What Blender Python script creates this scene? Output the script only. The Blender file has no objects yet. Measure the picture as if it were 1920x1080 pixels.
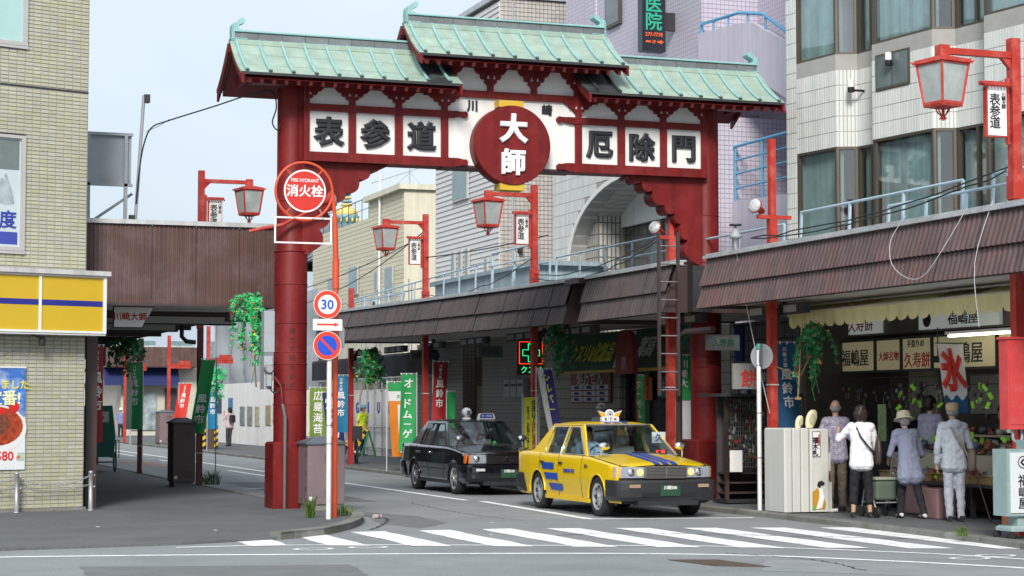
import bpy, bmesh, math, random
from mathutils import Vector, Matrix, noise
random.seed(7)
RAD = math.radians
PI = math.pi
S = bpy.context.scene
C = S.collection

# ------------------------------------------------------------------ camera, sky, sun, exposure
cam = bpy.data.cameras.new('camera'); camo = bpy.data.objects.new('camera', cam); C.objects.link(camo)
cam.sensor_width = 36; cam.lens = 68.175; cam.clip_start = .1; cam.clip_end = 3000
camo.location = (0, 0, 1.68); camo.rotation_euler = (RAD(90 + 3.557), 0, RAD(-19.5))
S.camera = camo
W = bpy.data.worlds.new('World'); S.world = W; W.use_nodes = True
SUN_EL, SUN_AZ = 33, 203          # azimuth measured clockwise from +Y: high behind the camera, a little to its left
nt = W.node_tree; nt.nodes.clear()
wo = nt.nodes.new('ShaderNodeOutputWorld'); bg = nt.nodes.new('ShaderNodeBackground'); sky = nt.nodes.new('ShaderNodeTexSky')
sky.sky_type = 'NISHITA'; sky.sun_disc = False; sky.sun_elevation = RAD(SUN_EL); sky.sun_rotation = RAD(SUN_AZ)
sky.air_density = 1.0; sky.dust_density = 3.0
mx = nt.nodes.new('ShaderNodeMix'); mx.data_type = 'RGBA'
tc = nt.nodes.new('ShaderNodeTexCoord'); nz = nt.nodes.new('ShaderNodeTexNoise'); nz.inputs['Scale'].default_value = 2.2; nz.inputs['Detail'].default_value = 5
mp = nt.nodes.new('ShaderNodeMapping'); mp.inputs['Scale'].default_value = (1, 1, 2.5)
rr = nt.nodes.new('ShaderNodeMapRange'); rr.inputs['From Min'].default_value = .35; rr.inputs['From Max'].default_value = .65; rr.inputs['To Min'].default_value = .76; rr.inputs['To Max'].default_value = .99
nt.links.new(tc.outputs['Generated'], mp.inputs['Vector']); nt.links.new(mp.outputs[0], nz.inputs['Vector']); nt.links.new(nz.outputs['Fac'], rr.inputs['Value'])
nt.links.new(rr.outputs[0], mx.inputs['Factor']); nt.links.new(sky.outputs[0], mx.inputs['A']); mx.inputs['B'].default_value = (7.7, 8.8, 9.8, 1)   # thin high cloud
nt.links.new(mx.outputs['Result'], bg.inputs['Color']); bg.inputs['Strength'].default_value = .088
nt.links.new(bg.outputs[0], wo.inputs['Surface'])
sl = bpy.data.lights.new('sun', 'SUN'); sl.energy = 3.0; sl.angle = RAD(16); sl.color = (1, .96, .9)
so = bpy.data.objects.new('sun', sl); C.objects.link(so)
sd = Vector((math.sin(RAD(SUN_AZ)) * math.cos(RAD(SUN_EL)), math.cos(RAD(SUN_AZ)) * math.cos(RAD(SUN_EL)), math.sin(RAD(SUN_EL))))
so.rotation_euler = (-sd).to_track_quat('-Z', 'Y').to_euler(); so.location = (0, -10, 40)
S.view_settings.view_transform = 'Standard'; S.view_settings.look = 'None'; S.view_settings.gamma = 1; S.view_settings.exposure = 0.3
S.render.engine = 'CYCLES'; S.cycles.use_denoising = True
try: S.cycles.denoiser = 'OPENIMAGEDENOISE'
except Exception: pass
S.cycles.max_bounces = 7; S.cycles.transparent_max_bounces = 16; S.cycles.caustics_reflective = False; S.cycles.caustics_refractive = False

# ------------------------------------------------------------------ materials
def lin(r, g, b):
    f = lambda v: (v / 255 / 12.92) if v <= 10 else ((v / 255 + .055) / 1.055) ** 2.4
    return (f(r), f(g), f(b))
MATS = {}
def mat(name, col, rough=.6, metal=0, var=.1, scale=2.5, bump=0, bs=60, rnd=0, streak=0, coat=0, dirt=None, dirt_amt=0, dscale=1.2, hue=0, spec=.5, speck=0):
    """procedural principled material: noise tone, per-piece tone, rain streaks, dirt blotches, fine relief"""
    if name in MATS: return MATS[name]
    m = bpy.data.materials.new(name); m.use_nodes = True; t = m.node_tree; N = t.nodes; L = t.links
    b = N['Principled BSDF']; b.inputs['Roughness'].default_value = rough; b.inputs['Metallic'].default_value = metal
    b.inputs['Specular IOR Level'].default_value = spec
    if coat: b.inputs['Coat Weight'].default_value = coat; b.inputs['Coat Roughness'].default_value = .04
    g = N.new('ShaderNodeNewGeometry')
    n = N.new('ShaderNodeTexNoise'); n.inputs['Scale'].default_value = scale; n.inputs['Detail'].default_value = 6; n.inputs['Roughness'].default_value = .65
    L.new(g.outputs['Position'], n.inputs['Vector'])
    r = N.new('ShaderNodeMapRange'); r.inputs['From Min'].default_value = .3; r.inputs['From Max'].default_value = .7
    r.inputs['To Min'].default_value = 1 - var; r.inputs['To Max'].default_value = 1 + var
    L.new(n.outputs['Fac'], r.inputs['Value']); val = r.outputs[0]
    def mul(a, bb):
        k = N.new('ShaderNodeMath'); k.operation = 'MULTIPLY'; L.new(a, k.inputs[0])
        if isinstance(bb, float): k.inputs[1].default_value = bb
        else: L.new(bb, k.inputs[1])
        return k.outputs[0]
    if rnd:
        oi = N.new('ShaderNodeObjectInfo'); ad = N.new('ShaderNodeMath'); ad.operation = 'ADD'
        L.new(oi.outputs['Random'], ad.inputs[0]); L.new(g.outputs['Random Per Island'], ad.inputs[1])
        fr = N.new('ShaderNodeMath'); fr.operation = 'FRACT'; L.new(ad.outputs[0], fr.inputs[0])
        q = N.new('ShaderNodeMapRange'); q.inputs['To Min'].default_value = 1 - rnd; q.inputs['To Max'].default_value = 1 + rnd * .6
        L.new(fr.outputs[0], q.inputs['Value']); val = mul(val, q.outputs[0])
    if speck:
        ns = N.new('ShaderNodeTexNoise'); ns.inputs['Scale'].default_value = 38; ns.inputs['Detail'].default_value = 3; ns.inputs['Roughness'].default_value = .8; L.new(g.outputs['Position'], ns.inputs['Vector'])
        q = N.new('ShaderNodeMapRange'); q.inputs['From Min'].default_value = .3; q.inputs['From Max'].default_value = .7; q.inputs['To Min'].default_value = 1-speck; q.inputs['To Max'].default_value = 1+speck; L.new(ns.outputs['Fac'], q.inputs['Value']); val = mul(val, q.outputs[0])
    if streak:
        mpn = N.new('ShaderNodeMapping'); mpn.inputs['Scale'].default_value = (7, 7, .35); L.new(g.outputs['Position'], mpn.inputs['Vector'])
        n2 = N.new('ShaderNodeTexNoise'); n2.inputs['Scale'].default_value = 1.0; n2.inputs['Detail'].default_value = 4; L.new(mpn.outputs[0], n2.inputs['Vector'])
        q = N.new('ShaderNodeMapRange'); q.inputs['From Min'].default_value = .35; q.inputs['From Max'].default_value = .65; q.inputs['To Min'].default_value = 1 - streak; q.inputs['To Max'].default_value = 1 + streak * .3
        L.new(n2.outputs['Fac'], q.inputs['Value']); val = mul(val, q.outputs[0])
    vm = N.new('ShaderNodeVectorMath'); vm.operation = 'SCALE'; vm.inputs[0].default_value = col; L.new(val, vm.inputs['Scale'])
    out = vm.outputs[0]
    if dirt:
        n3 = N.new('ShaderNodeTexNoise'); n3.inputs['Scale'].default_value = dscale; n3.inputs['Detail'].default_value = 8; n3.inputs['Roughness'].default_value = .7
        L.new(g.outputs['Position'], n3.inputs['Vector'])
        q = N.new('ShaderNodeMapRange'); q.inputs['From Min'].default_value = .48; q.inputs['From Max'].default_value = .72; q.inputs['To Max'].default_value = dirt_amt
        L.new(n3.outputs['Fac'], q.inputs['Value'])
        mm = N.new('ShaderNodeMix'); mm.data_type = 'RGBA'; mm.inputs['B'].default_value = (*dirt, 1); L.new(q.outputs[0], mm.inputs['Factor']); L.new(out, mm.inputs['A']); out = mm.outputs['Result']
    if hue:
        hs = N.new('ShaderNodeHueSaturation'); L.new(out, hs.inputs['Color'])
        oi = N.new('ShaderNodeObjectInfo'); ad = N.new('ShaderNodeMath'); ad.operation = 'ADD'
        L.new(oi.outputs['Random'], ad.inputs[0]); L.new(g.outputs['Random Per Island'], ad.inputs[1])
        m7 = N.new('ShaderNodeMath'); m7.operation = 'MULTIPLY'; m7.inputs[1].default_value = 7.31; L.new(ad.outputs[0], m7.inputs[0])
        fr = N.new('ShaderNodeMath'); fr.operation = 'FRACT'; L.new(m7.outputs[0], fr.inputs[0])
        q = N.new('ShaderNodeMapRange'); q.inputs['To Min'].default_value = 1 - hue; q.inputs['To Max'].default_value = 1 + hue; L.new(fr.outputs[0], q.inputs['Value'])
        L.new(q.outputs[0], hs.inputs['Saturation']); out = hs.outputs[0]
    L.new(out, b.inputs['Base Color'])
    rv = N.new('ShaderNodeMapRange'); rv.inputs['To Min'].default_value = max(.02, rough - .08); rv.inputs['To Max'].default_value = min(1, rough + .08); L.new(n.outputs['Fac'], rv.inputs['Value']); L.new(rv.outputs[0], b.inputs['Roughness'])
    if bump:
        n4 = N.new('ShaderNodeTexNoise'); n4.inputs['Scale'].default_value = bs; n4.inputs['Detail'].default_value = 4; L.new(g.outputs['Position'], n4.inputs['Vector'])
        bp = N.new('ShaderNodeBump'); bp.inputs['Strength'].default_value = bump; bp.inputs['Distance'].default_value = .02; L.new(n4.outputs['Fac'], bp.inputs['Height']); L.new(bp.outputs[0], b.inputs['Normal'])
    MATS[name] = m; return m
def glass(name, tint=(.6, .7, .7), transp=.6, rough=.02, ior=1.7):
    if name in MATS: return MATS[name]
    m = bpy.data.materials.new(name); m.use_nodes = True; t = m.node_tree; N = t.nodes; L = t.links; N.clear()
    o = N.new('ShaderNodeOutputMaterial'); tr = N.new('ShaderNodeBsdfTransparent'); tr.inputs[0].default_value = (*[v * transp for v in tint], 1)
    gl = N.new('ShaderNodeBsdfGlossy'); gl.inputs['Roughness'].default_value = rough; gl.inputs[0].default_value = (.95, .97, 1, 1)
    lw = N.new('ShaderNodeLayerWeight'); pw5 = N.new('ShaderNodeMath'); pw5.operation = 'POWER'; pw5.inputs[1].default_value = 5; L.new(lw.outputs['Facing'], pw5.inputs[0])
    fr = N.new('ShaderNodeMapRange'); fr.inputs['To Min'].default_value = ((ior-1)/(ior+1))**2; fr.inputs['To Max'].default_value = 1; L.new(pw5.outputs[0], fr.inputs['Value'])   # Schlick, the same from both sides of a thin pane
    g = N.new('ShaderNodeNewGeometry'); nn = N.new('ShaderNodeTexNoise'); nn.inputs['Scale'].default_value = .8; L.new(g.outputs['Position'], nn.inputs['Vector'])
    bp = N.new('ShaderNodeBump'); bp.inputs['Strength'].default_value = .05; bp.inputs['Distance'].default_value = .05; L.new(nn.outputs['Fac'], bp.inputs['Height']); L.new(bp.outputs[0], gl.inputs['Normal'])
    mxs = N.new('ShaderNodeMixShader'); L.new(fr.outputs[0], mxs.inputs[0]); L.new(tr.outputs[0], mxs.inputs[1]); L.new(gl.outputs[0], mxs.inputs[2]); L.new(mxs.outputs[0], o.inputs[0])
    MATS[name] = m; return m
def emit(name, col, strength):
    if name in MATS: return MATS[name]
    m = mat(name, col, .5, var=.03); b = m.node_tree.nodes['Principled BSDF']
    b.inputs['Emission Color'].default_value = (*col, 1); b.inputs['Emission Strength'].default_value = strength
    return m

# ------------------------------------------------------------------ mesh building
class MB:
    def __init__(s): s.v = []; s.f = []; s.sm = []; s.mi = []
    def add(s, vs, fs, smooth=False, mi=0):
        o = len(s.v); s.v += [tuple(v) for v in vs]
        for f in fs: s.f.append([i + o for i in f]); s.sm.append(smooth); s.mi.append(mi)
        return s
    def box(s, a, b, mi=0, xf=None):
        x0, y0, z0 = a; x1, y1, z1 = b
        vs = [(x0,y0,z0),(x1,y0,z0),(x1,y1,z0),(x0,y1,z0),(x0,y0,z1),(x1,y0,z1),(x1,y1,z1),(x0,y1,z1)]
        if xf: vs = [xf @ Vector(v) for v in vs]
        return s.add(vs, [(0,3,2,1),(4,5,6,7),(0,1,5,4),(1,2,6,5),(2,3,7,6),(3,0,4,7)], False, mi)
    def cbox(s, a, b, c=.02, mi=0):
        """box with its four upright edges and its top edge chamfered"""
        x0, y0, z0 = a; x1, y1, z1 = b
        def ring(i, z):
            e = c + i
            return [(x0+e,y0+i,z),(x1-e,y0+i,z),(x1-i,y0+e,z),(x1-i,y1-e,z),(x1-e,y1-i,z),(x0+e,y1-i,z),(x0+i,y1-e,z),(x0+i,y0+e,z)]
        return s.loft([ring(0, z0), ring(0, z1 - c), ring(c, z1)], True, True, False, mi)
    def loft(s, rings, cap0=True, cap1=True, smooth=True, mi=0, closed=True):
        n = len(rings[0]); vs = [p for r in rings for p in r]; fs = []
        for i in range(len(rings) - 1):
            for j in range(n if closed else n - 1):
                k = (j + 1) % n; fs.append((i*n+j, i*n+k, (i+1)*n+k, (i+1)*n+j))
        s.add(vs, fs, smooth, mi)
        if cap0: s.add(rings[0], [tuple(reversed(range(n)))], False, mi)
        if cap1: s.add(rings[-1], [tuple(range(n))], False, mi)
        return s
    def tube(s, pts, r, n=8, mi=0, smooth=True, caps=True):
        pts = [Vector(p) for p in pts]; rs = r if isinstance(r, (list, tuple)) else [r] * len(pts); rings = []
        up = None
        for i, p in enumerate(pts):
            d = (pts[min(i+1, len(pts)-1)] - pts[max(i-1, 0)])
            if d.length < 1e-7: d = Vector((0,0,1))
            d.normalize()
            if up is None: up = d.orthogonal().normalized()
            a = (up - d * up.dot(d))
            a = a.normalized() if a.length > 1e-5 else d.orthogonal().normalized()
            up = a; b = d.cross(a)
            rings.append([p + (a*math.cos(2*PI*k/n) + b*math.sin(2*PI*k/n)) * rs[i] for k in range(n)])
        return s.loft(rings, caps, caps, smooth, mi)
    def lathe(s, prof, c=(0,0,0), n=16, mi=0, smooth=True, ax=None, caps=True):
        """prof: list of (radius, height) turned about a vertical axis at c (or along ax)"""
        M = Matrix.Identity(3) if ax is None else Vector((0,0,1)).rotation_difference(Vector(ax)).to_matrix()
        c = Vector(c)
        rings = [[c + M @ Vector((r*math.cos(2*PI*k/n), r*math.sin(2*PI*k/n), h)) for k in range(n)] for r, h in prof]
        return s.loft(rings, caps, caps, smooth, mi)
    def ell(s, c, r, n=12, m=8, mi=0, rot=None):
        c = Vector(c); vs = []; fs = []
        for i in range(1, m):
            a = PI * i / m
            for k in range(n):
                v = Vector((r[0]*math.sin(a)*math.cos(2*PI*k/n), r[1]*math.sin(a)*math.sin(2*PI*k/n), r[2]*math.cos(a)))
                vs.append(c + (rot @ v if rot else v))
        t = Vector((0,0,r[2])); b_ = Vector((0,0,-r[2])); vs += [c + (rot @ t if rot else t), c + (rot @ b_ if rot else b_)]
        T, B = len(vs)-2, len(vs)-1
        for i in range(m-2):
            for k in range(n): fs.append((i*n+k, (i+1)*n+k, (i+1)*n+(k+1)%n, i*n+(k+1)%n))
        for k in range(n): fs.append((T, k, (k+1)%n)); fs.append((B, (m-2)*n+(k+1)%n, (m-2)*n+k))
        return s.add(vs, fs, True, mi)
    def cap(s, p0, p1, r0, r1, n=10):
        """closed tapered capsule"""
        p0 = Vector(p0); p1 = Vector(p1); d = (p1-p0).normalized() if (p1-p0).length > 1e-6 else Vector((0,0,1)); pts = []; rs = []
        for a in (80, 50, 20): pts.append(p0 - d*r0*math.sin(RAD(a))); rs.append(r0*math.cos(RAD(a)))
        for a in (20, 50, 80): pts.append(p1 + d*r1*math.sin(RAD(a))); rs.append(r1*math.cos(RAD(a)))
        return s.tube(pts, rs, n)
    def prism(s, poly, axis, a, b, mi=0, smooth=False):
        """poly: 2D outline, extruded along axis 'x','y' or 'z' between a and b"""
        f = {'x': lambda u, v, w: (w, u, v), 'y': lambda u, v, w: (u, w, v), 'z': lambda u, v, w: (u, v, w)}[axis]
        n = len(poly)
        vs = [f(u, v, a) for u, v in poly] + [f(u, v, b) for u, v in poly]
        s.add(vs, [(j, (j+1)%n, n+(j+1)%n, n+j) for j in range(n)], smooth, mi)
        s.add(vs[:n], [tuple(reversed(range(n)))], False, mi); s.add(vs[n:], [tuple(range(n))], False, mi)
        return s
    def grid(s, fn, nu, nv, mi=0, smooth=True):
        vs = [fn(i/nu, j/nv) for j in range(nv+1) for i in range(nu+1)]
        return s.add(vs, [(j*(nu+1)+i, j*(nu+1)+i+1, (j+1)*(nu+1)+i+1, (j+1)*(nu+1)+i) for j in range(nv) for i in range(nu)], smooth, mi)
    def mesh(s, name, off=None):
        me = bpy.data.meshes.new(name)
        vs = s.v if off is None else [(x-off[0], y-off[1], z-off[2]) for x, y, z in s.v]
        me.from_pydata(vs, [], s.f); me.polygons.foreach_set('use_smooth', s.sm); me.polygons.foreach_set('material_index', s.mi)
        bm = bmesh.new(); bm.from_mesh(me)
        bmesh.ops.recalc_face_normals(bm, faces=bm.faces); bm.to_mesh(me); bm.free(); me.update(); return me
    def build(s, name, m, parent=None, world=True, bevel=0):
        off = root_off(parent) if (parent and world) else None
        me = s.mesh(name, off)
        for x in (m if isinstance(m, (list, tuple)) else [m]): me.materials.append(x)
        o = bpy.data.objects.new(name, me); C.objects.link(o); o.parent = parent
        if bevel:
            bv = o.modifiers.new('bevel', 'BEVEL'); bv.width = bevel; bv.segments = 2; bv.limit_method = 'ANGLE'; bv.angle_limit = RAD(40)
        return o
ROOT = {}
def root_off(o):
    while o.parent: o = o.parent
    return ROOT.get(o.name)
def tag(o, label, cat, group=None, kind=None):
    if label: o['label'] = label
    if cat: o['category'] = cat
    if group: o['group'] = group
    if kind: o['kind'] = kind
    return o
def thing(name, label, cat, loc=(0,0,0), group=None, rz=0, local=False):
    """Empty at the thing's base; unless local, its parts are given in street coordinates"""
    o = bpy.data.objects.new(name, None); C.objects.link(o); o.location = loc; o.rotation_euler = (0, 0, rz); o.empty_display_size = .2
    tag(o, label, cat, group)
    if not local: ROOT[o.name] = tuple(loc)
    return o
def structure(o): o['kind'] = 'structure'; return o
def stuff(o): o['kind'] = 'stuff'; return o
def inst(name, me, parent, loc, rot=None, world=True):
    """another object that shares mesh data"""
    o = bpy.data.objects.new(name, me); C.objects.link(o); o.parent = parent
    off = root_off(parent) if (parent and world) else None
    o.location = Vector(loc) - Vector(off) if off else loc
    if rot is not None: o.rotation_euler = rot
    return o
def with_mat(me, m):
    for x in (m if isinstance(m, (list, tuple)) else [m]): me.materials.append(x)
    return me
def copy_tree(o, parent=None):
    c = o.copy(); C.objects.link(c); c.parent = parent
    for ch in list(o.children): copy_tree(ch, c)
    return c

TXT = {}
def glyphs(body, size, bold=0., ext=.003, vertical=False, line=1.0, res=3, bevel=0., align='CENTER'):
    key = (body, round(size, 4), bold, ext, vertical, line, bevel, align)
    if key not in TXT:
        cu = bpy.data.curves.new('t', 'FONT'); cu.body = '\n'.join(body) if vertical else body; cu.size = size; cu.resolution_u = res
        cu.extrude = ext; cu.bevel_depth = bevel or max(0, bold*size*.8); cu.bevel_resolution = 1 if bevel else 0
        cu.align_x = align; cu.align_y = 'CENTER'; cu.space_line = line
        o = bpy.data.objects.new('t', cu); me = bpy.data.meshes.new_from_object(o)
        TXT[key] = ([tuple(v.co) for v in me.vertices], [tuple(p.vertices) for p in me.polygons])
        bpy.data.objects.remove(o); bpy.data.curves.remove(cu); bpy.data.meshes.remove(me)
    return TXT[key]
def text(body, size, m, parent, pos, rz=0, bold=.012, ext=.003, vertical=False, line=1.0, bevel=0., name='lettering', sx=1, sy=1, fn=None, align='CENTER', center=True, tilt=0, slant=0, world=True):
    """lettering facing -Y when rz = 0 and -X when rz = -90 degrees; fn maps (across, out, up) to a point instead"""
    vs, fs = glyphs(body, size, bold, ext, vertical, line, 3, bevel, align)
    if not vs: return None
    ox = oy = 0
    if center:
        ox = (min(v[0] for v in vs) + max(v[0] for v in vs)) / 2; oy = (min(v[1] for v in vs) + max(v[1] for v in vs)) / 2
        if align == 'LEFT': ox = min(v[0] for v in vs)
    if fn: pts = [fn((x-ox)*sx, z, (y-oy)*sy) for x, y, z in vs]
    else:
        M = Matrix.Rotation(rz, 3, 'Z') @ Matrix.Rotation(tilt, 3, 'X')
        pts = [Vector(pos) + M @ Vector(((x-ox)*sx + slant*(y-oy), -z, (y-oy)*sy)) for x, y, z in vs]
    mb = MB(); mb.add(pts, fs); return mb.build(name, m, parent, world)
def bar(mb, p, q, w, h, up=(0,0,1), mi=0):
    """rectangular bar from p to q"""
    p = Vector(p); q = Vector(q); d = (q-p).normalized(); u = Vector(up); a = d.cross(u)
    a = a.normalized() if a.length > 1e-4 else Vector((1,0,0)); b = a.cross(d)
    r = lambda c: [c+a*w/2+b*h/2, c-a*w/2+b*h/2, c-a*w/2-b*h/2, c+a*w/2-b*h/2]
    return mb.loft([r(p), r(q)], True, True, False, mi)
def spline(pts, n=5):
    P = [Vector(p) for p in pts]; out = []
    for i in range(len(P)-1):
        a, b, c, d = P[max(i-1,0)], P[i], P[i+1], P[min(i+2,len(P)-1)]
        for k in range(n): t = k/n; out.append(.5*((2*b) + (c-a)*t + (2*a-5*b+4*c-d)*t*t + (3*b-a-3*c+d)*t**3))
    return out + [P[-1]]
def sag(p, q, drop, n=10, wob=0):
    p = Vector(p); q = Vector(q)
    return [p.lerp(q, i/n) - Vector((0, 0, drop*4*(i/n)*(1-i/n))) + Vector((random.uniform(-wob, wob), random.uniform(-wob, wob), random.uniform(-wob, wob))) for i in range(n+1)]

RED = mat('vermilion_paint', (.43, .038, .026), .5, var=.15, scale=4, spec=.3, dirt=(.52, .17, .14), dirt_amt=.6, dscale=4)
GATE = mat('gate_red_paint', (.168, .010, .0105), .5, spec=.25, var=.14, scale=1.5, streak=.28, dirt=(.26, .045, .04), dirt_amt=.45, dscale=2.5)
WHITE = mat('white_paint', (.78, .78, .77), .55, var=.04, streak=.05)
PANEL = mat('white_panel', (.80, .79, .77), .5, var=.03, streak=.05)
BLACK = mat('black_lacquer', (.012, .013, .018), .5, var=.1)
DARK = mat('dark_metal', (.03, .03, .033), .55, var=.2)
BROWN = mat('brown_metal', (.055, .034, .032), .5, var=.2, scale=3)
STEEL = mat('galvanised_steel', (.42, .43, .44), .45, .6, var=.12)
CHROME = mat('chrome', (.8, .8, .82), .12, 1, var=.03)
GREYP = mat('grey_paint', (.36, .40, .43), .5, var=.1, dirt=(.25, .2, .16), dirt_amt=.3)
PALEBLUE = mat('pale_blue_paint', (.42, .56, .64), .5, var=.1, dirt=(.3, .3, .3), dirt_amt=.3, dscale=4)
RUBBER = mat('rubber', (.016, .016, .017), .75, var=.2)
CABLE = mat('cable_black', (.02, .02, .022), .6)
CABLEW = mat('cable_grey', (.5, .5, .5), .6)
INKR = mat('red_ink', (.45, .04, .03), .6); INKB = mat('blue_ink', (.02, .04, .30), .6); INKK = mat('black_ink', (.015, .015, .018), .6); INKW = mat('white_ink', (.8, .8, .8), .6)
YEL = mat('yellow_plastic', (.80, .50, .02), .4, var=.05)
# ------------------------------------------------------------------ ground, roads, pavements, kerbs, markings
ASPH = mat('asphalt', (.265, .28, .286), .85, speck=.28, var=.13, scale=.45, bump=.6, bs=70, dirt=(.175, .184, .188), dirt_amt=.75, dscale=.33)
ASPHD = mat('pavement_asphalt', (.12, .127, .132), .85, speck=.3, var=.16, scale=.8, bump=.6, bs=80, dirt=(.15, .152, .152), dirt_amt=.35, dscale=.8)
KERB = mat('kerb_concrete', (.20, .195, .18), .85, var=.2, bump=.5, bs=50, dirt=(.09, .105, .06), dirt_amt=.75, dscale=2.2, rnd=.2)
PAINT = mat('road_paint', (.97, .98, .98), .7, speck=.08, var=.05, bump=.3, bs=120, dirt=(.33, .34, .34), dirt_amt=.75, dscale=5)
PAINTO = mat('road_paint_orange', (.62, .22, .05), .7, var=.1, dirt=(.2, .16, .13), dirt_amt=.6, dscale=3)
def sheet(name, poly, z, m, kind='structure'):
    mb = MB(); mb.add([(x, y, z) for x, y in poly], [tuple(range(len(poly)))]); o = mb.build(name, m); o['kind'] = kind; return o
sheet('ground', [(-900, -900), (900, -900), (900, 900), (-900, 900)], -.03, mat('earth', (.16, .16, .155), .9, bump=.3))
road = sheet('road', [(-60, -12), (60, -12), (60, 19), (16, 19), (14.2, 30), (14.2, 160), (6.9, 160), (6.9, 30), (-60, 26)], 0, ASPH)
# right pavement with a low kerb
KX = [(13.4, 16.5), (13.52, 19), (13.72, 21.5), (13.80, 24), (13.78, 27), (13.72, 30), (13.70, 160)]
pr = MB(); pr.prism(KX + [(24, 160), (24, 16.5)], 'z', -.02, .08); structure(pr.build('right_pavement', ASPHD))
pl = MB(); LK = [(7.62, 160), (7.64, 45), (7.72, 33), (7.85, 30.4), (7.80, 29.3), (7.55, 28.1), (7.05, 26.7), (6.35, 25.4), (5.5, 24.6), (4.2, 24.05), (1, 23.6), (-12, 23.2)]
pl.prism(LK + [(-12, 160)], 'z', -.02, .035); lp = structure(pl.build('left_pavement', ASPHD))
def kerb_run(pts, parent, h0, h1, w=.13, step=1.0, nm='kerb_stone'):
    # march along the line, one stone per step
    P = [Vector((x, y, 0)) for x, y in pts]; seg = []; acc = []
    d = 0
    for a, b in zip(P, P[1:]): acc.append((d, a, b)); d += (b-a).length
    def atd(s):
        for d0, a, b in acc:
            if s <= d0 + (b-a).length + 1e-6: return a.lerp(b, (s-d0)/(b-a).length)
        return P[-1]
    s = 0
    while s < d - .05:
        e = min(s+step, d); p = atd(s+.006); q = atd(e-.006); t = (q-p).normalized(); n = Vector((-t.y, t.x, 0))
        j = random.uniform(-.006, .006)
        prof = [(0, -.02), (0, h0-.02), (.018, h0), (w, h0+.002), (w, -.02)]
        r = lambda c: [c + n*(u+j) + Vector((0, 0, v)) for u, v in prof]
        mb = MB(); mb.loft([r(p), r(q)], True, True, False); mb.build(nm, KERB, parent); s = e
rk = structure(MB().box((13.9, 16.6, .01), (13.95, 16.7, .05)).build('right_kerb', KERB))
kerb_run([(x-.05, y) for x, y in reversed(KX)][1:], rk, .088, .088)
kerb_run([(13.65, 100), (13.67, 30.05)], rk, .088, .088)
lk = structure(MB().box((7.0, 29.6, -.02), (7.1, 29.7, .02)).build('left_kerb', KERB))
kerb_run([(7.86, 31.2), (7.9, 30.4), (7.86, 29.3), (7.62, 28.1), (7.12, 26.7), (6.4, 25.35), (5.55, 24.55)], lk, .10, .10, w=-.16, step=.7)
kerb_run([(7.68, 95), (7.70, 45), (7.80, 32.2)], lk, .045, .045, w=-.12, step=1.2)
# painted lines
def stripe(name, pts, w, z=.004, m=PAINT):
    mb = MB(); P = [Vector((x, y, 0)) for x, y in pts]; L = []; Rr = []
    for i, p in enumerate(P):
        t = (P[min(i+1, len(P)-1)] - P[max(i-1, 0)]).normalized(); n = Vector((-t.y, t.x, 0)) * w/2; L.append(p+n); Rr.append(p-n)
    k = len(P)
    mb.add([(p.x, p.y, z) for p in L+Rr], [(i, i+1, k+i+1, k+i) for i in range(k-1)]); return structure(mb.build(name, m))
def smooth(pts, n=6):
    out = []
    P = [Vector((*p, 0)) for p in pts]
    for i in range(len(P)-1):
        a, b, c, d = P[max(i-1,0)], P[i], P[i+1], P[min(i+2,len(P)-1)]
        for k in range(n):
            t = k/n; out.append(.5*((2*b) + (c-a)*t + (2*a-5*b+4*c-d)*t*t + (3*b-a-3*c+d)*t**3))
    out.append(P[-1]); return [(p.x, p.y) for p in out]
stripe('road_edge_line', smooth([(-8, 24.2), (1.91, 22.75), (4.88, 22.1), (8.24, 21.11), (9.9, 20.25), (10.9, 19.2), (12.02, 17.5), (12.8, 15.5)]), .13)
stripe('crossing_border_line', smooth([(4.05, 23.6), (5.6, 23.5), (8.25, 22.5), (10.46, 21.5), (12.0, 19.85), (12.7, 18.5)]), .10, .005)
stripe('lane_edge_line', [(11.14, 100), (11.12, 33.9)], .13)
stripe('stop_guide_line', [(11.28, 33.5), (11.15, 30.5), (11.02, 27.6)], .16)
stripe('stop_line', [(10.98, 27.55), (13.5, 27.02)], .17, .005)
for y0, y1 in ((46.5, 52.5), (60.5, 64), (69.5, 75), (82, 88), (95, 102)): stripe('centre_dash', [(10.4, y0), (10.4, y1)], .12)
stripe('short_mark', [(8.3, 40.2), (8.95, 40.6)], .12)
zb = structure(MB().box((9, 24, -.02), (9.1, 24.1, -.01)).build('zebra_crossing', PAINT))
for i in range(10):
    x = 4.95 + .925*i; w = .47
    top = lambda X: 25.75 - max(0, X-9.2)*.30; bot = lambda X: 23.45 - max(0, X-5.4)*.435
    def e(x, j): return random.uniform(-.025, .025)
    mb = MB(); L = [(x+e(0,0), bot(x)+.09+(top(x)-bot(x)-.09)*k/8) for k in range(9)]; Q = [(x+w+e(0,0), bot(x+w)+.09+(top(x+w)-bot(x+w)-.09)*k/8) for k in range(9)]
    if i == 0: L = [(a, min(b, 24.35)) for a, b in L]; Q = [(a, min(b, 24.6)) for a, b in Q]
    mb.add([(a, b, .0045) for a, b in L+Q], [(k, k+1, 9+k+1, 9+k) for k in range(8)])
    mb.build('crossing_stripe', PAINT, zb)
om = structure(MB().box((9, 58, -.02), (9.1, 58.1, -.01)).build('road_lettering', PAINTO))
for k, ch in enumerate(('止', 'ま', 'れ')):
    text(ch, 1.1, PAINTO, om, (0,0,0), fn=lambda a, o_, u, k=k: (9.35 + a*1.1, 56.8 + 2.6*k + u*2.0, .005), name='letter', ext=0, bold=0)
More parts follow.
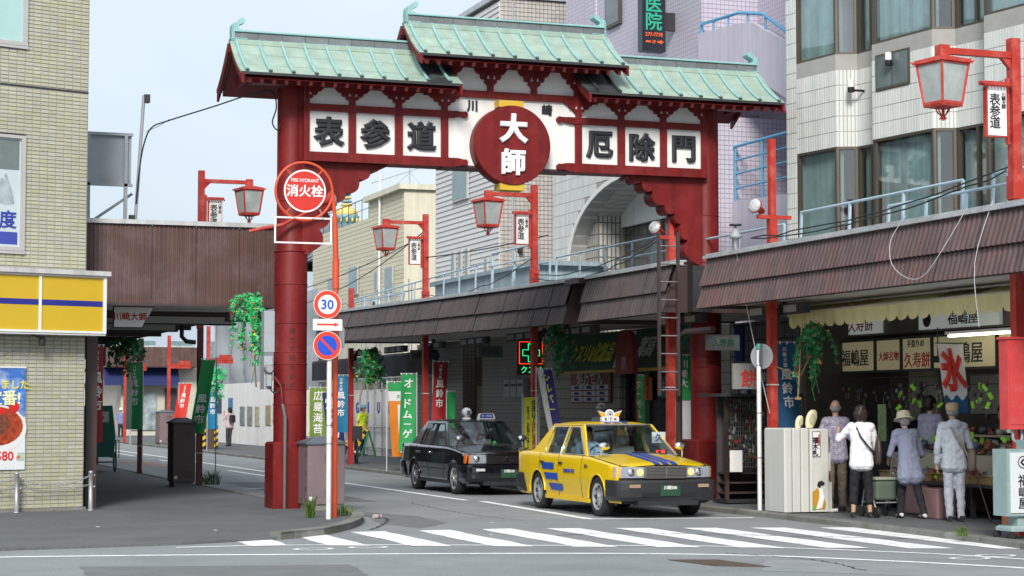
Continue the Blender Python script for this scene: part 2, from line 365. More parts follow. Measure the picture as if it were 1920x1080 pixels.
for i, (a, b) in enumerate((((5.2, 22.75), (6.6, 22.9)), ((11.9, 18.8), (12.9, 19.3)))):   # small bicycle pictograms, worn
    mb = MB()
    for u in (.25, .75):
        c = Vector((*a, 0)).lerp(Vector((*b, 0)), u)
        n = 16; vs = []
        for k in range(n): 
            for r in (.17, .23): vs.append((c.x + r*1.1*math.cos(2*PI*k/n), c.y + r*.8*math.sin(2*PI*k/n), .0055))
        mb.add(vs, [(2*k, 2*k+1, (2*k+3) % (2*n), (2*k+2) % (2*n)) for k in range(n)])
    structure(mb.build('bicycle_marking', PAINT))
# cracks, a rusty plate, litter
CR = mat('crack_tar', (.05, .05, .052), .8)
def crack(pts, w):
    mb = MB(); P = smooth(pts, 5); Q = []
    for i in range(len(P)-1):
        a, b = Vector((*P[i], 0)), Vector((*P[i+1], 0)); 
        for k in range(4): Q.append(a.lerp(b, k/4) + Vector((random.uniform(-.03, .03), random.uniform(-.03, .03), 0)))
    L, R2 = [], []
    for i, p in enumerate(Q):
        t = (Q[min(i+1, len(Q)-1)] - Q[max(0, i-1)]).normalized(); n = Vector((-t.y, t.x, 0)) * w * random.uniform(.3, 1); L.append(p+n); R2.append(p-n)
    k = len(Q); mb.add([(p.x, p.y, .0065) for p in L+R2], [(i, i+1, k+i+1, k+i) for i in range(k-1)]); structure(mb.build('road_crack', CR))
crack([(9.2, 24.2), (10.2, 24.3), (11.3, 23.6), (12.5, 22.6), (13.4, 21.9)], .03)
crack([(7.2, 26.2), (7.8, 27.6), (8.15, 28.9), (7.95, 29.8)], .03); crack([(10.2, 17.9), (10.4, 19.3), (9.9, 20.6)], .018)
crack([(9.9, 33.4), (9.7, 30), (9.9, 27.4)], .012)
mh = MB(); mh.prism([(8.86, 19.85), (9.0, 18.9), (9.5, 18.6), (9.40, 19.68)], 'z', .0, .008)
tag(mh.build('manhole_plate', mat('rusty_iron', (.10, .075, .06), .8, .2, var=.3, scale=6, bump=.6, bs=80, dirt=(.2, .11, .05), dirt_amt=.7)), 'rusty iron plate set into the asphalt before the crossing', 'manhole')
PT = [mat('patch_dark', (.17, .176, .18), .9, var=.15, scale=2, bump=.6, bs=70), mat('patch_pale', (.28, .29, .295), .9, var=.12, scale=2, bump=.6, bs=70)]
def patch(pts, m, z=.0025):
    P = [Vector((*p, 0)) for p in pts]; Q = []
    for a, b in zip(P, P[1:]+P[:1]):
        for k in range(8): Q.append(a.lerp(b, k/8)+Vector((random.uniform(-.03, .03), random.uniform(-.03, .03), 0)))
    sheet('road_patch', [(q.x, q.y) for q in Q], z, m)
patch([(7.95, 26.3), (8.7, 27.4), (8.75, 29.2), (8.2, 31.5), (7.95, 31.4), (8.0, 29.2), (7.7, 27.6)], PT[0]); patch([(9.2, 18.2), (12.2, 15.5), (12.9, 16.6), (9.9, 19.6)], PT[1]); patch([(8.6, 34), (9.5, 34), (9.45, 44), (8.55, 44)], PT[0]); patch([(2.5, 19.5), (5.2, 18.9), (5.4, 20.4), (2.6, 21.1)], PT[0])
can = thing('drink_can', 'crushed red and white drink can lying beside the kerb corner', 'can', (7.98, 28.75, .03))
MB().tube([(7.93, 28.72, .034), (8.06, 28.78, .034)], .033, 10).build('body', mat('can_white', (.7, .7, .7), .3, .4), can)
MB().tube([(8.0, 28.752, .034), (8.03, 28.766, .034)], .0345, 10).build('label_band', INKR, can)
for x, y in ((3.6, 27.5), (5.0, 26.2), (9.3, 27.2), (8.4, 24.6)):
    MB().prism([(x, y), (x+.05, y+.01), (x+.06, y+.04), (x+.01, y+.05)], 'z', .036 if x < 6 else .002, .040 if x < 6 else .006).build('paper_scrap', WHITE)
for k, o in enumerate([o for o in C.objects if o.name.startswith('paper_scrap')]): tag(o, ['white paper scrap on the pavement near the tiled building', 'white paper scrap on the pavement before the kerb corner', 'white paper scrap on the road in front of the yellow taxi', 'white paper scrap on the road by the zebra stripes'][k], 'litter')
def weeds(label, x, y, n, h, sp, z=.03):
    mb = MB()
    for i in range(n):
        a = random.uniform(0, 2*PI); r = random.uniform(0, sp); bx, by = x+r*math.cos(a), y+r*math.sin(a); l = random.uniform(.4, 1)*h; dx, dy = random.uniform(-.5, .5)*l, random.uniform(-.5, .5)*l
        p = [Vector((bx, by, z)), Vector((bx+dx*.4, by+dy*.4, z+l*.7)), Vector((bx+dx, by+dy, z+l*.9))]
        s = Vector((math.cos(a), math.sin(a), 0))*.008
        mb.add([p[0]-s, p[0]+s, p[1]+s*.9, p[1]-s*.9, p[2]], [(0,1,2,3), (3,2,4)])
    tag(mb.build('weed_tuft', mat('weed_green', (.09, .16, .03), .7, var=.3, scale=8, rnd=.3)), label, 'weed')
weeds('tuft of tall weeds at the foot of the white sign pole', 6.95, 28.75, 60, .42, .08)
weeds('low tuft of weeds behind the orange hydrant pole', 7.55, 29.1, 60, .25, .16)
weeds('tuft of weeds at the foot of the red post by the brown cabinet', 7.95, 42.0, 70, .4, .2)
weeds('small weed growing on the right kerb by the lightbox sign', 13.5, 21.2, 50, .17, .1, .08)
# ------------------------------------------------------------------ the gate over the street
GX = 11.15
COP = mat('copper_patina', (.335, .44, .37), .6, var=.10, scale=3, rnd=.06, streak=.12, dirt=(.37, .43, .30), dirt_amt=.6, dscale=2.5)
COPR = mat('copper_roll', (.27, .48, .47), .5, var=.10, scale=6, dirt=(.25, .38, .36), dirt_amt=.4, dscale=5)
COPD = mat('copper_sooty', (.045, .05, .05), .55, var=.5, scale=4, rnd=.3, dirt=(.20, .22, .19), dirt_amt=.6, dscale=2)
RIDG = mat('ridge_side', (.15, .16, .17), .55, var=.2, scale=5, rnd=.12, dirt=(.26, .35, .33), dirt_amt=.35)
GDK = mat('eave_red', (.15, .014, .015), .55, var=.2)
gate = thing('street_gate', 'tall red gateway with green copper roofs spanning the street', 'gate', (GX, 31.8, 0))
for sx, nm in ((7.33, 'L'), (14.97, 'R')):
    col = MB().lathe([(.275, 1.0), (.275, 4.25), (.262, 4.3), (.245, 4.34), (.245, 7.05)], (sx, 31.8, 0), 40).build('column', GATE, gate)
    for z in (1.75, 2.0, 2.42, 2.62, 3.1, 3.75, 4.3, 5.15):
        r = .276 if z < 4.32 else .246
        MB().lathe([(r, z-.012), (r+.008, z-.006), (r+.008, z+.006), (r, z+.012)], (sx, 31.8, 0), 40).build('weld_ring', GATE, col)
    MB().cbox((sx-.35, 31.45, .03), (sx+.35, 32.15, 1.13), .03).build('plinth', GATE, gate)
    th = math.atan2(-sx, -31.8) if 0 else math.atan2(0-31.8, 0-sx)
    # painted characters running down the column
    for k, ch in enumerate('川崎大師観光協会'):
        def onc(a, o_, u, k=k, sx=sx, th=th):
            rr_ = .279 + o_; aa = th + (.12 if sx < 10 else .5) + a/.275
            return (sx + rr_*math.cos(aa), 31.8 + rr_*math.sin(aa), 3.12 - .15*k + u)
        text(ch, .115, mat('column_ink', (.085, .012, .012), .5), col, None, fn=onc, ext=.0005, bold=.01)
MB().box((7.4, 31.56, 5.83), (14.9, 32.04, 7.08)).build('core', GATE, gate)
MB().box((9.55, 31.56, 7.08), (12.75, 32.04, 7.62)).build('upper_core', GATE, gate)
MB().box((9.95, 31.50, 5.85), (12.35, 31.555, 7.03)).build('centre_board', PANEL, gate)
MB().box((9.95, 31.49, 5.815), (12.35, 32.05, 5.85)).build('centre_sill', mat('sill_dark', (.09, .03, .035), .5), gate)
def nose(x, z0, z1, d):   # cloud-shaped beam end
    h = z1-z0; zc = (z0+z1)/2
    pts = [(x, z0), (x+d*.12, z0), (x+d*.15, z0+.02), (x+d*.19, z0+.015), (x+d*.22, z0+.035)]
    pts += [(x+d*(.30+.055*math.cos(a)), zc+.005+.058*math.sin(a)) for a in [RAD(v) for v in (-120, -80, -40, 0, 40, 80, 120)]]
    return pts + [(x+d*.2, z1-.005), (x+d*.14, z1), (x, z1)]
for d, xs in ((1, (7.45, 9.98)), (-1, (14.85, 12.32))):
    for z0, z1 in ((5.81, 5.965), (6.66, 6.775)):
        a, b = xs
        poly = [(a, z1), (a, z0)] + nose(b, z0, z1, d)
        MB().prism(poly, 'y', 31.43, 31.53).build('beam', GATE, gate)
    mull = [(7.45, 7.55), (8.23, 8.35), (9.04, 9.17), (9.86, 9.98)]
    for m0, m1 in mull:
        if d < 0: m0, m1 = 2*GX-m1, 2*GX-m0
        MB().box((m0, 31.445, 5.966), (m1, 31.53, 6.659)).build('mullion', GATE, gate)
    for k, ch in enumerate('表参道' if d > 0 else '厄除門'):
        x0, x1 = ((7.55, 8.23), (8.35, 9.04), (9.17, 9.86))[k if d > 0 else 2-k]
        if d < 0: x0, x1 = 2*GX-x1, 2*GX-x0
        p = MB().box((x0, 31.505, 5.965), (x1, 31.55, 6.66)).build('panel', PANEL, gate)
        text(ch, .50, BLACK, p, ((x0+x1)/2, 31.48, 6.315), bevel=.021, ext=.016, name='character')
        q = MB().box((x0-.06, 31.512, 6.775), (x1+.06, 31.552, 7.07)).build('frieze_panel', PANEL, gate)
def bracket(x, z, parts=(1, -1), h=1.0):
    half = [(.048, 0), (.048, .075*h), (.075, .095*h), (.105, .11*h), (.105, .155*h), (.165, .155*h), (.185, .18*h), (.185, .215*h), (.24, .225*h), (.275, .26*h), (.31, .31*h)]
    pts = ([(x+a, z+b) for a, b in half] if 1 in parts else [(x+.01, z), (x+.01, z+.31*h)])
    pts += ([(x-a, z+b) for a, b in reversed(half)] if -1 in parts else [(x-.01, z+.31*h), (x-.01, z)])
    b_ = MB().prism(pts, 'y', 31.435, 31.53).build('bracket', GATE, gate)
    for s_ in parts: MB().prism([(x+s_*.055-.022, z+.158*h), (x+s_*.055+.022, z+.158*h), (x+s_*.055, z+.205*h)], 'y', 31.425, 31.436).build('boss', mat('bracket_white', (.55, .5, .5), .6), b_)
for x in (8.29, 9.105, 9.92): bracket(x, 6.776, h=.95); bracket(2*GX-x, 6.776, h=.95)
bracket(7.5, 6.776, (1,), .95); bracket(2*GX-7.5, 6.776, (-1,), .95)
MB().box((9.55, 31.44, 7.03), (12.75, 31.53, 7.15)).build('beam', GATE, gate)
MB().box((9.9, 31.512, 7.15), (12.4, 31.553, 7.58)).build('frieze_panel', PANEL, gate)
for x in (10.75, 11.55): bracket(x, 7.151, h=1.35)
bracket(9.95, 7.151, (1,), 1.35); bracket(12.35, 7.151, (-1,), 1.35)
MB().box((9.6, 31.44, 7.151), (9.94, 31.53, 7.6)).build('end_board', GATE, gate); MB().box((12.36, 31.44, 7.151), (12.7, 31.53, 7.6)).build('end_board', GATE, gate)
text('川', .20, BLACK, gate, (10.42, 31.485, 6.885), bevel=.008, ext=.01, name='character'); text('崎', .20, BLACK, gate, (11.80, 31.485, 6.885), bevel=.006, ext=.01, name='character')
disc = MB().lathe([(.675, 0), (.685, .008), (.685, .325), (.675, .333)], (11.06, 31.17, 6.195), 64, ax=(0, 1, 0)).build('sun_disc', GATE, gate)
for poly in disc.data.polygons: poly.use_smooth = len(poly.vertices) == 4 and abs(poly.normal.y) < .5
text('大', .50, mat('disc_white', (.85, .85, .85), .4), disc, (11.06, 31.15, 6.48), bevel=.024, ext=.016, name='character'); text('師', .46, MATS['disc_white'], disc, (11.06, 31.15, 5.90), bevel=.018, ext=.016, name='character')
GOLD = mat('yellow_paint', (.62, .40, .03), .5, var=.1)
MB().box((10.83, 31.25, 6.86), (11.28, 31.5, 6.975)).build('yellow_block', GOLD, gate); MB().box((10.83, 31.2, 5.42), (11.28, 31.5, 5.54)).build('yellow_block', GOLD, gate)
# scalloped corner brackets
cus = [(13.36, 5.81), (13.48, 5.79), (13.65, 5.71), (13.86, 5.56), (14.08, 5.31), (14.29, 5.17), (14.40, 4.98), (14.54, 4.69), (14.66, 4.32)]
edge = []
for (a, b), (c, d) in zip(cus, cus[1:]):
    n = 7; L = math.hypot(c-a, d-b); nx, nz_ = (d-b)/L, -(c-a)/L
    if nz_ > 0: nx, nz_ = -nx, -nz_
    for k in range(n): t = k/n; bul = L*.34*math.sin(PI*t)**.7 if t > 0 else 0; edge.append((a+(c-a)*t+nx*bul, b+(d-b)*t+nz_*bul))
edge.append((14.69, 4.28)); poly = edge + [(14.9, 4.2), (14.9, 5.83)]
MB().prism(poly, 'y', 31.6, 32.0).build('corner_bracket', GATE, gate)
MB().prism([(2*GX-a, b) for a, b in poly], 'y', 31.6, 32.0).build('corner_bracket', GATE, gate)
# roofs
def slope(t, rz, ez, front=1):
    return (31.8 - front*(.10 + .95*t), rz - (rz-ez)*t - .055*math.sin(PI*t))
def roof(x0, x1, rz, ez, rib_xs, fins, dark=None, fin_at=None):
    rt = MB().box((x0+.06, 31.62, rz-.06), (x1-.06, 31.98, rz+.015)).build('roof', COP, gate)
    xs = [x0] + list(rib_xs) + [x1]
    for fr in (1, -1):
        for i in range(len(xs)-1):
            if xs[i+1]-xs[i] < .03: continue
            for r in range(3):
                t0, t1 = r/3, (r+1)/3 + .01
                g = .002
                def fn(u, v, i=i, t0=t0, t1=t1, fr=fr, r=r):
                    y, z = slope(t0+(t1-t0)*v, rz, ez, fr); return (xs[i]+g+(xs[i+1]-xs[i]-2*g)*u, y, z + .003*v)
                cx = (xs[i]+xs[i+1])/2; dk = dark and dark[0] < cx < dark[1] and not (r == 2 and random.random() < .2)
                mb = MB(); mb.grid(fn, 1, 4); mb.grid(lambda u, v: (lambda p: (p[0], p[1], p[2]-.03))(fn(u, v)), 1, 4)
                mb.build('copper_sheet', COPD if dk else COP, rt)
        for x in rib_xs:
            pts = [(x, slope(t, rz, ez, fr)[0], slope(t, rz, ez, fr)[1]+.028) for t in [k/8 for k in range(9)]]
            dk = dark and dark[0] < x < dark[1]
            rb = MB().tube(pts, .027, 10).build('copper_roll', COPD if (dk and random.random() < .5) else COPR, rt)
            if fr == 1:
                y, z = slope(1, rz, ez); MB().tube([(x, y-.004, z+.028), (x, y+.02, z+.03)], .032, 10).build('end_cap', DARK, rb)
    # eave: black edge, red boards, rafters
    ye, ze = slope(1, rz, ez)
    MB().box((x0+.01, ye-.012, ze-.045), (x1-.01, ye+.03, ze-.008)).build('eave_edge', DARK, gate)
    for fr in (1, -1):
        yy = ye if fr == 1 else 63.6-ye
        a, b = (yy+.04*fr, 31.8-fr*.15)
        mb = MB(); mb.add([(x0+.1, a, ze-.06), (x1-.1, a, ze-.06), (x1-.1, b, rz-.14), (x0+.1, b, rz-.14)], [(0, 1, 2, 3)])
        mb.add([(x0+.1, a, ze-.10), (x1-.1, a, ze-.10), (x1-.1, b, rz-.19), (x0+.1, b, rz-.19)], [(0, 1, 2, 3)]); mb.build('eave_board', GDK, gate)
    n = int((x1-x0-.3)/.2)
    for k in range(n+1):
        x = x0+.16+(x1-x0-.32)*k/n
        bar(MB(), (x, ye+.06, ze-.14), (x, 31.75, rz-.26), .05, .07).build('rafter', GDK, gate)
    MB().box((x0+.35, 31.40, ze-.07), (x1-.35, 31.62, ze+.02)).build('eave_beam', GDK, gate)
    # gable boards at both ends
    for xg in (x0+.015, x1-.055):
        for fr in (1, -1):
            up = [slope(t, rz, ez, fr) for t in [k/6*1.02 for k in range(7)]]
            poly = [(y, z-.02) for y, z in up] + [(y, z-.15-.03*i/6) for i, (y, z) in reversed(list(enumerate(up)))]
            MB().prism(poly, 'x', xg, xg+.04).build('barge_board', GATE, gate)
    for xg in (x0+.30, x1-.33): MB().prism([(31.0, ez+.02), (32.6, ez+.02), (31.85, rz-.1), (31.75, rz-.1)], 'x', xg, xg+.03).build('gable_wall', GDK, gate)
    # ridge
    f0, f1 = (x0+.08, x1-.08)
    n = max(3, int((f1-f0)/.37))
    for k in range(n):
        a = f0+(f1-f0)*k/n; MB().box((a+.003, 31.69, rz+.03), (a+(f1-f0)/n-.003, 31.91, rz+.165)).build('ridge_sheet', RIDG, rt)
    MB().box((f0, 31.65, rz-.01), (f1, 31.95, rz+.03)).build('ridge_base', COPR, rt)
    MB().tube([(f0, 31.8, rz+.185), (f1, 31.8, rz+.185)], .035, 10).build('ridge_cap', COPR, rt); MB().box((f0, 31.66, rz+.162), (f1, 31.94, rz+.182)).build('ridge_flange', COPR, rt)
    for xf, d in fins:
        out = [(-.13, 0), (-.135, .05), (-.12, .065), (-.125, .18), (-.12, .27), (-.10, .31), (-.05, .325), (-.01, .345), (.01, .385), (.05, .41), (.09, .395), (.105, .355), (.09, .325), (.04, .30), (.0, .28), (-.015, .245), (.0, .22), (.05, .21), (.07, .18), (.075, .065), (.09, .05), (.09, 0)]
        f = MB().prism([(xf+d*a, rz+.0+b) for a, b in out], 'y', 31.70, 31.90).build('ridge_fin', COPR, rt)
        for z in (.02, .045): MB().box((xf-.14, 31.685, rz+z), (xf+.14, 31.915, rz+z+.012)).build('fin_band', COPR, f)
        for k in range(6): MB().ell((xf+d*(-.105), 31.698, rz+.09+.035*k), (.008, .006, .008), 6, 4).build('rivet', RIDG, f)
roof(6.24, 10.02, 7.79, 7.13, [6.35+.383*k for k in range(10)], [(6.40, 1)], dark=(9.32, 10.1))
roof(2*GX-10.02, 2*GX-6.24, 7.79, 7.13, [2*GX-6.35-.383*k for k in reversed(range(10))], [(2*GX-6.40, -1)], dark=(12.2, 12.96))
roof(9.25, 2*GX-9.25, 8.28, 7.62, [9.36+.3975*k for k in range(10)], [(9.42, 1), (2*GX-9.42, -1)])
# meter box, conduit and spotlight on the left column
mbx = thing('meter_box', 'grey electric meter box fixed to the left gate column', 'meter box', (6.93, 31.72, 1.9))
MB().box((6.86, 31.68, 2.0), (7.0, 31.98, 2.55)).build('back_board', GREYP, mbx)
MB().lathe([(.07, 0), (.08, .02), (.08, .10), (.055, .13)], (6.93, 31.68, 2.33), 14, ax=(0, -1, 0)).build('meter_dial', STEEL, mbx)
MB().box((6.89, 31.6, 2.05), (6.97, 31.68, 2.25)).build('breaker', GREYP, mbx); MB().tube(sag((6.93, 31.62, 2.05), (7.15, 31.55, 2.1), .14, 8), .012, 6).build('wire', CABLE, mbx)
MB().box((6.87, 31.75, 2.62), (7.05, 31.95, 3.3)).build('upper_box', GREYP, mbx)
cd = thing('conduit_pipe', 'grey conduit pipe running up the plinth of the left gate column', 'pipe', (7.17, 31.42, .03))
MB().tube([(7.16, 31.41, .03), (7.16, 31.41, 1.55), (7.13, 31.47, 1.75)], .03, 10).build('pipe', mat('conduit_grey', (.12, .11, .11), .5), cd)
MB().tube([(7.13, 31.47, 1.75), (7.11, 31.5, 2.05), (7.02, 31.6, 2.2)], .022, 8).build('upper_pipe', GATE, cd)
wl = thing('overhead_cable', 'black cable from the roof pole to the left gate column', 'cable', (5.1, 33.6, 6.3))
# ------------------------------------------------------------------ tiled corner building on the left
A0 = Vector((2.55, 31.75, 0)); AD = Vector((.950, .312, 0)); AN = Vector((.312, -.950, 0)); ARZ = math.atan2(.312, .950)
def WL(s, o, z): p = A0 + AD*s + AN*o; return (p.x, p.y, z)
def wbox(s0, s1, o0, o1, z0, z1):
    mb = MB(); vs = [WL(*q) for q in ((s0,o0,z0),(s1,o0,z0),(s1,o1,z0),(s0,o1,z0),(s0,o0,z1),(s1,o0,z1),(s1,o1,z1),(s0,o1,z1))]
    return mb.add(vs, [(0,3,2,1),(4,5,6,7),(0,1,5,4),(1,2,6,5),(2,3,7,6),(3,0,4,7)])
def wall_tiles(parent, origin, ux, uz, n, Wd, Ht, tw, th, gap, depth, m, holes=(), singles=300, stagger=0, name='tile', focus=None, zfade=None):
    """tiles on a wall: the nearest ones single objects that share a mesh, the others one joined part"""
    origin = Vector(origin); ux = Vector(ux).normalized(); uz = Vector(uz).normalized(); n = Vector(n).normalized()
    def piece(mb, o, w, h):
        c = .004; a = [o, o+ux*w, o+ux*w+uz*h, o+uz*h]; b = [o+n*depth+ux*c+uz*c, o+n*depth+ux*(w-c)+uz*c, o+n*depth+ux*(w-c)+uz*(h-c), o+n*depth+ux*c+uz*(h-c)]
        mb.add(a+b, [(4,5,6,7), (0,1,5,4), (1,2,6,5), (2,3,7,6), (3,0,4,7)])
    L = []
    for r in range(int(Ht/th)):
        k0 = -1 if stagger and r % 2 else 0
        for k in range(k0, int(Wd/tw)+1):
            s = k*tw + (tw*.5 if (stagger and r % 2) else 0); w = tw-gap; z = r*th; h = th-gap
            if s < 0: w += s; s = 0
            if s+w > Wd: w = Wd-s
            if w < tw*.25: continue
            cs, cz = s+w/2, z+h/2
            if any(a-.01 < cs < b+.01 and c-.01 < cz < d+.01 for a, b, c, d in holes): continue
            L.append((s, z, w, h))
    if focus: L.sort(key=lambda q: (q[0]-focus[0])**2 + (q[1]-focus[1])**2)
    shared = None; rest = MB(); cnt = 0
    for s, z, w, h in L:
        if cnt < singles and abs(w-(tw-gap)) < 1e-4:
            if shared is None:
                t = MB(); piece(t, Vector((0, 0, 0)), w, h); shared = with_mat(t.mesh(name), m)
            p = origin + ux*s + uz*z; inst(name, shared, parent, p); cnt += 1
        else: piece(rest, origin + ux*s + uz*z, w, h)
    if rest.v: stuff(rest.build(name + '_field', m, parent))
TILE = mat('beige_wall_tile', lin(182, 180, 160), .45, var=.05, rnd=.09, scale=1, hue=.4)
GROUT = mat('tile_grout', lin(154, 152, 142), .8, var=.1)
bl = thing('corner_building', 'beige tiled corner building with a yellow sign band', 'building', (3.0, 32.5, 0))
mb = wbox(-2.2, 1.53, -.6, 0, 0, 11.5); core = mb.build('wall', GROUT, bl)
MB().box((3.0, 32.35, 0), (4.0, 62, 4.9)).build('side_wall', mat('side_wall_brown', (.12, .10, .09), .7, var=.2), bl)
MB().box((3.0, 32.35, 4.9), (3.98, 50, 11.5)).build('upper_side_wall', GROUT, bl)
hol = [(-9+2.2, 2.64, 4.16, 6.08), (-9, 2.64, 7.48, 12), (-9, 5, 2.87, 3.93), (-9, 9, 6.855, 6.885)]
wall_tiles(core, WL(-2.2, 0, .09), AD, (0,0,1), AN, 3.73, 11.3, .138, .0625, .010, .012, TILE, [(a, b, c-.09, d-.09) for a, b, c, d in hol], 300, 0, 'tile', (3.2, 5.2))
wbox(-2.2, 1.532, 0, .006, 6.855, 6.885).build('joint_seam', DARK, core)
wbox(-2.2, 1.56, 0, .05, .03, .085).build('plinth', KERB, bl)
# windows
FR = mat('window_frame_grey', (.50, .49, .47), .4, .2, var=.06)
def window(z0, z1, s1, inner):
    w = wbox(-1.2, s1, -.02, .004, z0, z1).build('window', inner, bl)
    for a, b, c, d in ((-1.2, s1, z1-.05, z1), (-1.2, s1, z0, z0+.06), (s1-.055, s1, z0+.06, z1-.05), (-1.2, s1+.02, z1, z1+.02), (-1.25, s1+.03, z0-.05, z0-.005), (s1+.0, s1+.02, z0-.004, z1)):
        wbox(a, b, .004, .05, c, d).build('frame', FR if d-c > .03 else DARK, w)
    MB().add([WL(-1.2, .012, z0+.07), WL(s1-.07, .012, z0+.07), WL(s1-.07, .012, z1-.06), WL(-1.2, .012, z1-.06)], [(0,1,2,3)]).build('pane', glass('window_glass', (.93, .97, .97), 1), w)
    return w
window(7.52, 10.2, .42, mat('blind_cyan', (.50, .70, .68), .6, var=.05))
w2 = window(4.20, 6.06, .42, mat('poster_white', (.66, .70, .72), .5, var=.03))
wbox(-1.2, .345, .0045, .006, 5.5, 5.99).build('insect_screen', mat('screen_grey', (.16, .18, .17), .6, var=.15, scale=8), w2)
wbox(-1.2, .33, .0045, .006, 4.30, 4.50).build('poster_band', mat('poster_blue', (.02, .03, .40), .5), w2)
text('度', .30, mat('poster_ink_blue', (.03, .05, .36), .5), w2, WL(.165, .007, 4.70), ARZ, bold=.03)
hand = MB()   # pointing hand print on the window poster
def wp(s, z): return WL(s, .0068, z)
hp = [(-.06, 4.98), (.12, 4.93), (.27, 4.95), (.25, 5.08), (.22, 5.2), (.17, 5.32), (.13, 5.44), (.10, 5.42), (.10, 5.3), (.07, 5.36), (.03, 5.34), (.02, 5.27), (-.03, 5.26), (-.06, 5.2)]
hand.add([wp(*p) for p in hp], [tuple(range(len(hp)))]); hand.build('hand_print', mat('poster_hand', (.42, .45, .46), .6, var=.25, scale=7), w2)
# yellow sign band
YS = mat('sign_yellow', (.60, .40, .022), .35, var=.03)
sg = wbox(-2.2, 1.66, .012, .42, 2.92, 3.80).build('sign_box', YS, bl)
BLS = mat('sign_blue', (.02, .025, .24), .4)
for s0, s1 in ((-2.2, .53), (.565, 1.63)): wbox(s0, s1, .42, .424, 3.325, 3.415).build('blue_stripe', BLS, sg)
MB().add([WL(1.663, .02, 3.325), WL(1.663, .40, 3.325), WL(1.663, .40, 3.415), WL(1.663, .02, 3.415)], [(0,1,2,3)]).build('blue_stripe', BLS, sg)
for q in ((-2.2, 1.69, .425, .445, 2.89, 2.925), (-2.2, 1.69, .425, .445, 3.79, 3.82), (1.635, 1.69, .425, .445, 2.925, 3.79), (.525, .57, .425, .44, 2.925, 3.79), (-2.2, 1.69, .012, .425, 2.86, 2.918)): wbox(*q).build('sign_frame', WHITE, sg)
wbox(-2.2, 1.74, .0, .50, 3.825, 3.90).build('ledge', mat('ledge_grey', (.55, .55, .54), .5, streak=.2), bl)
lamp = thing('wall_spotlight', 'small dark spotlight under the yellow sign band', 'lamp', WL(.66, .15, 2.8))
MB().tube([WL(.5, .2, 2.86), WL(.6, .25, 2.83), WL(.66, .27, 2.81)], .014, 6).build('arm', DARK, lamp); MB().lathe([(.03, 0), (.05, .03), (.05, .14), (.04, .15)], WL(.66, .27, 2.83), 12, ax=(0, 0, -1)).build('head', DARK, lamp)
# meal poster
ps = thing('meal_poster', 'blue and white hanging poster of a stew meal on the tiled wall', 'poster', WL(0, .05, .7))
def wpoly(pts, o, m, nm, par=ps):
    mb = MB(); mb.add([WL(s, o, z) for s, z in pts], [tuple(range(len(pts)))]); return mb.build(nm, m, par)
wbox(-.75, .50, .03, .04, .71, 2.33).build('sheet', mat('poster_paper', (.72, .74, .76), .45, var=.03), ps)
wpoly([(-.75, 1.55), (.498, 1.55), (.498, 2.325), (-.75, 2.325)], .0415, mat('poster_sky', (.05, .17, .55), .5, var=.4, scale=3, dirt=(.6, .68, .75), dirt_amt=.9, dscale=3.5), 'sky_print')
def circ(s, z, a, b, n=24): return [(s+a*math.cos(2*PI*k/n), z+b*math.sin(2*PI*k/n)) for k in range(n)]
wpoly(circ(.02, 1.36, .50, .38), .043, mat('bowl_white', (.75, .75, .74), .3, var=.04), 'bowl_print')
wpoly(circ(.02, 1.40, .44, .31), .0445, mat('stew_red', (.36, .05, .015), .4, var=.6, scale=14), 'stew_print')
wpoly(circ(-.02, 1.44, .26, .20), .046, mat('patty_brown', (.18, .05, .025), .5, var=.6, scale=22), 'patty_print'); wpoly(circ(-.28, 1.24, .24, .12), .046, mat('rice_white', (.8, .78, .72), .6), 'rice_print')
TOM = mat('tomato_red', (.6, .02, .015), .3, var=.15)
for s, z, r in ((.30, 1.70, .09), (-.02, 1.66, .07), (.1, 1.64, .06)): wpoly(circ(s, z, r, r*.95), .0465, TOM, 'tomato_print')
text('せしました', .16, mat('poster_yellow', (.8, .68, .05), .5), ps, WL(.15, .0475, 2.06), ARZ, bold=.02); text('定番!', .25, mat('poster_pale', (.82, .84, .5), .5), ps, WL(.13, .0475, 1.85), ARZ, bold=.03)
text('580', .20, mat('price_red', (.6, .02, .02), .5), ps, WL(.16, .044, .93), ARZ, bold=.02); text('円', .07, MATS['price_red'], ps, WL(.39, .044, .90), ARZ, bold=.02)
text('税', .06, INKK, ps, WL(-.08, .044, .9), ARZ)
for s in (.40, .46): wpoly([(s-.025, .85), (s+.025, .85), (s+.025, .98), (s-.025, .98)], .044, mat('pack_green', (.4, .55, .35), .5, var=.3, scale=20), 'pack_print')
wbox(-.75, .50, .025, .05, 2.325, 2.35).build('top_rail', WHITE, ps); MB().tube([WL(-.3, .03, 2.36), WL(.3, .03, 2.62), WL(.47, .03, 2.62), WL(.48, .03, 2.35)], .006, 5).build('cord', CABLEW, ps)
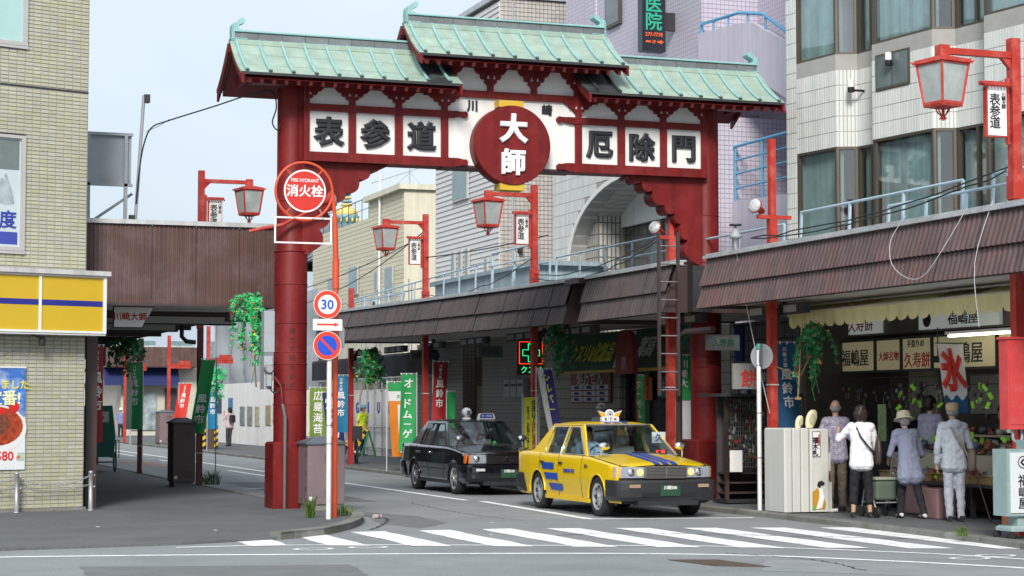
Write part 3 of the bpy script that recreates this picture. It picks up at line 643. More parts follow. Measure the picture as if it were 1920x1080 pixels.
# chain bollards
def bollard(s, o, label):
    p = WL(s, o, .035); t = thing('steel_bollard', label, 'bollard', p, 'chain bollards before the tiled building')
    MB().lathe([(.055, 0), (.055, .012), (.036, .014), (.036, .60), (.04, .605), (.04, .625), (.02, .64)], p, 14).build('post', STEEL, t)
    for z in (.38, .56): MB().lathe([(.008, 0), (.02, .01), (.02, .02)], (p[0]+.04, p[1], p[2]+z), 8, ax=(1, 0, 0)).build('chain_eye', STEEL, t)
    return Vector(p)
b1 = bollard(.32, .16, 'steel bollard before the meal poster'); b2 = bollard(1.58, .18, 'steel bollard at the corner of the tiled building'); b0 = Vector(WL(-.95, .14, .035))
def chain(a, b, drop, label):
    t = thing('chain', label, 'chain', tuple((a+b)/2), 'bollard chains'); pts = sag(a, b, drop, 34)
    for i in range(len(pts)-1):
        d = (pts[i+1]-pts[i]).normalized(); c = (pts[i]+pts[i+1])/2; w = Vector((0,0,1)) if i % 2 else d.cross(Vector((0,0,1))).normalized()
        ring = [c + d*.024*math.cos(2*PI*k/8) + w*.014*math.sin(2*PI*k/8) for k in range(9)]
        MB().tube(ring, .005, 5).build('link', STEEL, t)
Z = Vector((0, 0, 1))
chain(b1+Z*.57, b2+Z*.57, .16, 'upper steel chain between the two bollards'); chain(b1+Z*.40, b2+Z*.42, .07, 'lower steel chain between the two bollards')
chain(b0+Z*.57, b1+Z*.57, .16, 'upper steel chain at the left picture edge'); chain(b0+Z*.40, b1+Z*.40, .07, 'lower steel chain at the left picture edge')

# ------------------------------------------------------------------ canopy over the left pavement
CORR = mat('brown_corrugated', lin(92, 66, 60), .5, var=.12, scale=1.5, streak=.22, dirt=lin(120, 105, 110), dirt_amt=.55, dscale=1.6)
CEIL = mat('canopy_ceiling', (.55, .54, .52), .7, var=.12, streak=.1)
lc = thing('left_canopy', 'brown corrugated pavement canopy between the tiled building and the gate', 'canopy', (5.8, 33.1, 0))
def corr_sheet(p, along, up, n, Wd, Ht, pitch, depth, m, parent, nm='cladding_sheet'):
    p = Vector(p); along = Vector(along); up = Vector(up); n = Vector(n); mb = MB(); k = max(2, round(Wd/pitch))
    xs = []
    for i in range(k):
        for t, d in ((0, 0), (.18, 0), (.28, 1), (.72, 1), (.82, 0)): xs.append(((i+t)*Wd/k, d*depth))
    xs.append((Wd, 0)); mb.add([p+along*x+n*d for x, d in xs] + [p+along*x+n*d+up*Ht for x, d in xs], [(i, i+1, len(xs)+i+1, len(xs)+i) for i in range(len(xs)-1)])
    return mb.build(nm, m, parent)
xs = [4.06, 5.2, 5.95, 6.7, 7.46]
for a, b in zip(xs, xs[1:]): corr_sheet((a+.004, 33.0, 3.46), (1,0,0), (0,0,1), (0,-1,0), b-a-.008, 1.34, .072, .018, CORR, lc)
MB().box((4.04, 32.93, 4.80), (7.5, 33.1, 4.875)).build('cap_flashing', mat('flashing_grey', (.52, .53, .53), .45, .2, streak=.2), lc)
MB().box((4.04, 32.965, 3.42), (7.5, 33.05, 3.46)).build('bottom_trim', BROWN, lc)
MB().box((4.04, 33.05, 4.7), (7.48, 62, 4.78)).build('roof_deck', GREYP, lc); MB().box((7.40, 33.05, 3.45), (7.48, 62, 4.72)).build('street_fascia', CORR, lc)
MB().box((4.04, 33.06, 3.50), (7.40, 62, 3.54)).build('ceiling', mat('left_ceiling_white', (.80, .80, .77), .6, var=.1, streak=.1), lc)
for y in (36.5, 41.6, 45.5, 49.9, 54, 58): MB().box((4.04, y-.06, 3.36), (7.40, y+.06, 3.50)).build('ceiling_beam', BROWN, lc)
DRED = mat('post_dark_red', (.13, .014, .014), .5, var=.2, dirt=(.2, .1, .09), dirt_amt=.4, dscale=6)
for y in (41.6, 49.9, 58.2):
    MB().box((7.55, y-.06, .03), (7.67, y+.06, 3.46)).build('post', DRED, lc)
    MB().tube([(7.5, y-.05, 3.1), (7.3, y-.05, 3.12), (7.2, y-.05, 3.22), (7.2, y-.05, 3.46)], .05, 8).build('drain_elbow', DARK, lc)
    for z in (.72, 1.55): MB().box((7.54, y-.07, z), (7.68, y+.07, z+.02)).build('post_tie', CABLEW, lc)
MB().box((4.1, 32.75, .03), (4.28, 32.93, 3.45)).build('post', BROWN, lc)
for x0, x1, y in ((5.2, 7.1, 35.2), (6.6, 7.45, 33.6), (5.0, 6.6, 38.5)):
    f = MB().box((x0, y, 3.2), (x1, y+.16, 3.37)).build('light_box', DARK, lc)
    MB().box((x0+.06, y-.003, 3.225), (x1-.06, y, 3.345)).build('diffuser', mat('diffuser_grey', (.4, .4, .4), .5), f)
for x, y in ((5.4, 36.0), (5.1, 40.5)): MB().lathe([(.05, 0), (.12, -.03), (.13, -.10), (.06, -.15)], (x, y, 3.5), 14).build('dome_lamp', mat('lamp_opal', (.5, .5, .48), .4), lc)
ls = thing('name_sign', 'white parallelogram sign with red characters under the left canopy', 'sign', (4.9, 34.0, 3.1))
MB().prism([(4.66, 3.08), (5.13, 3.08), (5.33, 3.42), (4.66, 3.42)], 'y', 33.6, 33.68).build('plate', PANEL, ls)
MB().prism([(4.64, 3.06), (5.14, 3.06), (5.36, 3.44), (4.64, 3.44)], 'y', 33.62, 33.66).build('rim', DARK, ls)
text('川崎大師', .145, INKR, ls, (4.93, 33.597, 3.26), bold=.03, slant=-.12)
# roof-top clutter on the left canopy
bb = thing('billboard_back', 'grey back of a billboard standing on the left canopy roof', 'billboard', (4.4, 34.5, 4.78))
MB().box((3.5, 34.5, 5.62), (5.05, 34.55, 6.55)).build('board', GREYP, bb)
for x in (4.3, 4.95): MB().box((x-.03, 34.43, 4.78), (x+.03, 34.497, 6.5)).build('upright', GREYP, bb)
for z in (5.6, 6.5): MB().box((3.5, 34.43, z), (5.07, 34.5, z+.05)).build('rail', GREYP, bb)
bar(bar(MB(), (4.2, 34.7, 4.85), (5.1, 34.7, 5.5), .05, .05), (4.35, 34.8, 4.8), (4.35, 34.8, 5.2), .05, .05).build('strut', GREYP, bb)
rp = thing('roof_pole', 'thin leaning pole with a small floodlight on the left canopy roof', 'pole', (5.1, 34.5, 4.78))
MB().tube([(5.12, 34.5, 4.78), (5.26, 34.5, 7.25)], .03, 8).build('pole', GREYP, rp)
fl = MB().box((5.26, 34.42, 7.12), (5.36, 34.56, 7.26)).build('floodlight', DARK, rp); MB().box((5.36, 34.44, 7.14), (5.362, 34.54, 7.24)).build('lens', CHROME, fl)
MB().box((5.02, 34.45, 4.8), (5.12, 34.55, 5.1)).build('junction_box', DARK, rp)
mb = MB(); mb.tube(spline([(5.14, 34.47, 5.3), (5.18, 34.4, 5.9), (5.24, 34.3, 6.35), (5.34, 34.1, 6.62), (5.6, 33.8, 6.72), (6.2, 32.9, 6.86), (6.75, 32.1, 7.0), (6.98, 31.75, 6.98), (7.02, 31.62, 6.7), (6.95, 31.6, 6.45), (7.03, 31.6, 6.32), (7.09, 31.62, 6.42)]), .013, 6); mb.build('cable', CABLE, wl)
MB().tube(sag((5.3, 34.45, 6.6), (5.6, 33.8, 6.74), .02, 4), .005, 5).build('messenger_wire', CABLE, wl)
# ------------------------------------------------------------------ canopy over the right pavement
RT = mat('brown_roof_sheet', lin(88, 70, 69), .36, var=.15, scale=2.5, rnd=.10, streak=.25, dirt=lin(108, 66, 58), dirt_amt=.6, dscale=1.3)
RT2 = mat('brown_roof_sheet_dark', lin(80, 72, 73), .36, var=.15, scale=2.5, rnd=.08, streak=.2, dirt=lin(96, 72, 66), dirt_amt=.5, dscale=1.3)
FLASH = mat('flashing_grey2', (.50, .52, .53), .45, .2, var=.1, streak=.2)
def roof_sheet_mesh(dx, dz, ln, pitch=.12, amp=.028, m=RT):
    """a corrugated sheet: rounded ridges running down the slope, lying along +Y for ln"""
    k = round(ln/pitch); mb = MB(); prof = []
    nrm = Vector((-dz, 0, dx)).normalized()
    if nrm.x > 0: nrm = -nrm
    for i in range(k*12+1):
        t = i/12.0; ph = t % 1; x_ = min(ph, 1-ph)/.26; h = amp*math.sqrt(1-x_*x_) if x_ < 1 else 0; prof.append((t*ln/k, h))
    vs = []
    for u in (0, .5, 1):
        for y, h in prof: vs.append((dx*u + nrm.x*h, y, dz*u + nrm.z*h))
    n = len(prof); mb.add(vs, [(r*n+i, r*n+i+1, (r+1)*n+i+1, (r+1)*n+i) for r in range(2) for i in range(n-1)], True)
    lo = [(dx+nrm.x*h, y, dz+nrm.z*h) for y, h in prof]; bk = [(dx+.02+nrm.x*(h-.012), y, dz+nrm.z*(h-.012)) for y, h in prof]
    mb.add(lo+bk, [(i, i+1, n+i+1, n+i) for i in range(n-1)])
    return with_mat(mb.mesh('roof_sheet'), m)
def canopy(name, label, y0, y1, m, rise=0, loc_y=None, n=None):
    t = thing(name, label, 'canopy', (14.3, (y0+y1)/2, 0))
    n = n or max(1, round((y1-y0)/.92)); ln = (y1-y0)/n
    me1 = roof_sheet_mesh(-.155, -.46, ln-.004, m=m); me2 = roof_sheet_mesh(-.135, -.45, ln-.004, m=m)
    zz = lambda y: rise*(y-y0)/(y1-y0)
    for k in range(n):
        y = y0+k*ln; jit = random.uniform(-.004, .004)
        inst('roof_sheet', me1, t, (13.87+jit, y, 4.17+zz(y+ln/2))); inst('roof_sheet', me2, t, (13.80+jit, y, 3.79+zz(y+ln/2)))
    for z, xx, h in ((4.17, 13.80, .05), (4.225, 13.86, .03)):
        bar(MB(), (xx+.1, y0-.03, z+h/2), (xx+.1, y1+.03, z+h/2+rise), .24, h).build('flashing', FLASH, t)
    mb = MB(); mb.prism([(13.91, 4.165), (13.70, 3.335), (13.78, 3.335), (13.97, 4.165)], 'y', y0+.01, y1-.01)
    for i, (x, y, z) in enumerate(mb.v): mb.v[i] = (x, y, z+zz(y))
    mb.build('fascia_board', BROWN, t)
    MB().add([(13.7, y0, 3.40), (17.0, y0, 3.40), (17.0, y1, 3.40+rise), (13.7, y1, 3.40+rise)], [(0,1,2,3)]).build('ceiling', CEIL, t)
    MB().add([(13.93, y0, 4.15), (17.0, y0, 4.15), (17.0, y1, 4.15+rise), (13.93, y1, 4.15+rise)], [(0,1,2,3)]).build('roof_deck', GREYP, t)
    for yy in (y0, y1): MB().prism([(13.64, 3.34+zz(yy)), (17, 3.36+zz(yy)), (17, 4.14+zz(yy)), (13.89, 4.14+zz(yy))], 'y', yy-.008, yy+.008).build('end_board', BROWN, t)
    return t
c1 = canopy('pavement_canopy', 'brown corrugated pavement canopy over the sweet shop on the right', 15.6, 29.35, RT)
c2 = canopy('pavement_canopy', 'short brown pavement canopy behind the right gate column above the pharmacy', 30.7, 34.75, RT2)
c3 = canopy('pavement_canopy', 'long brown pavement canopy running away along the far street', 35.55, 56.2, RT2, rise=.28)
MB().box((13.95, 34.8, 3.5), (14.1, 35.5, 4.1)).build('joint_board', mat('gap_dark', (.02, .018, .018), .7), c3)
MB().box((13.68, 34.76, 4.1), (14.2, 35.54, 4.2)).build('joint_flashing', BROWN, c3)
for par, ys in ((c1, (21.1, 27.9)), (c2, (31.86,)), (c3, (38.95, 46.95, 54.3))):
    for y in ys: MB().box((14.235, y-.065, .08), (14.365, y+.065, 3.42)).build('post', RED if y < 40 else mat('post_red_far', (.36, .02, .018), .5, var=.15), par)
    for y in ys:
        MB().box((14.22, y-.075, 2.05), (14.38, y+.075, 2.07)).build('post_tie', CABLEW, par)
        MB().tube([(14.45, y+.1, 3.05), (14.45, y+.1, 3.2), (14.6, y+.1, 3.38)], .06, 8).build('drain_elbow', DARK, par)
for par, y0, y1 in ((c1, 27.2, 29.1), (c2, 31, 34.5), (c3, 36, 55)):
    y = y0
    while y < y1 - 1.6:
        f = MB().box((14.5, y, 3.19), (14.62, y+1.9, 3.36)).build('light_box', mat('lightbox_dark', (.05, .05, .05), .6), par)
        for k in range(3): MB().box((14.497, y+.25+.6*k, 3.22), (14.5, y+.68+.6*k, 3.33)).build('diffuser', MATS['diffuser_grey'], f)
        y += 3.4
MB().tube([(14.0, 29.45, 3.0), (13.98, 30.5, 3.0), (13.95, 30.72, 2.9), (13.95, 30.74, .08)], .055, 10).build('drain_pipe', BROWN, c2)
MB().box((14.1, 30.45, 3.35), (14.45, 30.68, 4.15)).build('end_cabinet', DARK, c2)

# ------------------------------------------------------------------ red lamp posts with lantern and name plate
FROST = mat('frosted_pane', (.38, .41, .40), .35, var=.25, scale=3, dirt=(.32, .34, .33), dirt_amt=.5, dscale=4)
def street_lamp(x, y, d, label, top=6.40, zb=3.4, lantern=1.05, foot=None):
    t = thing('street_lamp', label, 'street lamp', (x, y, zb), 'red lantern posts of the shopping street')
    MB().box((x-.065, y-.065, zb), (x+.065, y+.065, top)).build('post', RED, t)
    MB().box((x-.08, y-.08, zb+.95), (x+.08, y+.08, zb+1.25)).build('sleeve', RED, t)
    zc = top-.22
    MB().box((min(x, x-d*(lantern+.05)), y-.045, zc-.04), (max(x-.03, x-d*(lantern+.05)), y+.045, zc+.04)).build('arm', RED, t)
    MB().prism([(x-d*.065, zc-.04), (x-d*.2, zc-.04), (x-d*.065, zc-.18)], 'y', y-.03, y+.03).build('gusset', RED, t)
    lx = x-d*lantern; zt = zc-.12
    MB().box((lx-.07, y-.07, zt+.02), (lx+.07, y+.07, zc+.07)).build('hanger', RED, t)
    ln = MB()
    def sq(h, z, rot=PI/4+RAD(12)): return [(lx+h*math.cos(rot+k*PI/2), y+h*math.sin(rot+k*PI/2), z) for k in range(4)]
    ln.loft([sq(.375, zt-.05), sq(.35, zt), sq(.17, zt+.04), sq(.08, zt+.06)], True, True, False)
    for p in sq(.375, zt-.05): ln.add([(p[0], p[1], p[2]), (p[0]+(lx-p[0])*.25, p[1]+(y-p[1])*.25, p[2]+.01), (p[0]-(lx-p[0])*.1, p[1]-(y-p[1])*.1, p[2]+.045)], [(0,1,2)])
    lo = ln.build('lantern', RED, t)
    T, B = sq(.325, zt-.05), sq(.235, zt-.56)
    fr = MB()
    for k in range(4):
        bar(fr, T[k], B[k], .03, .03); bar(fr, B[k], B[(k+1)%4], .03, .04); bar(fr, T[k], T[(k+1)%4], .03, .045)
    fr.loft([sq(.245, zt-.58), sq(.245, zt-.60), sq(.10, zt-.62)], True, True, False); fr.build('lantern_frame', RED, lo)
    for k in range(4):
        a, b, c_, e_ = [Vector(v) for v in (T[k], T[(k+1)%4], B[(k+1)%4], B[k])]; cc = (a+b+c_+e_)/4
        MB().add([cc+(v-cc)*.97 for v in (a, b, c_, e_)], [(0,1,2,3)]).build('pane', FROST, lo)
    fn = MB(); fn.tube([(lx, y, zt-.61), (lx, y, zt-.77)], .018, 6)
    for k in range(4):
        a = k*PI/2+.4; fn.tube([(lx+r_*math.cos(a), y+r_*math.sin(a), zt-.61+h) for r_, h in ((.11, 0), (.085, -.05), (.03, -.1), (.035, -.14), (.06, -.13))], .009, 5)
    fn.build('finial', RED, lo)
    # name plate
    px0, px1 = (x-d*.14, x-d*.45); xa, xb = min(px0, px1), max(px0, px1)
    pl_ = MB().box((xa, y-.05, zc-1.07), (xb, y+.02, zc-.42)).build('name_plate', RED, t)
    MB().box((xa+.025, y-.055, zc-1.05), (xb-.012, y-.05, zc-.42)).build('plate_face', PANEL, pl_)
    text('表参道', .165, BLACK, pl_, (xa+.125, y-.059, zc-.735), vertical=True, line=.90, bold=.012, sy=1.0)
    text('川崎大師', .065, BLACK, pl_, (xb-.055, y-.059, zc-.60), vertical=True, line=.8, bold=.01)
    rf = MB(); n = 9
    for k in range(n): rf.tube([(xa-.03+(xb-xa+.06)*k/(n-1), y-.12, zc-.425), (xa-.03+(xb-xa+.06)*k/(n-1), y-.02, zc-.36)], .018, 6)
    rf.box((xa-.04, y-.03, zc-.40), (xb+.04, y+.06, zc-.35)); rf.build('plate_roof', RED, pl_)
    br = MB(); br.box((x-d*.1-.02, y-.025, zc-1.15), (x-d*.1+.02, y+.025, zc-.3))
    for z in (zc-.4, zc-1.0): br.box((min(x, x-d*.14), y-.02, z), (max(x, x-d*.14), y+.02, z+.03))
    br.build('plate_bracket', RED, t)
    return t
street_lamp(14.3, 21.1, 1, 'red lantern post nearest the camera at the right edge, above the sweet shop', 6.42)
street_lamp(14.3, 38.95, 1, 'red lantern post hanging below the gate disc, beside the arched building', 6.47)
street_lamp(14.3, 46.95, 1, 'red lantern post before the cream building', 6.60)
street_lamp(7.6, 41.6, -1, 'red lantern post above the left canopy', 6.82, 3.4, 1.05)
st = thing('roof_stub_post', 'short red stub post on the far canopy roof', 'post', (14.3, 54.3, 4.3)); MB().box((14.235, 54.24, 3.7), (14.365, 54.36, 5.15)).build('post', RED, st)
def spot_post(x, y, top, d, label, zs=4.9):
    t = thing('spotlight_post', label, 'spotlight', (x, y, 3.4), 'red spotlight posts on the canopy roof')
    MB().box((x-.05, y-.05, 3.4), (x+.05, y+.05, top)).build('post', RED, t); MB().box((x-.065, y-.065, 4.3), (x+.065, y+.065, 4.75)).build('sleeve', RED, t)
    MB().box((x-.28, y-.06, zs-.18), (x+.32, y+.0, zs-.12)).build('cross_arm', RED, t)
    c = Vector((x-.30, y-.05, zs)); ax = Vector((-.75, -.45, .28)).normalized()
    h = MB().lathe([(.035, -.20), (.05, -.18), (.055, -.06), (.11, .02), (.125, .05), (.12, .07)], c, 16, ax=ax).build('lamp_head', RED, t)
    MB().lathe([(.118, 0), (.115, .02), (.08, .045), (.0, .055)], c+ax*.07, 16, ax=ax).build('lens', mat('lamp_lens', (.55, .55, .55), .15, .3, var=.3, scale=20), h)
    MB().tube([c-ax*.15, (x-.26, y-.03, zs-.15)], .018, 6).build('yoke', RED, t)
    return t
spot_post(14.32, 27.9, 6.02, 1, 'red post with a tilted spotlight on the canopy roof right of the gate')
spot_post(14.32, 31.86, 5.08, 1, 'red post with a silver spotlight on the canopy roof beside the ladder')
sp = thing('gate_spotlight', 'red spotlight on an arm at the left gate column behind the hydrant sign', 'spotlight', (7.45, 31.45, 4.75))
MB().tube([(6.55, 31.5, 4.6), (7.1, 31.42, 4.72), (7.62, 31.35, 5.0)], .03, 8).build('arm', RED, sp)
ax = Vector((.75, -.35, .25)).normalized(); h = MB().lathe([(.04, -.25), (.06, -.2), (.07, -.06), (.13, .02), (.14, .06)], (7.86, 31.25, 5.15), 16, ax=ax).build('lamp_head', RED, sp)
MB().lathe([(.135, 0), (.13, .02), (.0, .05)], Vector((7.86, 31.25, 5.15))+ax*.06, 16, ax=ax).build('lens', MATS['lamp_lens'], h)
MB().tube([(7.62, 31.35, 5.0), (7.74, 31.3, 5.08)], .035, 8).build('yoke', RED, sp)
# railings on the canopy roof
def railing(label, x, y0, y1, zt, n, zb=4.15, low=False, slope_=0, lean=.06):
    t = thing('roof_railing', label, 'railing', (x, y0, zb), 'pale blue railings on the canopy roofs')
    MB().tube([(x, y0, zt), (x, y1, zt+slope_)], .022, 8).build('rail', PALEBLUE, t)
    for k in range(n):
        y = y0+(y1-y0)*k/(n-1); z = zt+slope_*k/(n-1); bar(MB(), (x, y+.05, zb), (x, y-lean+.05, z), .045, .035, up=(1,0,0)).build('baluster', PALEBLUE, t)
    if low: MB().tube([(x-.02, y0, zt-.3), (x-.02, y1, zt-.3+slope_)], .016, 8).build('mid_rail', PALEBLUE, t)
    return t
railing('pale blue railing right of the gate before the bay windows', 14.9, 28.0, 23.25, 4.86, 4)
railing('lower pale blue railing overlapping the first before the bay windows', 14.75, 25.0, 21.9, 4.66, 4)
railing('pale blue railing at the right edge behind the lantern post', 14.9, 22.5, 18.5, 4.86, 4)
railing('pale blue railing between the gate column and the red spotlight post', 14.9, 32.0, 28.6, 4.72, 3)
railing('tall pale blue railing before the arched building', 14.9, 39.2, 33.6, 4.95, 5)
railing('short lower pale blue railing beside the ladder', 14.75, 35.5, 31.8, 4.62, 3)
railing('pale blue railing left of the arched building', 14.9, 43.5, 40.3, 5.35, 3, low=True)
railing('small pale blue railing behind the lantern post', 14.75, 41.6, 39.2, 4.85, 3)
railing('long pale blue railing on the far canopy roof', 15.2, 57.5, 44.3, 5.0, 11, zb=4.4, slope_=.25, low=False)
railing('short white railing at the far end of the canopy roof', 14.6, 56, 50.0, 4.78, 8, zb=4.45, lean=.2)
mb = thing('roof_plant_box', 'grey blue flat roofed box on the far canopy roof', 'roof box', (15.6, 45, 4.3))
MB().box((15.35, 41.5, 4.2), (17, 49.5, 4.95)).build('body', mat('plant_blue', (.30, .38, .42), .5, var=.1, streak=.2), mb); MB().box((15.25, 41.3, 4.951), (17, 49.8, 5.05)).build('lid', MATS['plant_blue'], mb)
# ladder
ld = thing('wall_ladder', 'tall brown metal ladder hanging at the end of the middle canopy', 'ladder', (13.6, 30.55, 1.8))
for x in (13.50, 13.86): MB().box((x-.022, 30.52, 1.9), (x+.022, 30.58, 4.72)).build('stile', BROWN, ld)
for k in range(9): MB().tube([(13.50, 30.55, 2.0+.31*k), (13.86, 30.55, 2.0+.31*k)], .013, 6).build('rung', mat('rung_steel', (.3, .28, .28), .4, .5), ld)
va = thing('roof_valve', 'grey pipe valve standing on the canopy roof right of the gate', 'valve', (14.7, 30.1, 4.2))
MB().lathe([(.06, 0), (.06, .35), (.10, .36), (.11, .40), (.07, .45), (.05, .52), (.02, .53), (.02, .58)], (14.5, 29.6, 4.2), 12).build('body', GREYP, va); MB().lathe([(.1, .57), (.11, .58), (.1, .6)], (14.5, 29.6, 4.2), 14).build('handwheel', DARK, va)
# cables along the canopy roofs
def cable(label, pts_list, r, m):
    t = thing('roof_cable', label, 'cable', tuple(pts_list[0][0]), 'cables strung along the canopy roofs')
    for pts in pts_list: MB().tube(spline(pts, 4), r, 5).build('strand', m, t)
cable('bundle of dark cables along the near canopy roof', [sag((14.25, 21.2, 4.75), (14.0, 28.0, 4.42), .12, 16, .02), sag((14.25, 21.2, 4.72), (14.0, 28.0, 4.40), .16, 16, .02)], .011, CABLE)
cable('dark cables from the spotlight to the far canopy roof', [sag((14.05, 31.8, 4.75), (14.3, 38.9, 4.55), .22, 16, .02), sag((14.1, 31.8, 4.72), (14.25, 38.9, 4.45), .28, 16, .02), sag((14.25, 38.9, 4.9), (14.2, 46.9, 4.55), .28, 14, .02)], .011, CABLE)
cable('dark cables from the lantern post past the cream building', [sag((14.3, 46.9, 6.1), (14.4, 75, 5.9), .5, 12), sag((14.3, 46.9, 5.5), (14.6, 38.9, 5.4), .05, 8), sag((14.3, 46.95, 6.2), (14.35, 62, 5.0), .3, 10)], .014, CABLE)
cable('pale cable hanging in a loop over the near canopy roof sheets', [[(13.84, 23.0, 4.3), (13.66, 23.1, 3.98), (13.52, 22.85, 3.62), (13.5, 22.4, 3.4), (13.5, 22.0, 3.42), (13.6, 21.7, 3.75), (13.8, 21.45, 4.25)], [(13.86, 20.95, 4.3), (13.55, 20.9, 3.5), (13.6, 20.9, 2.7)]], .0055, CABLEW)
cable('thin grey cable hanging beside the red spotlight post', [sag((13.8, 28.2, 4.35), (14.2, 27.8, 1.6), .1, 10)], .007, CABLEW)
# ------------------------------------------------------------------ buildings behind the right canopy
WT = mat('white_long_tile', lin(206, 208, 203), .4, var=.04, rnd=.06, streak=.10); WG = mat('dark_joint', lin(160, 158, 153), .8)
WGL = glass('building_glass', (.9, .95, .95), .97, .02, 1.9); BRF = mat('bronze_frame', (.10, .085, .065), .4, .4, var=.1); ROOMD = mat('room_dark', (.16, .16, .15), .8, var=.3); BRIGHTENER = mat('pane_brightener_pale', (.40, .52, .51), .7, var=.2, streak=.25)
ba = thing('white_tiled_building', 'white tiled building with glass bay windows above the sweet shop', 'building', (17.5, 27, 0))
plan = [(16.64, 31.80), (16.68, 31.49), (16.86, 30.35), (17.21, 30.20), (17.32, 29.55), (17.02, 29.35), (17.25, 27.78), (17.60, 27.63), (17.75, 26.75), (17.45, 26.55), (17.75, 24.6), (18.1, 24.4), (18.3, 22.5), (18.8, 18)]
Z1, Z2, Z3 = 4.45, 6.32, 7.98
def pwall(a, b, z0, z1, m, nm, par, th=.22, inset=0):
    a = Vector((*a, 0)); b = Vector((*b, 0)); d = (b-a).normalized(); n = Vector((d.y, -d.x, 0))
    if n.x > 0: n = -n
    q = [a-n*inset, b-n*inset, b-n*(th+inset), a-n*(th+inset)]
    return MB().prism([(p.x, p.y) for p in q], 'z', z0, z1).build(nm, m, par), a, d, n, (b-a).length
for i, (a, b) in enumerate(zip(plan, plan[1:])):
    full = i == 0
    for z0, z1 in (((3.4, 12.5),) if full else ((3.4, Z1), (Z2, Z3), (10.6, 12.5))):
        w, A_, d_, n_, L_ = pwall(a, b, z0, z1, WG, 'wall', ba)
        hole = [(L_*.10, L_*.62, .86, 1.42)] if (i == 5 and z0 == Z2) else ()
        if z0 != 10.6: wall_tiles(w, A_+Vector((0,0,z0+.0)), d_, (0,0,1), n_, L_, z1-z0, .068, .277, .010, .008, WT, hole, 45 if z0 == Z2 else (20 if full else 0), 0)
        if hole:
            wn = MB().prism([tuple((A_+d_*s_+n_*o_).xy) for s_, o_ in ((L_*.08, .0), (L_*.64, .0), (L_*.64, .03), (L_*.08, .03))], 'z', z0+.83, z0+1.45).build('small_window', BRF, ba)
            for s0, s1 in ((L_*.10, L_*.35), (L_*.37, L_*.62)):
                MB().prism([tuple((A_+d_*s_+n_*o_).xy) for s_, o_ in ((s0, .03), (s1, .03), (s1, .034), (s0, .034))], 'z', z0+.87, z0+1.41).build('pane', mat('window_reflect', (.13, .16, .16), .08, var=.3, scale=2), wn)
    if not full:
        for z0, z1 in ((Z1, Z2), (Z3, 10.6)):
            av = Vector((*a, 0)); bv = Vector((*b, 0)); d = (bv-av).normalized(); n = Vector((d.y, -d.x, 0)); n = -n if n.x > 0 else n; L = (bv-av).length
            P = lambda s, o: tuple((av+d*s+n*o).xy)
            wn = MB().prism([P(0, -.04), P(L, -.04), P(L, -.06), P(0, -.06)], 'z', z0, z1).build('bay_window', WGL, ba)
            f = MB()
            for s in ([0, L-.05] if (L < .5 or i not in (3, 7)) else [0, L*.52, L-.05]): f.prism([P(s, -.005), P(s+.05, -.005), P(s+.05, -.09), P(s, -.09)], 'z', z0+.041, z1-.041)
            f.prism([P(0, -.004), P(L, -.004), P(L, -.10), P(0, -.10)], 'z', z0, z0+.04); f.prism([P(0, -.004), P(L, -.004), P(L, -.10), P(0, -.10)], 'z', z1-.04, z1)
            if i in (3, 7) : f.prism([P(.05, -.01), P(L-.05, -.01), P(L-.05, -.08), P(.05, -.08)], 'z', z1-.75 if z0 == Z3 else z0+.35, (z1-.75 if z0 == Z3 else z0+.35)+.05)
            f.build('frame', BRF, wn)
            if L > .5: MB().prism([P(0.02, -.17), P(L*(.97 if i % 3 else .6), -.17), P(L*(.97 if i % 3 else .6), -.19), P(0.02, -.19)], 'z', z0+(.05 if i % 4 else .5), z1-.05).build('brightening_sheet', BRIGHTENER, wn)  # pale sheet added behind each wide pane to brighten the glass
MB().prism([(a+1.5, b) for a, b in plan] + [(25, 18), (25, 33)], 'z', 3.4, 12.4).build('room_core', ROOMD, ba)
for z in (3.42, Z1-.03, Z2+.0, Z3-.03): MB().prism([(a+.2, b) for a, b in plan] + [(20.2, 18), (18.2, 31.8)], 'z', z, z+.03).build('floor_slab', mat('slab_grey', (.3, .3, .29), .8), ba)
for x, y, z in ((17.15, 28.75, 7.62), (17.13, 30.0, 7.35)):
    l = thing('wall_lamp', 'small black and white cylinder lamp on the white tiles %s' % ('over the small window' if x > 17.14 else 'left of the small window'), 'lamp', (x-.1, y, z))
    MB().tube([(x+.1, y, z-.06), (x-.12, y, z-.06)], .022, 8).build('arm', BLACK, l); MB().lathe([(.055, -.10), (.06, -.09), (.06, -.01)], (x-.16, y, z), 12).build('base', BLACK, l); MB().lathe([(.055, -.009), (.055, .11), (.04, .125)], (x-.16, y, z), 12).build('shade', WHITE, l)
MB().box((17.3, 21.5, 4.6), (17.34, 21.9, 4.95)).build('notice', PANEL, ba)

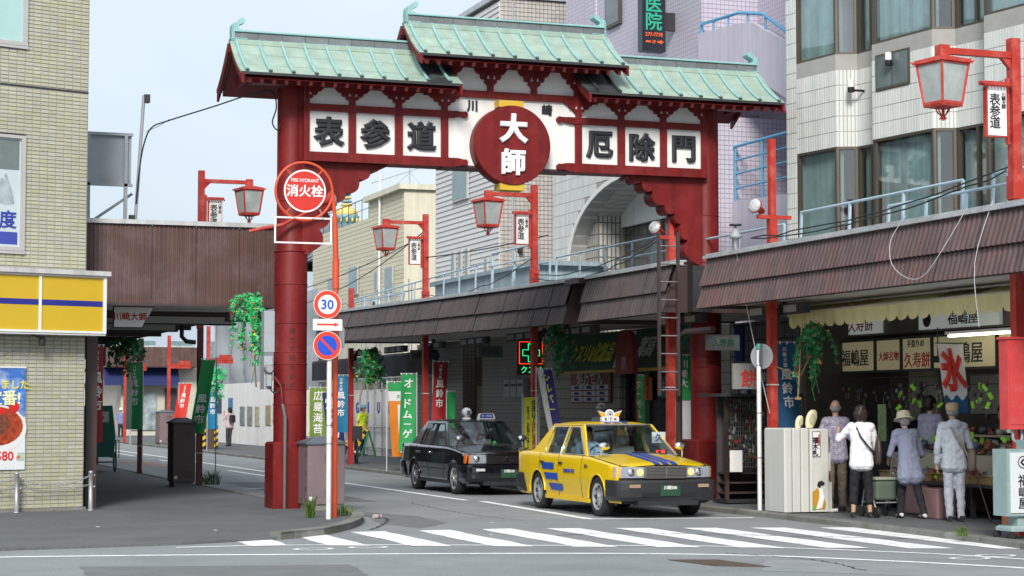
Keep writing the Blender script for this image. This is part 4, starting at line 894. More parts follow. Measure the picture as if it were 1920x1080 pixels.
# lilac building with stairs and clinic sign
LIL = mat('lilac_render', lin(205, 198, 212), .7, var=.05, streak=.1)
def brick_mat(name, c1, c2, mortar, sx, sz, msize=.06):
    if name in MATS: return MATS[name]
    m = bpy.data.materials.new(name); m.use_nodes = True; t = m.node_tree; N = t.nodes; L = t.links; b = N['Principled BSDF']; b.inputs['Roughness'].default_value = .5
    g = N.new('ShaderNodeNewGeometry'); s = N.new('ShaderNodeSeparateXYZ'); L.new(g.outputs['Position'], s.inputs[0]); ad = N.new('ShaderNodeMath'); ad.operation = 'ADD'; L.new(s.outputs[0], ad.inputs[0]); L.new(s.outputs[1], ad.inputs[1])
    cb = N.new('ShaderNodeCombineXYZ'); L.new(ad.outputs[0], cb.inputs[0]); L.new(s.outputs[2], cb.inputs[1])
    br = N.new('ShaderNodeTexBrick'); br.offset = 0; br.inputs['Color1'].default_value = (*c1, 1); br.inputs['Color2'].default_value = (*c2, 1); br.inputs['Mortar'].default_value = (*mortar, 1)
    br.inputs['Scale'].default_value = 1; br.inputs['Brick Width'].default_value = sx; br.inputs['Row Height'].default_value = sz; br.inputs['Mortar Size'].default_value = msize*sz; L.new(cb.outputs[0], br.inputs['Vector'])
    L.new(br.outputs['Color'], b.inputs['Base Color']); bp = N.new('ShaderNodeBump'); bp.invert = True; bp.inputs['Distance'].default_value = .01; L.new(br.outputs['Fac'], bp.inputs['Height']); L.new(bp.outputs[0], b.inputs['Normal'])
    MATS[name] = m; return m
LILT = brick_mat('lilac_tile', lin(204, 197, 210), lin(198, 192, 206), lin(162, 154, 170), .10, .10, .06)
BLUE = mat('sky_blue_rail', (.10, .38, .62), .4, var=.06)
bb = thing('lilac_building', 'lilac tiled building with outside stairs and a clinic sign', 'building', (18.5, 40, 0))
MB().box((17.65, 37.6, 7.71), (26, 45.7, 16)).build('wall', LILT, bb)
MB().box((17.60, 43.6, 7.72), (17.648, 44.3, 16)).build('pilaster', LILT, bb)
MB().box((19.0, 31.9, 0), (26, 37.595, 16)).build('stair_back_wall', LILT, bb)
MB().box((17.55, 31.9, 4.0), (18.6, 33.2, 16)).build('stair_pillar', LIL, bb)
MB().box((17.12, 36.0, 0), (19.0, 36.19, 7.7)).build('end_wall', LILT, bb)
def stair_parapet(pts, x0, x1): return MB().prism(pts, 'x', x0, x1).build('stair_parapet', LIL, bb)
stair_parapet([(37.58, 8.3), (37.58, 9.72), (35.6, 9.58), (35.0, 9.48), (33.5, 8.8), (31.8, 8.0), (31.8, 6.9), (34.6, 8.2)], 17.55, 17.72)
MB().box((17.73, 34.6, 8.12), (19.0, 37.5, 8.29)).build('landing', LIL, bb)
stair_parapet([(35.98, 4.1), (35.98, 5.93), (31.8, 5.79), (31.8, 4.1)], 17.55, 17.72)
MB().box((17.73, 31.8, 5.03), (19.0, 35.98, 5.17)).build('landing', LIL, bb)
MB().prism([(34.6, 8.11), (34.6, 7.85), (31.8, 6.5), (31.8, 6.8)], 'x', 17.75, 19.0).build('stair_flight', LIL, bb)
rl = MB(); rl.tube([(17.6, 37.5, 9.7), (17.6, 37.5, 9.92), (17.6, 35.7, 9.82), (17.6, 34.6, 9.58), (17.6, 33.5, 8.98), (17.6, 31.8, 8.2)], .035, 8)
for y, z in ((36.9, 9.67), (36.2, 9.62), (35.3, 9.5), (34.5, 9.25), (33.5, 8.78)): rl.tube([(17.6, y, z-.05), (17.6, y, z+.24)], .022, 6)
rl.build('handrail', BLUE, bb); rl = MB()
for z in (6.2, 6.5, 6.78, 7.07): rl.tube([(17.6, 35.95, z), (17.6, 32.0, z-.02)], .02 if z < 7 else .032, 6)
for y in (35.9, 34.7, 33.4, 32.2): rl.tube([(17.6, y, 5.83), (17.6, y, 7.08)], .026, 6)
rl.tube([(17.7, 33.0, 6.36), (17.7, 31.3, 5.4)], .026, 6); rl.build('handrail', BLUE, bb)
wf = MB().box((17.57, 42.0, 10.8), (17.645, 42.9, 13)).build('window', BRF, bb); MB().box((17.56, 42.06, 10.86), (17.569, 42.84, 12.9)).build('pane', MATS['window_reflect'], wf)
ck = thing('clinic_sign', 'dark hanging clinic sign with green characters on the lilac building', 'sign', (17.1, 39.2, 9.6))
MB().box((16.82, 38.9, 9.55), (17.38, 39.15, 12)).build('box', mat('clinic_dark', (.015, .02, .03), .35), ck); MB().box((17.38, 38.98, 10.05), (17.66, 39.08, 10.45)).build('bracket', DARK, ck)
GRN = emit('clinic_green', (.02, .32, .20), .35); ORG = emit('clinic_orange', (.6, .09, .02), .5)
text('医院', .42, GRN, ck, (17.1, 38.895, 10.40), vertical=True, line=.95, bold=.02); text('277-7778', .115, ORG, ck, (17.1, 38.895, 9.92), bold=.03, sx=.95)
text('2F', .10, ORG, ck, (17.1, 38.895, 9.76), bold=.02)
for s in (-1, 1): MB().prism([(17.1+.08, 9.74), (17.1+.08, 9.78), (17.25, 9.78), (17.25, 9.81), (17.33, 9.76), (17.25, 9.71), (17.25, 9.74)] if s > 0 else [(16.9, 9.74), (16.9, 9.78), (17.02, 9.78), (17.02, 9.74)], 'y', 38.892, 38.898).build('arrow', ORG, ck)

# white building with the arch
be = thing('arched_building', 'white tiled building with a large arched recess over the pharmacy', 'building', (17.3, 41, 0))
arc = lambda k, n=24, r=0: (40.4 + (3.65+r)*math.cos(PI*k/n), 5.2 + (1.75+r*.8)*math.sin(PI*k/n))
outer = [(45.2, 3.4), (45.2, 7.55), (36.2, 7.55), (36.2, 3.4)]
hole = [(36.75, 3.4)] + [arc(k) for k in range(24, -1, -1)] + [(44.05, 3.4)]
mb = MB(); face = [(45.2, 3.4), (45.2, 7.55), (36.2, 7.55), (36.2, 3.4), (36.75, 3.4)] + [arc(k) for k in range(24, -1, -1)] + [(44.05, 3.4)]
mb.prism(face, 'x', 17.1, 17.5); wA = mb.build('wall', WG, be)
def skipA(cs, cz):
    y = 45.2-cs; z = 3.4+cz; return abs(y-40.4) < 3.64 and z < 5.2 + 1.74*math.sqrt(max(0, 1-((y-40.4)/3.64)**2)) + .04
class Hole(list): pass
tl = []
for r in range(15):
    for k in range(int(9/.085)):
        s = k*.085; z = r*.277
        if any(skipA(s+a, z+b) for a in (0, .075) for b in (.01, .267)): continue
        tl.append((s, z))
tm = MB(); tm.box((-.010, -.0375, -.1335), (0, .0375, .1335)); tme = with_mat(tm.mesh('tile'), WT); rest = MB(); tl.sort(key=lambda q: q[0])
for i, (s, z) in enumerate(tl):
    c = (17.1, 45.2-s-.0425, 3.4+z+.138)
    if i < 150: inst('tile', tme, wA, c)
    else: rest.box((17.09, c[1]-.0375, c[2]-.1335), (17.1, c[1]+.0375, c[2]+.1335))
stuff(rest.build('tile_field', WT, wA))
ar = MB()   # plain band round the arch
ar.prism([arc(k, r=.02) for k in range(25)] + [arc(k, r=.16) for k in range(24, -1, -1)], 'x', 17.08, 17.12); ar.build('arch_band', mat('arch_white', lin(226, 226, 222), .6, var=.03), be)
so_ = MB(); so_.grid(lambda u, v: (17.12+1.2*v, *arc(24*u)), 30, 1); so_.build('arch_soffit', brick_mat('soffit_tile', lin(196, 194, 188), lin(188, 186, 180), lin(130, 128, 122), .3, .08), be)
MB().box((18.3, 36.2, 3.4), (18.6, 45.2, 7.4)).build('recess_wall', MATS['arch_white'], be)
for y0, y1 in ((37, 38.8), (38.83, 40.6), (40.63, 42.4), (42.43, 44.2)): MB().box((18.1, y0, 6.05), (18.29, y1, 7.0)).build('recess_panel', MATS['arch_white'], be)
MB().box((18.15, 36.9, 3.4), (18.29, 43.2, 6.0)).build('window', mat('arch_glass', (.05, .058, .055), .12, var=.2), be)
for y in (43.15, 40.9, 38.6): MB().box((18.08, y-.05, 3.4), (18.149, y+.05, 6.02)).build('mullion', mat('mullion_gold', (.4, .37, .28), .4, .3), be)
MB().box((17.5, 43.2, 3.4), (18.28, 44.2, 6.5)).build('recess_return', brick_mat('recess_tile', lin(200, 198, 190), lin(190, 188, 182), lin(110, 108, 102), .11, .28), be)
MB().box((17.1, 36.2, 7.55), (24, 45.2, 7.7)).build('roof_slab', MATS['arch_white'], be)
MB().box((17.5, 36.2, .08), (24, 45.2, 3.4)).build('ground_floor_core', ROOMD, be)

# grey building with sidings and small square tiles
bc = thing('siding_building', 'grey building with horizontal sidings and a wall of small square tiles', 'building', (18, 52, 0))
SID = mat('siding_pale', lin(206, 204, 202), .55, var=.04, rnd=.04); GRD = mat('square_tile_grey', lin(190, 184, 178), .4, var=.04, rnd=.10)
wc = MB().prism([(17.5, 50.4), (17.5, 56.3), (24, 56.3), (24, 50.4)], 'z', 0, 13.1).build('wall', mat('tile_joint_grey', lin(112, 106, 102), .8), bc)
z = 4.0
while z < 12.9:
    y1 = 56.3
    if y1 > 50.7: MB().prism([(17.45, z), (17.475, z+.145), (17.5, z+.145), (17.5, z)], 'y', 50.402, y1).build('siding_board', SID, wc)
    z += .15
wall_tiles(wc, (17.5, 50.4, 4.0), (1,0,0), (0,0,1), (0,-1,0), 2.3, 9.1, .118, .118, .014, .010, GRD, (), 300, 0, 'tile', (.9, 4.5))
for y0, y1, z0, z1 in ((53.0, 54.4, 7.75, 8.8), (54.2, 54.5, 5.3, 6.3), (53.55, 53.85, 5.3, 6.3), (52.9, 53.2, 5.3, 6.3), (51.2, 51.45, 5.4, 5.9)):
    w = MB().box((17.38, y0, z0), (17.449, y1, z1)).build('window', FR, bc); MB().box((17.372, y0+.05, z0+.05), (17.379, y1-.05, z1-.05)).build('pane', mat('window_teal', (.16, .24, .25), .12, var=.2), w)
MB().tube([(17.85, 50.36, 4), (17.85, 50.36, 13)], .03, 8).build('drain_pipe', GREYP, bc); MB().box((18.25, 50.25, 11.0), (18.45, 50.389, 11.2)).build('vent_cap', BROWN, bc)
MB().box((18.0, 50.2, 6.0), (18.1, 50.389, 6.12)).build('wall_camera', DARK, bc)
MB().box((17.38, 50.3, 13.1), (24, 56.4, 13.25)).build('roof_edge', FLASH, bc)
# cream building
bd = thing('cream_building', 'cream building with siding and an antenna beyond the grey building', 'building', (20, 68, 0))
CRM = mat('cream_wall', lin(218, 212, 192), .7, var=.04, streak=.12); CRS = mat('cream_siding', lin(206, 200, 176), .7, var=.04, rnd=.05)
wd = MB().box((19.02, 65, 0), (27, 69.6, 9.35)).build('wall', CRM, bd); MB().box((19.02, 69.6, 0), (27, 78.5, 8.75)).build('rear_wall', CRM, bd)
z = 4.2
while z < 9.3:
    MB().prism([(19.004, z), (19.012, z+.15), (19.02, z+.15), (19.02, z)], 'y', 65.002, 69.59 if z > 8.7 else 78.4).build('siding_board', CRS, wd); z += .158
MB().box((18.8, 64.85, 9.351), (27, 69.8, 9.55)).build('parapet', CRM, bd)
for y0, y1, z0, z1 in ((66.2, 67.2, 5.75, 6.75), (68.2, 68.6, 6.0, 6.7), (71.0, 72.3, 6.0, 7.1), (74.5, 75.6, 5.8, 6.9)):
    w = MB().box((18.92, y0, z0), (18.985, y1, z1)).build('window', FR, bd); MB().box((18.91, y0+.05, z0+.05), (18.919, y1-.05, z1-.05)).build('pane', MATS['window_teal'], w)
rl = MB(); rl.tube([(19.1, 69.9, 9.6), (19.1, 78, 9.55)], .018, 6); rl.tube([(19.1, 69.9, 9.2), (19.1, 78, 9.15)], .012, 6)
for k in range(9): rl.tube([(19.1, 70+k, 8.75), (19.1, 70+k, 9.58)], .014, 6)
rl.build('roof_rail', BROWN, bd)
MB().tube([(18.9, 67.8, 4.2), (18.9, 67.8, 10.2)], .04, 8).build('drain_pipe', WHITE, bd)
an = thing('tv_antenna', 'thin television antenna on the cream building roof', 'antenna', (19.8, 67, 9.5)); mb = MB(); mb.tube([(19.8, 67, 9.5), (19.8, 67, 10.4)], .02, 6); mb.tube([(18.7, 68.2, 9.9), (20.6, 66, 10.5)], .014, 5)
for k in range(9): c = Vector((18.7, 68.2, 9.9)).lerp(Vector((20.6, 66, 10.5)), (k+.5)/9); mb.tube([c+Vector((-.03, -.03, -.18)), c+Vector((.03, .03, .18))], .008, 4)
mb.tube([(19.8, 67, 10.2), (20.3, 66.6, 9.5)], .012, 4); mb.tube([(19.8, 67, 10.2), (19.1, 67.4, 9.5)], .012, 4); mb.build('mast', STEEL, an)
rp2 = thing('roof_pipes', 'grey roof pipes between the cream and the grey building', 'pipes', (20.3, 64, 9.6)); mb = MB(); mb.tube([(20.2, 64.2, 8), (20.2, 64.2, 10.2), (20.4, 64.2, 10.35), (20.7, 64.2, 10.35)], .06, 8); mb.tube([(20.45, 64.2, 8), (20.45, 64.2, 10.0)], .05, 8); mb.build('pipe', GREYP, rp2)
# temple roof with a gilded spire, far behind
tp = thing('temple_hall', 'dark tiled temple roof with a green and gold spire far behind', 'temple', (39, 152, 0))
TR = mat('temple_tile', (.17, .18, .20), .6, var=.2); TW = mat('temple_wood', (.05, .03, .028), .7, var=.2); TG = mat('gilt', (.66, .52, .16), .4, 0, var=.1); TB = mat('spire_green', (.16, .33, .38), .5, var=.15)
MB().box((33.5, 146, 0), (46, 160, 12.3)).build('wall', TW, tp)
def hip(x0, x1, y0, y1, z0, z1, k, nm):
    mb = MB(); cx, cy = (x0+x1)/2, (y0+y1)/2; rings = []
    for i in range(7):
        t = i/6; s = 1-t*(1-k); z = z0+(z1-z0)*(t**1.35); rings.append([(cx+(x0-cx)*s, cy+(y0-cy)*s, z+.35*(1-t)**3), (cx+(x1-cx)*s, cy+(y0-cy)*s, z+.35*(1-t)**3), (cx+(x1-cx)*s, cy+(y1-cy)*s, z+.35*(1-t)**3), (cx+(x0-cx)*s, cy+(y1-cy)*s, z+.35*(1-t)**3)])
    mb.loft(rings, True, True, False); rf = mb.build(nm, TR, tp)
    for j in range(26):
        u = (j+.5)/26; MB().tube([(x0+(x1-x0)*u + (cx-(x0+(x1-x0)*u))*(1-k)*t, y0+(cy-y0)*(1-k)*t, z0+(z1-z0)*t**1.35+.35*(1-t)**3+.05) for t in (0, .25, .5, .75, 1)], .10, 5).build('tile_roll', TR, rf)
    for j in range(20):
        u = (j+.5)/20; MB().tube([(x0+(cx-x0)*(1-k)*t, y0+(y1-y0)*u+(cy-(y0+(y1-y0)*u))*(1-k)*t, z0+(z1-z0)*t**1.35+.35*(1-t)**3+.05) for t in (0, .25, .5, .75, 1)], .10, 5).build('tile_roll', TR, rf)
hip(32, 47.5, 144.5, 161, 12.6, 16.3, .25, 'roof'); hip(31.8, 47.8, 144, 161.5, 9.6, 11.2, .85, 'lower_roof')
for k in range(9): MB().box((32.6, 146.2+1.4*k, 9.6), (33.0, 146.6+1.4*k, 12.8)).build('column', TW, tp)
MB().lathe([(.9, 16.2), (.9, 16.9), (1.0, 16.95), (1.05, 17.25), (.9, 17.3)], (39.6, 152, 0), 20).build('spire_base', TB, tp)
MB().lathe([(.9, 17.301), (.95, 17.5), (.6, 17.9), (.3, 18.05)], (39.6, 152, 0), 20).build('spire_dome', TG, tp)
for k in range(6):
    z = 18.1+.28*k; r = .5-.045*k; MB().lathe([(r*.6, z-.06), (r, z), (r, z+.09), (r*.6, z+.15)], (39.6, 152, 0), 18).build('spire_ring', TG if k % 2 == 0 else TB, tp)
MB().lathe([(.2, 19.7), (.25, 19.9), (.1, 20.2), (.02, 20.7)], (39.6, 152, 0), 14).build('spire_tip', TG, tp)
for k in range(14): a = 2*PI*k/14; MB().ell((39.6+1.02*math.cos(a), 152+1.02*math.sin(a), 16.85), (.11, .11, .2), 8, 6).build('lotus_boss', TG, tp)
# building site hoardings
HO = mat('hoarding_white', lin(214, 214, 214), .5, var=.05, streak=.12); SHT = mat('scaffold_sheet', lin(168, 172, 176), .6, var=.06, streak=.12)
ho = thing('site_hoarding', 'white building site hoarding with posters beyond the gate column', 'hoarding', (17.8, 85, 0))
for k in range(20): corr_sheet((17.8, 95-.9*k, .08), (0,-1,0), (0,0,1), (-1,0,0), .895, 2.75, .15, .012, HO, ho, 'panel')
pc = [((.03, .035, .08), 92.0, 1.9), ((.05, .2, .4), 89.3, 1.75), ((.3, .38, .32), 89.2, 1.2), ((.2, .24, .26), 86.6, 1.35), ((.26, .28, .27), 85.0, 1.35), ((.45, .45, .32), 83.4, 1.35), ((.35, .3, .18), 81.2, 1.4), ((.5, .58, .5), 79.8, 1.5)]
for k, (c_, y, zc) in enumerate(pc):
    MB().box((17.76, y-.5, zc-.42), (17.785, y+.5, zc+.42)).build('site_poster', mat('site_poster_%d' % k, c_, .5, var=.6, scale=6), ho)
sc = thing('scaffold_sheet', 'tall grey scaffold sheet above the white hoarding', 'sheet', (18.2, 85, 2.8))
MB().grid(lambda u, v: (18.2+.06*math.sin(u*40+v*3)+.05*math.sin(v*11+u*9), 96-22*u, 2.8+3.6*v-.4*u*(1-v)), 60, 14).build('sheet', SHT, sc)
for y in (95, 91.5, 88, 84.5, 81, 77.5): MB().tube([(18.12, y, 2.7), (18.12, y, 6.6)], .03, 6).build('scaffold_pole', STEEL, sc)
h2 = thing('site_hoarding', 'white building site hoarding with blue letters behind the flags', 'hoarding', (17.8, 65, 0))
for k in range(16):
    corr_sheet((17.8, 71.8-.95*k, .08), (0,-1,0), (0,0,1), (-1,0,0), .94, 2.25, .3, .01, HO, h2, 'panel')
    MB().tube([(17.74, 71.8-.95*k, .08), (17.74, 71.8-.95*k, 3.3)], .022, 6).build('pole', STEEL, h2)
for ch, y in (('G', 66.6), ('I', 65.1), ('U', 63.8), ('M', 62.4), ('R', 68.2)): text(ch, .52, INKB, h2, (17.78, y, 1.72), RAD(-90), bold=.02)
for z in (.35, 1.05, 2.7, 3.2): MB().tube([(17.70, 72, z), (17.70, 56.7, z)], .022, 6).build('rail', STEEL, h2)
sk = thing('site_scaffolding', 'steel scaffold frame above the white hoarding with blue letters', 'scaffold', (19, 64, 0))
mb = MB()
for y in (58, 60, 62, 64, 66, 68, 70):
    for x in (18.3, 19.0 if y > 0 else 0): mb.tube([(x, y, 0), (x, y, 6.0)], .024, 6)
for z in (3.4, 4.2, 5.0, 5.6): mb.tube([(18.3, 57.5, z), (18.3, 71, z)], .022, 6)
mb.build('tube_frame', STEEL, sk); MB().box((18.2, 57.5, 3.3), (19.1, 71, 3.36)).build('plank', GREYP, sk)
MB().box((18.6, 56.4, 0), (24, 60.3, 4.8)).build('unfinished_wall', mat('site_wall', (.35, .34, .32), .8, var=.2), sk)
# awning strip
av = thing('black_awning', 'long black shop valance under the far canopy', 'awning', (16.4, 60, 2.6)); MB().grid(lambda u, v: (16.3+.02*math.sin(u*60), 67.3-14.8*u, 2.66+.62*v), 50, 2).build('valance', mat('black_cloth', (.012, .012, .018), .8, var=.2), av)
MB().box((16.31, 52.5, 3.26), (16.36, 67.3, 3.34)).build('rail', DARK, av)
# far end of the street
fb = thing('far_shop_row', 'distant shop with a brown fascia and a blue awning at the street end', 'building', (18, 118, 0))
MB().box((16.6, 116.4, 0), (28, 130, 4.1)).build('wall', mat('far_wall', lin(190, 184, 170), .8, var=.1), fb)
for k in range(8): corr_sheet((15.5+.67*k, 115, 4.15), (1,0,0), (0,0,1), (0,-1,0), .665, 1.15, .11, .02, CORR, fb, 'cladding_sheet')
MB().box((15.5, 115.02, 4.1), (20.9, 130, 4.2)).build('canopy', BROWN, fb); MB().box((15.45, 114.95, 5.3), (20.9, 115.1, 5.4)).build('flashing', FLASH, fb)
MB().add([(15.5, 115.4, 3.05), (19.9, 115.4, 3.05), (19.9, 116, 4.1), (15.5, 116, 4.1)], [(0,1,2,3)]).build('awning', mat('navy_cloth', (.01, .02, .10), .8, var=.1), fb)
MB().box((17.2, 116.3, .4), (18.7, 116.39, 2.7)).build('shop_window', mat('far_window', (.3, .35, .36), .2, var=.5, scale=2), fb); MB().box((19.2, 116.25, 0), (19.9, 116.39, 2.9)).build('doorway', DARK, fb)
bf = thing('far_grey_block', 'far grey blue apartment block above the street end', 'building', (21, 140, 0)); MB().box((19.5, 136, 0), (34, 150, 11.5)).build('wall', mat('far_block', lin(170, 182, 195), .8, var=.05), bf)
for k in range(3):
    for j in range(3): MB().box((20.2+2.6*k, 135.9, 1.8+3.1*j), (21.7+2.6*k, 135.99, 3.3+3.1*j)).build('window', MATS['window_teal'], bf)
bg2 = thing('far_cream_block', 'far cream house at the left end of the street', 'building', (15, 145, 0)); MB().box((9, 143, 0), (19, 155, 8.4)).build('wall', mat('far_cream', lin(205, 198, 180), .8, var=.08), bg2)
for k in range(3): MB().box((11.5+2.4*k, 142.9, 4.2), (12.9+2.4*k, 142.99, 5.7)).build('window', MATS['window_teal'], bg2)
MB().box((9, 142.4, 3.5), (19, 142.99, 3.7)).build('balcony', MATS['far_cream'], bg2)
MB().box((8.8, 142.2, 8.4), (19.2, 155, 8.7)).build('roof', GREYP, bg2)
bh = thing('left_far_shops', 'row of dark shops behind the left canopy', 'building', (3, 72, 0)); MB().box((0, 62.5, 0), (5.2, 120, 6)).build('wall', mat('left_far_wall', (.2, .19, .18), .8, var=.2), bh); MB().box((5.2, 62.6, 3.4), (7.3, 90, 4.6)).build('canopy', BROWN, bh)
# ------------------------------------------------------------------ traffic signs and hydrant sign at the left corner
ORG_P = mat('orange_paint', (.62, .07, .018), .45, var=.12, dirt=(.45, .12, .08), dirt_amt=.4, dscale=6); SRED = mat('sign_red', (.70, .045, .02), .4, var=.03); SBLUE = mat('sign_blue_film', (.015, .07, .55), .4); SWH = mat('sign_white', (.80, .80, .79), .4, var=.02)
def disc_y(x, y, z, r0, r1, d=.002, n=48):
    mb = MB(); vs = []
    for k in range(n):
        c_, s_ = math.cos(2*PI*k/n), math.sin(2*PI*k/n); vs += [(x+r0*c_, y, z+r0*s_), (x+r1*c_, y, z+r1*s_)]
    if r0 == 0: mb.add([(x+r1*math.cos(2*PI*k/n), y, z+r1*math.sin(2*PI*k/n)) for k in range(n)], [tuple(range(n))])
    else: mb.add(vs, [(2*k, 2*k+1, (2*k+3) % (2*n), (2*k+2) % (2*n)) for k in range(n)])
    return mb
tsn = thing('traffic_sign_pole', 'slim white pole with speed limit, arrow and no parking signs', 'traffic sign', (7.12, 28.3, .035))
MB().tube([(7.12, 28.3, .03), (7.12, 28.3, 3.42)], .038, 14).build('pole', mat('pole_white', (.72, .73, .73), .4, var=.08, dirt=(.4, .33, .28), dirt_amt=.5, dscale=5), tsn)
for z in (1.15, 1.42): MB().tube([(7.12, 28.3, z), (7.12, 28.3, z+.02)], .042, 14).build('band', STEEL, tsn)
p = MB().lathe([(.212, 0), (.212, .012)], (7.07, 28.25, 3.235), 48, ax=(0, -1, 0)).build('speed_sign', SWH, tsn)
disc_y(7.07, 28.236, 3.235, .145, .205).build('red_ring', SRED, p); text('30', .20, SBLUE, p, (7.07, 28.234, 3.235), bold=.025, ext=.001)
p = MB().prism([(6.86, 2.845), (7.29, 2.845), (7.3, 2.855), (7.3, 3.005), (7.29, 3.015), (6.86, 3.015), (6.85, 3.005), (6.85, 2.855)], 'y', 28.238, 28.25).build('arrow_plate', SWH, tsn)
MB().prism([(6.91, 2.92), (7.18, 2.92), (7.18, 2.90), (7.25, 2.934), (7.18, 2.968), (7.18, 2.948), (6.91, 2.948)], 'y', 28.2345, 28.238).build('arrow', SRED, p)
p = MB().lathe([(.215, 0), (.215, .012)], (7.07, 28.25, 2.62), 48, ax=(0, -1, 0)).build('no_parking_sign', SWH, tsn)
disc_y(7.07, 28.236, 2.62, .15, .207).build('red_ring', SRED, p); disc_y(7.07, 28.2362, 2.62, 0, .15).build('blue_field', SBLUE, p); a = RAD(-45)
bar(MB(), (7.07-.15*.7, 28.2335, 2.62+.15*.7), (7.07+.15*.7, 28.2335, 2.62-.15*.7), .036, .003, up=(0, 1, 0)).build('red_slash', SRED, p)
hy = thing('hydrant_sign', 'round red fire hydrant sign on a tall orange pole with an empty frame', 'sign', (7.30, 28.65, .035))
MB().tube([(7.30, 28.65, .03), (7.30, 28.65, 3.95), (7.28, 28.65, 4.6)], .042, 14).build('pole', ORG_P, hy); MB().tube([(7.30, 28.65, 3.5), (7.30, 28.65, 3.95)], .052, 14).build('sleeve', ORG_P, hy)
MB().tube([(6.80+.44*math.cos(RAD(k)), 28.65, 4.97+.44*math.sin(RAD(k))) for k in range(-60, 301, 8)], .022, 8).build('ring', ORG_P, hy)
MB().tube([(7.28, 28.65, 4.6), (7.24, 28.65, 4.97)], .03, 8).build('bend', ORG_P, hy)
p = MB().lathe([(.315, 0), (.325, .01), (.325, .022)], (6.80, 28.62, 4.97), 48, ax=(0, -1, 0)).build('disc', SWH, hy); disc_y(6.80, 28.5965, 4.97, 0, .30).build('red_field', mat('hydrant_red', (.60, .03, .02), .35, var=.08), p)
text('FIRE HYDRANT', .075, SWH, p, (6.80, 28.594, 5.13), bold=.02, ext=.001, sx=.85); text('消火栓', .19, SWH, p, (6.80, 28.594, 4.97), bold=.035, ext=.001)
mb = MB()
for a in (50, 130, 230, 310): bar(mb, (6.80+.32*math.cos(RAD(a)), 28.64, 4.97+.32*math.sin(RAD(a))), (6.80+.43*math.cos(RAD(a)), 28.64, 4.97+.43*math.sin(RAD(a))), .02, .012, up=(0,1,0))
mb.build('spoke', ORG_P, hy); mb = MB()
for q in ((6.34, 4.55, 7.23, 4.575), (6.34, 4.17, 7.23, 4.195), (6.34, 4.195, 6.365, 4.55), (7.205, 4.195, 7.23, 4.55)): mb.box((q[0], 28.63, q[1]), (q[2], 28.65, q[3]))
mb.build('empty_frame', WHITE, hy); MB().tube(sag((7.05, 28.62, 4.7), (7.1, 28.62, 4.55), .05, 6), .006, 5).build('chain', STEEL, hy)
MB().prism([(6.82+.55, 2.6), (7.46, 2.6), (7.46, 2.9), (6.82+.55, 3.0)], 'y', 28.72, 28.74).build('back_plate', STEEL, hy)
# utility cabinets
def cabinet(label, x0, x1, y0, y1, z1, m, capm, group=None):
    t = thing('utility_cabinet', label, 'cabinet', ((x0+x1)/2, (y0+y1)/2, .03), group)
    MB().box((x0+.03, y0+.03, .02), (x1-.03, y1-.03, .13)).build('base', KERB, t)
    MB().box((x0, y0, .13), (x1, y1, z1)).build('body', m, t, bevel=.008)
    cx, cy = (x0+x1)/2, (y0+y1)/2
    MB().loft([[(x0-.03, y0-.03, z1), (x1+.03, y0-.03, z1), (x1+.03, y1+.03, z1), (x0-.03, y1+.03, z1)], [(x0-.03, y0-.03, z1+.03), (x1+.03, y0-.03, z1+.03), (x1+.03, y1+.03, z1+.03), (x0-.03, y1+.03, z1+.03)], [(cx-.1, cy-.1, z1+.13), (cx+.1, cy-.1, z1+.13), (cx+.1, cy+.1, z1+.13), (cx-.1, cy+.1, z1+.13)]], True, True, False).build('cap', capm, t)
    d = MB().box((x0-.006, y0+.04, .2), (x0-.001, y1-.04, z1-.05)).build('door', m, t)
    for z in (.35, z1*.55, z1-.2): MB().box((x0-.02, y0+.06, z), (x0-.007, y0+.085, z+.07)).build('hinge', DARK, d)
    for zz in (z1-.28, .25):
        for k in range(5): MB().box((x0+(x1-x0)*.45, y0-.012, zz+.03*k), (x0+(x1-x0)*.8, y0-.001, zz+.012+.03*k)).build('louvre', m, t)
    MB().box((x0+.03, y0-.003, .2), (x0+.09, y0-.0005, .26)).build('sticker', WHITE, t)
CABM = mat('cabinet_mauve', lin(122, 104, 108), .5, var=.06, streak=.08); CAPM = mat('cabinet_cap', lin(88, 94, 104), .5, var=.08)
cabinet('mauve utility cabinet with a grey cap beside the left gate column', 7.38, 8.0, 30.72, 31.38, 1.10, CABM, CAPM)
cabinet('dark brown utility cabinet behind the green flag by the red post', 6.95, 7.42, 41.0, 41.7, 1.36, mat('cabinet_brown', lin(80, 66, 64), .5, var=.1), DARK)
cabinet('pinkish utility cabinet far along the right pavement', 14.2, 14.9, 87.5, 88.6, 1.5, CABM, CAPM)
hz = thing('hazard_cabinet', 'small brown cabinet with yellow and black striped boards on the far pavement', 'cabinet', (14.5, 77, .08))
MB().box((14.15, 76.8, .08), (14.75, 77.6, 1.2)).build('body', MATS['cabinet_brown'], hz); MB().loft([[(14.1, 76.75, 1.2), (14.8, 76.75, 1.2), (14.8, 77.65, 1.2), (14.1, 77.65, 1.2)], [(14.35, 77.1, 1.33), (14.55, 77.1, 1.33), (14.55, 77.3, 1.33), (14.35, 77.3, 1.33)]], True, True, False).build('cap', CAPM, hz)
HY = mat('hazard_yellow', (.75, .48, .02), .5); HK = mat('hazard_black', (.015, .015, .015), .5)
for x in (14.12, 14.62):
    b_ = MB().box((x, 76.7, .1), (x+.16, 76.74, 1.15)).build('striped_board', HK, hz)
    for k in range(4): MB().prism([(x+.002, .14+.26*k), (x+.158, .24+.26*k), (x+.158, .37+.26*k), (x+.002, .27+.26*k)], 'y', 76.69, 76.699).build('stripe', HY, b_)
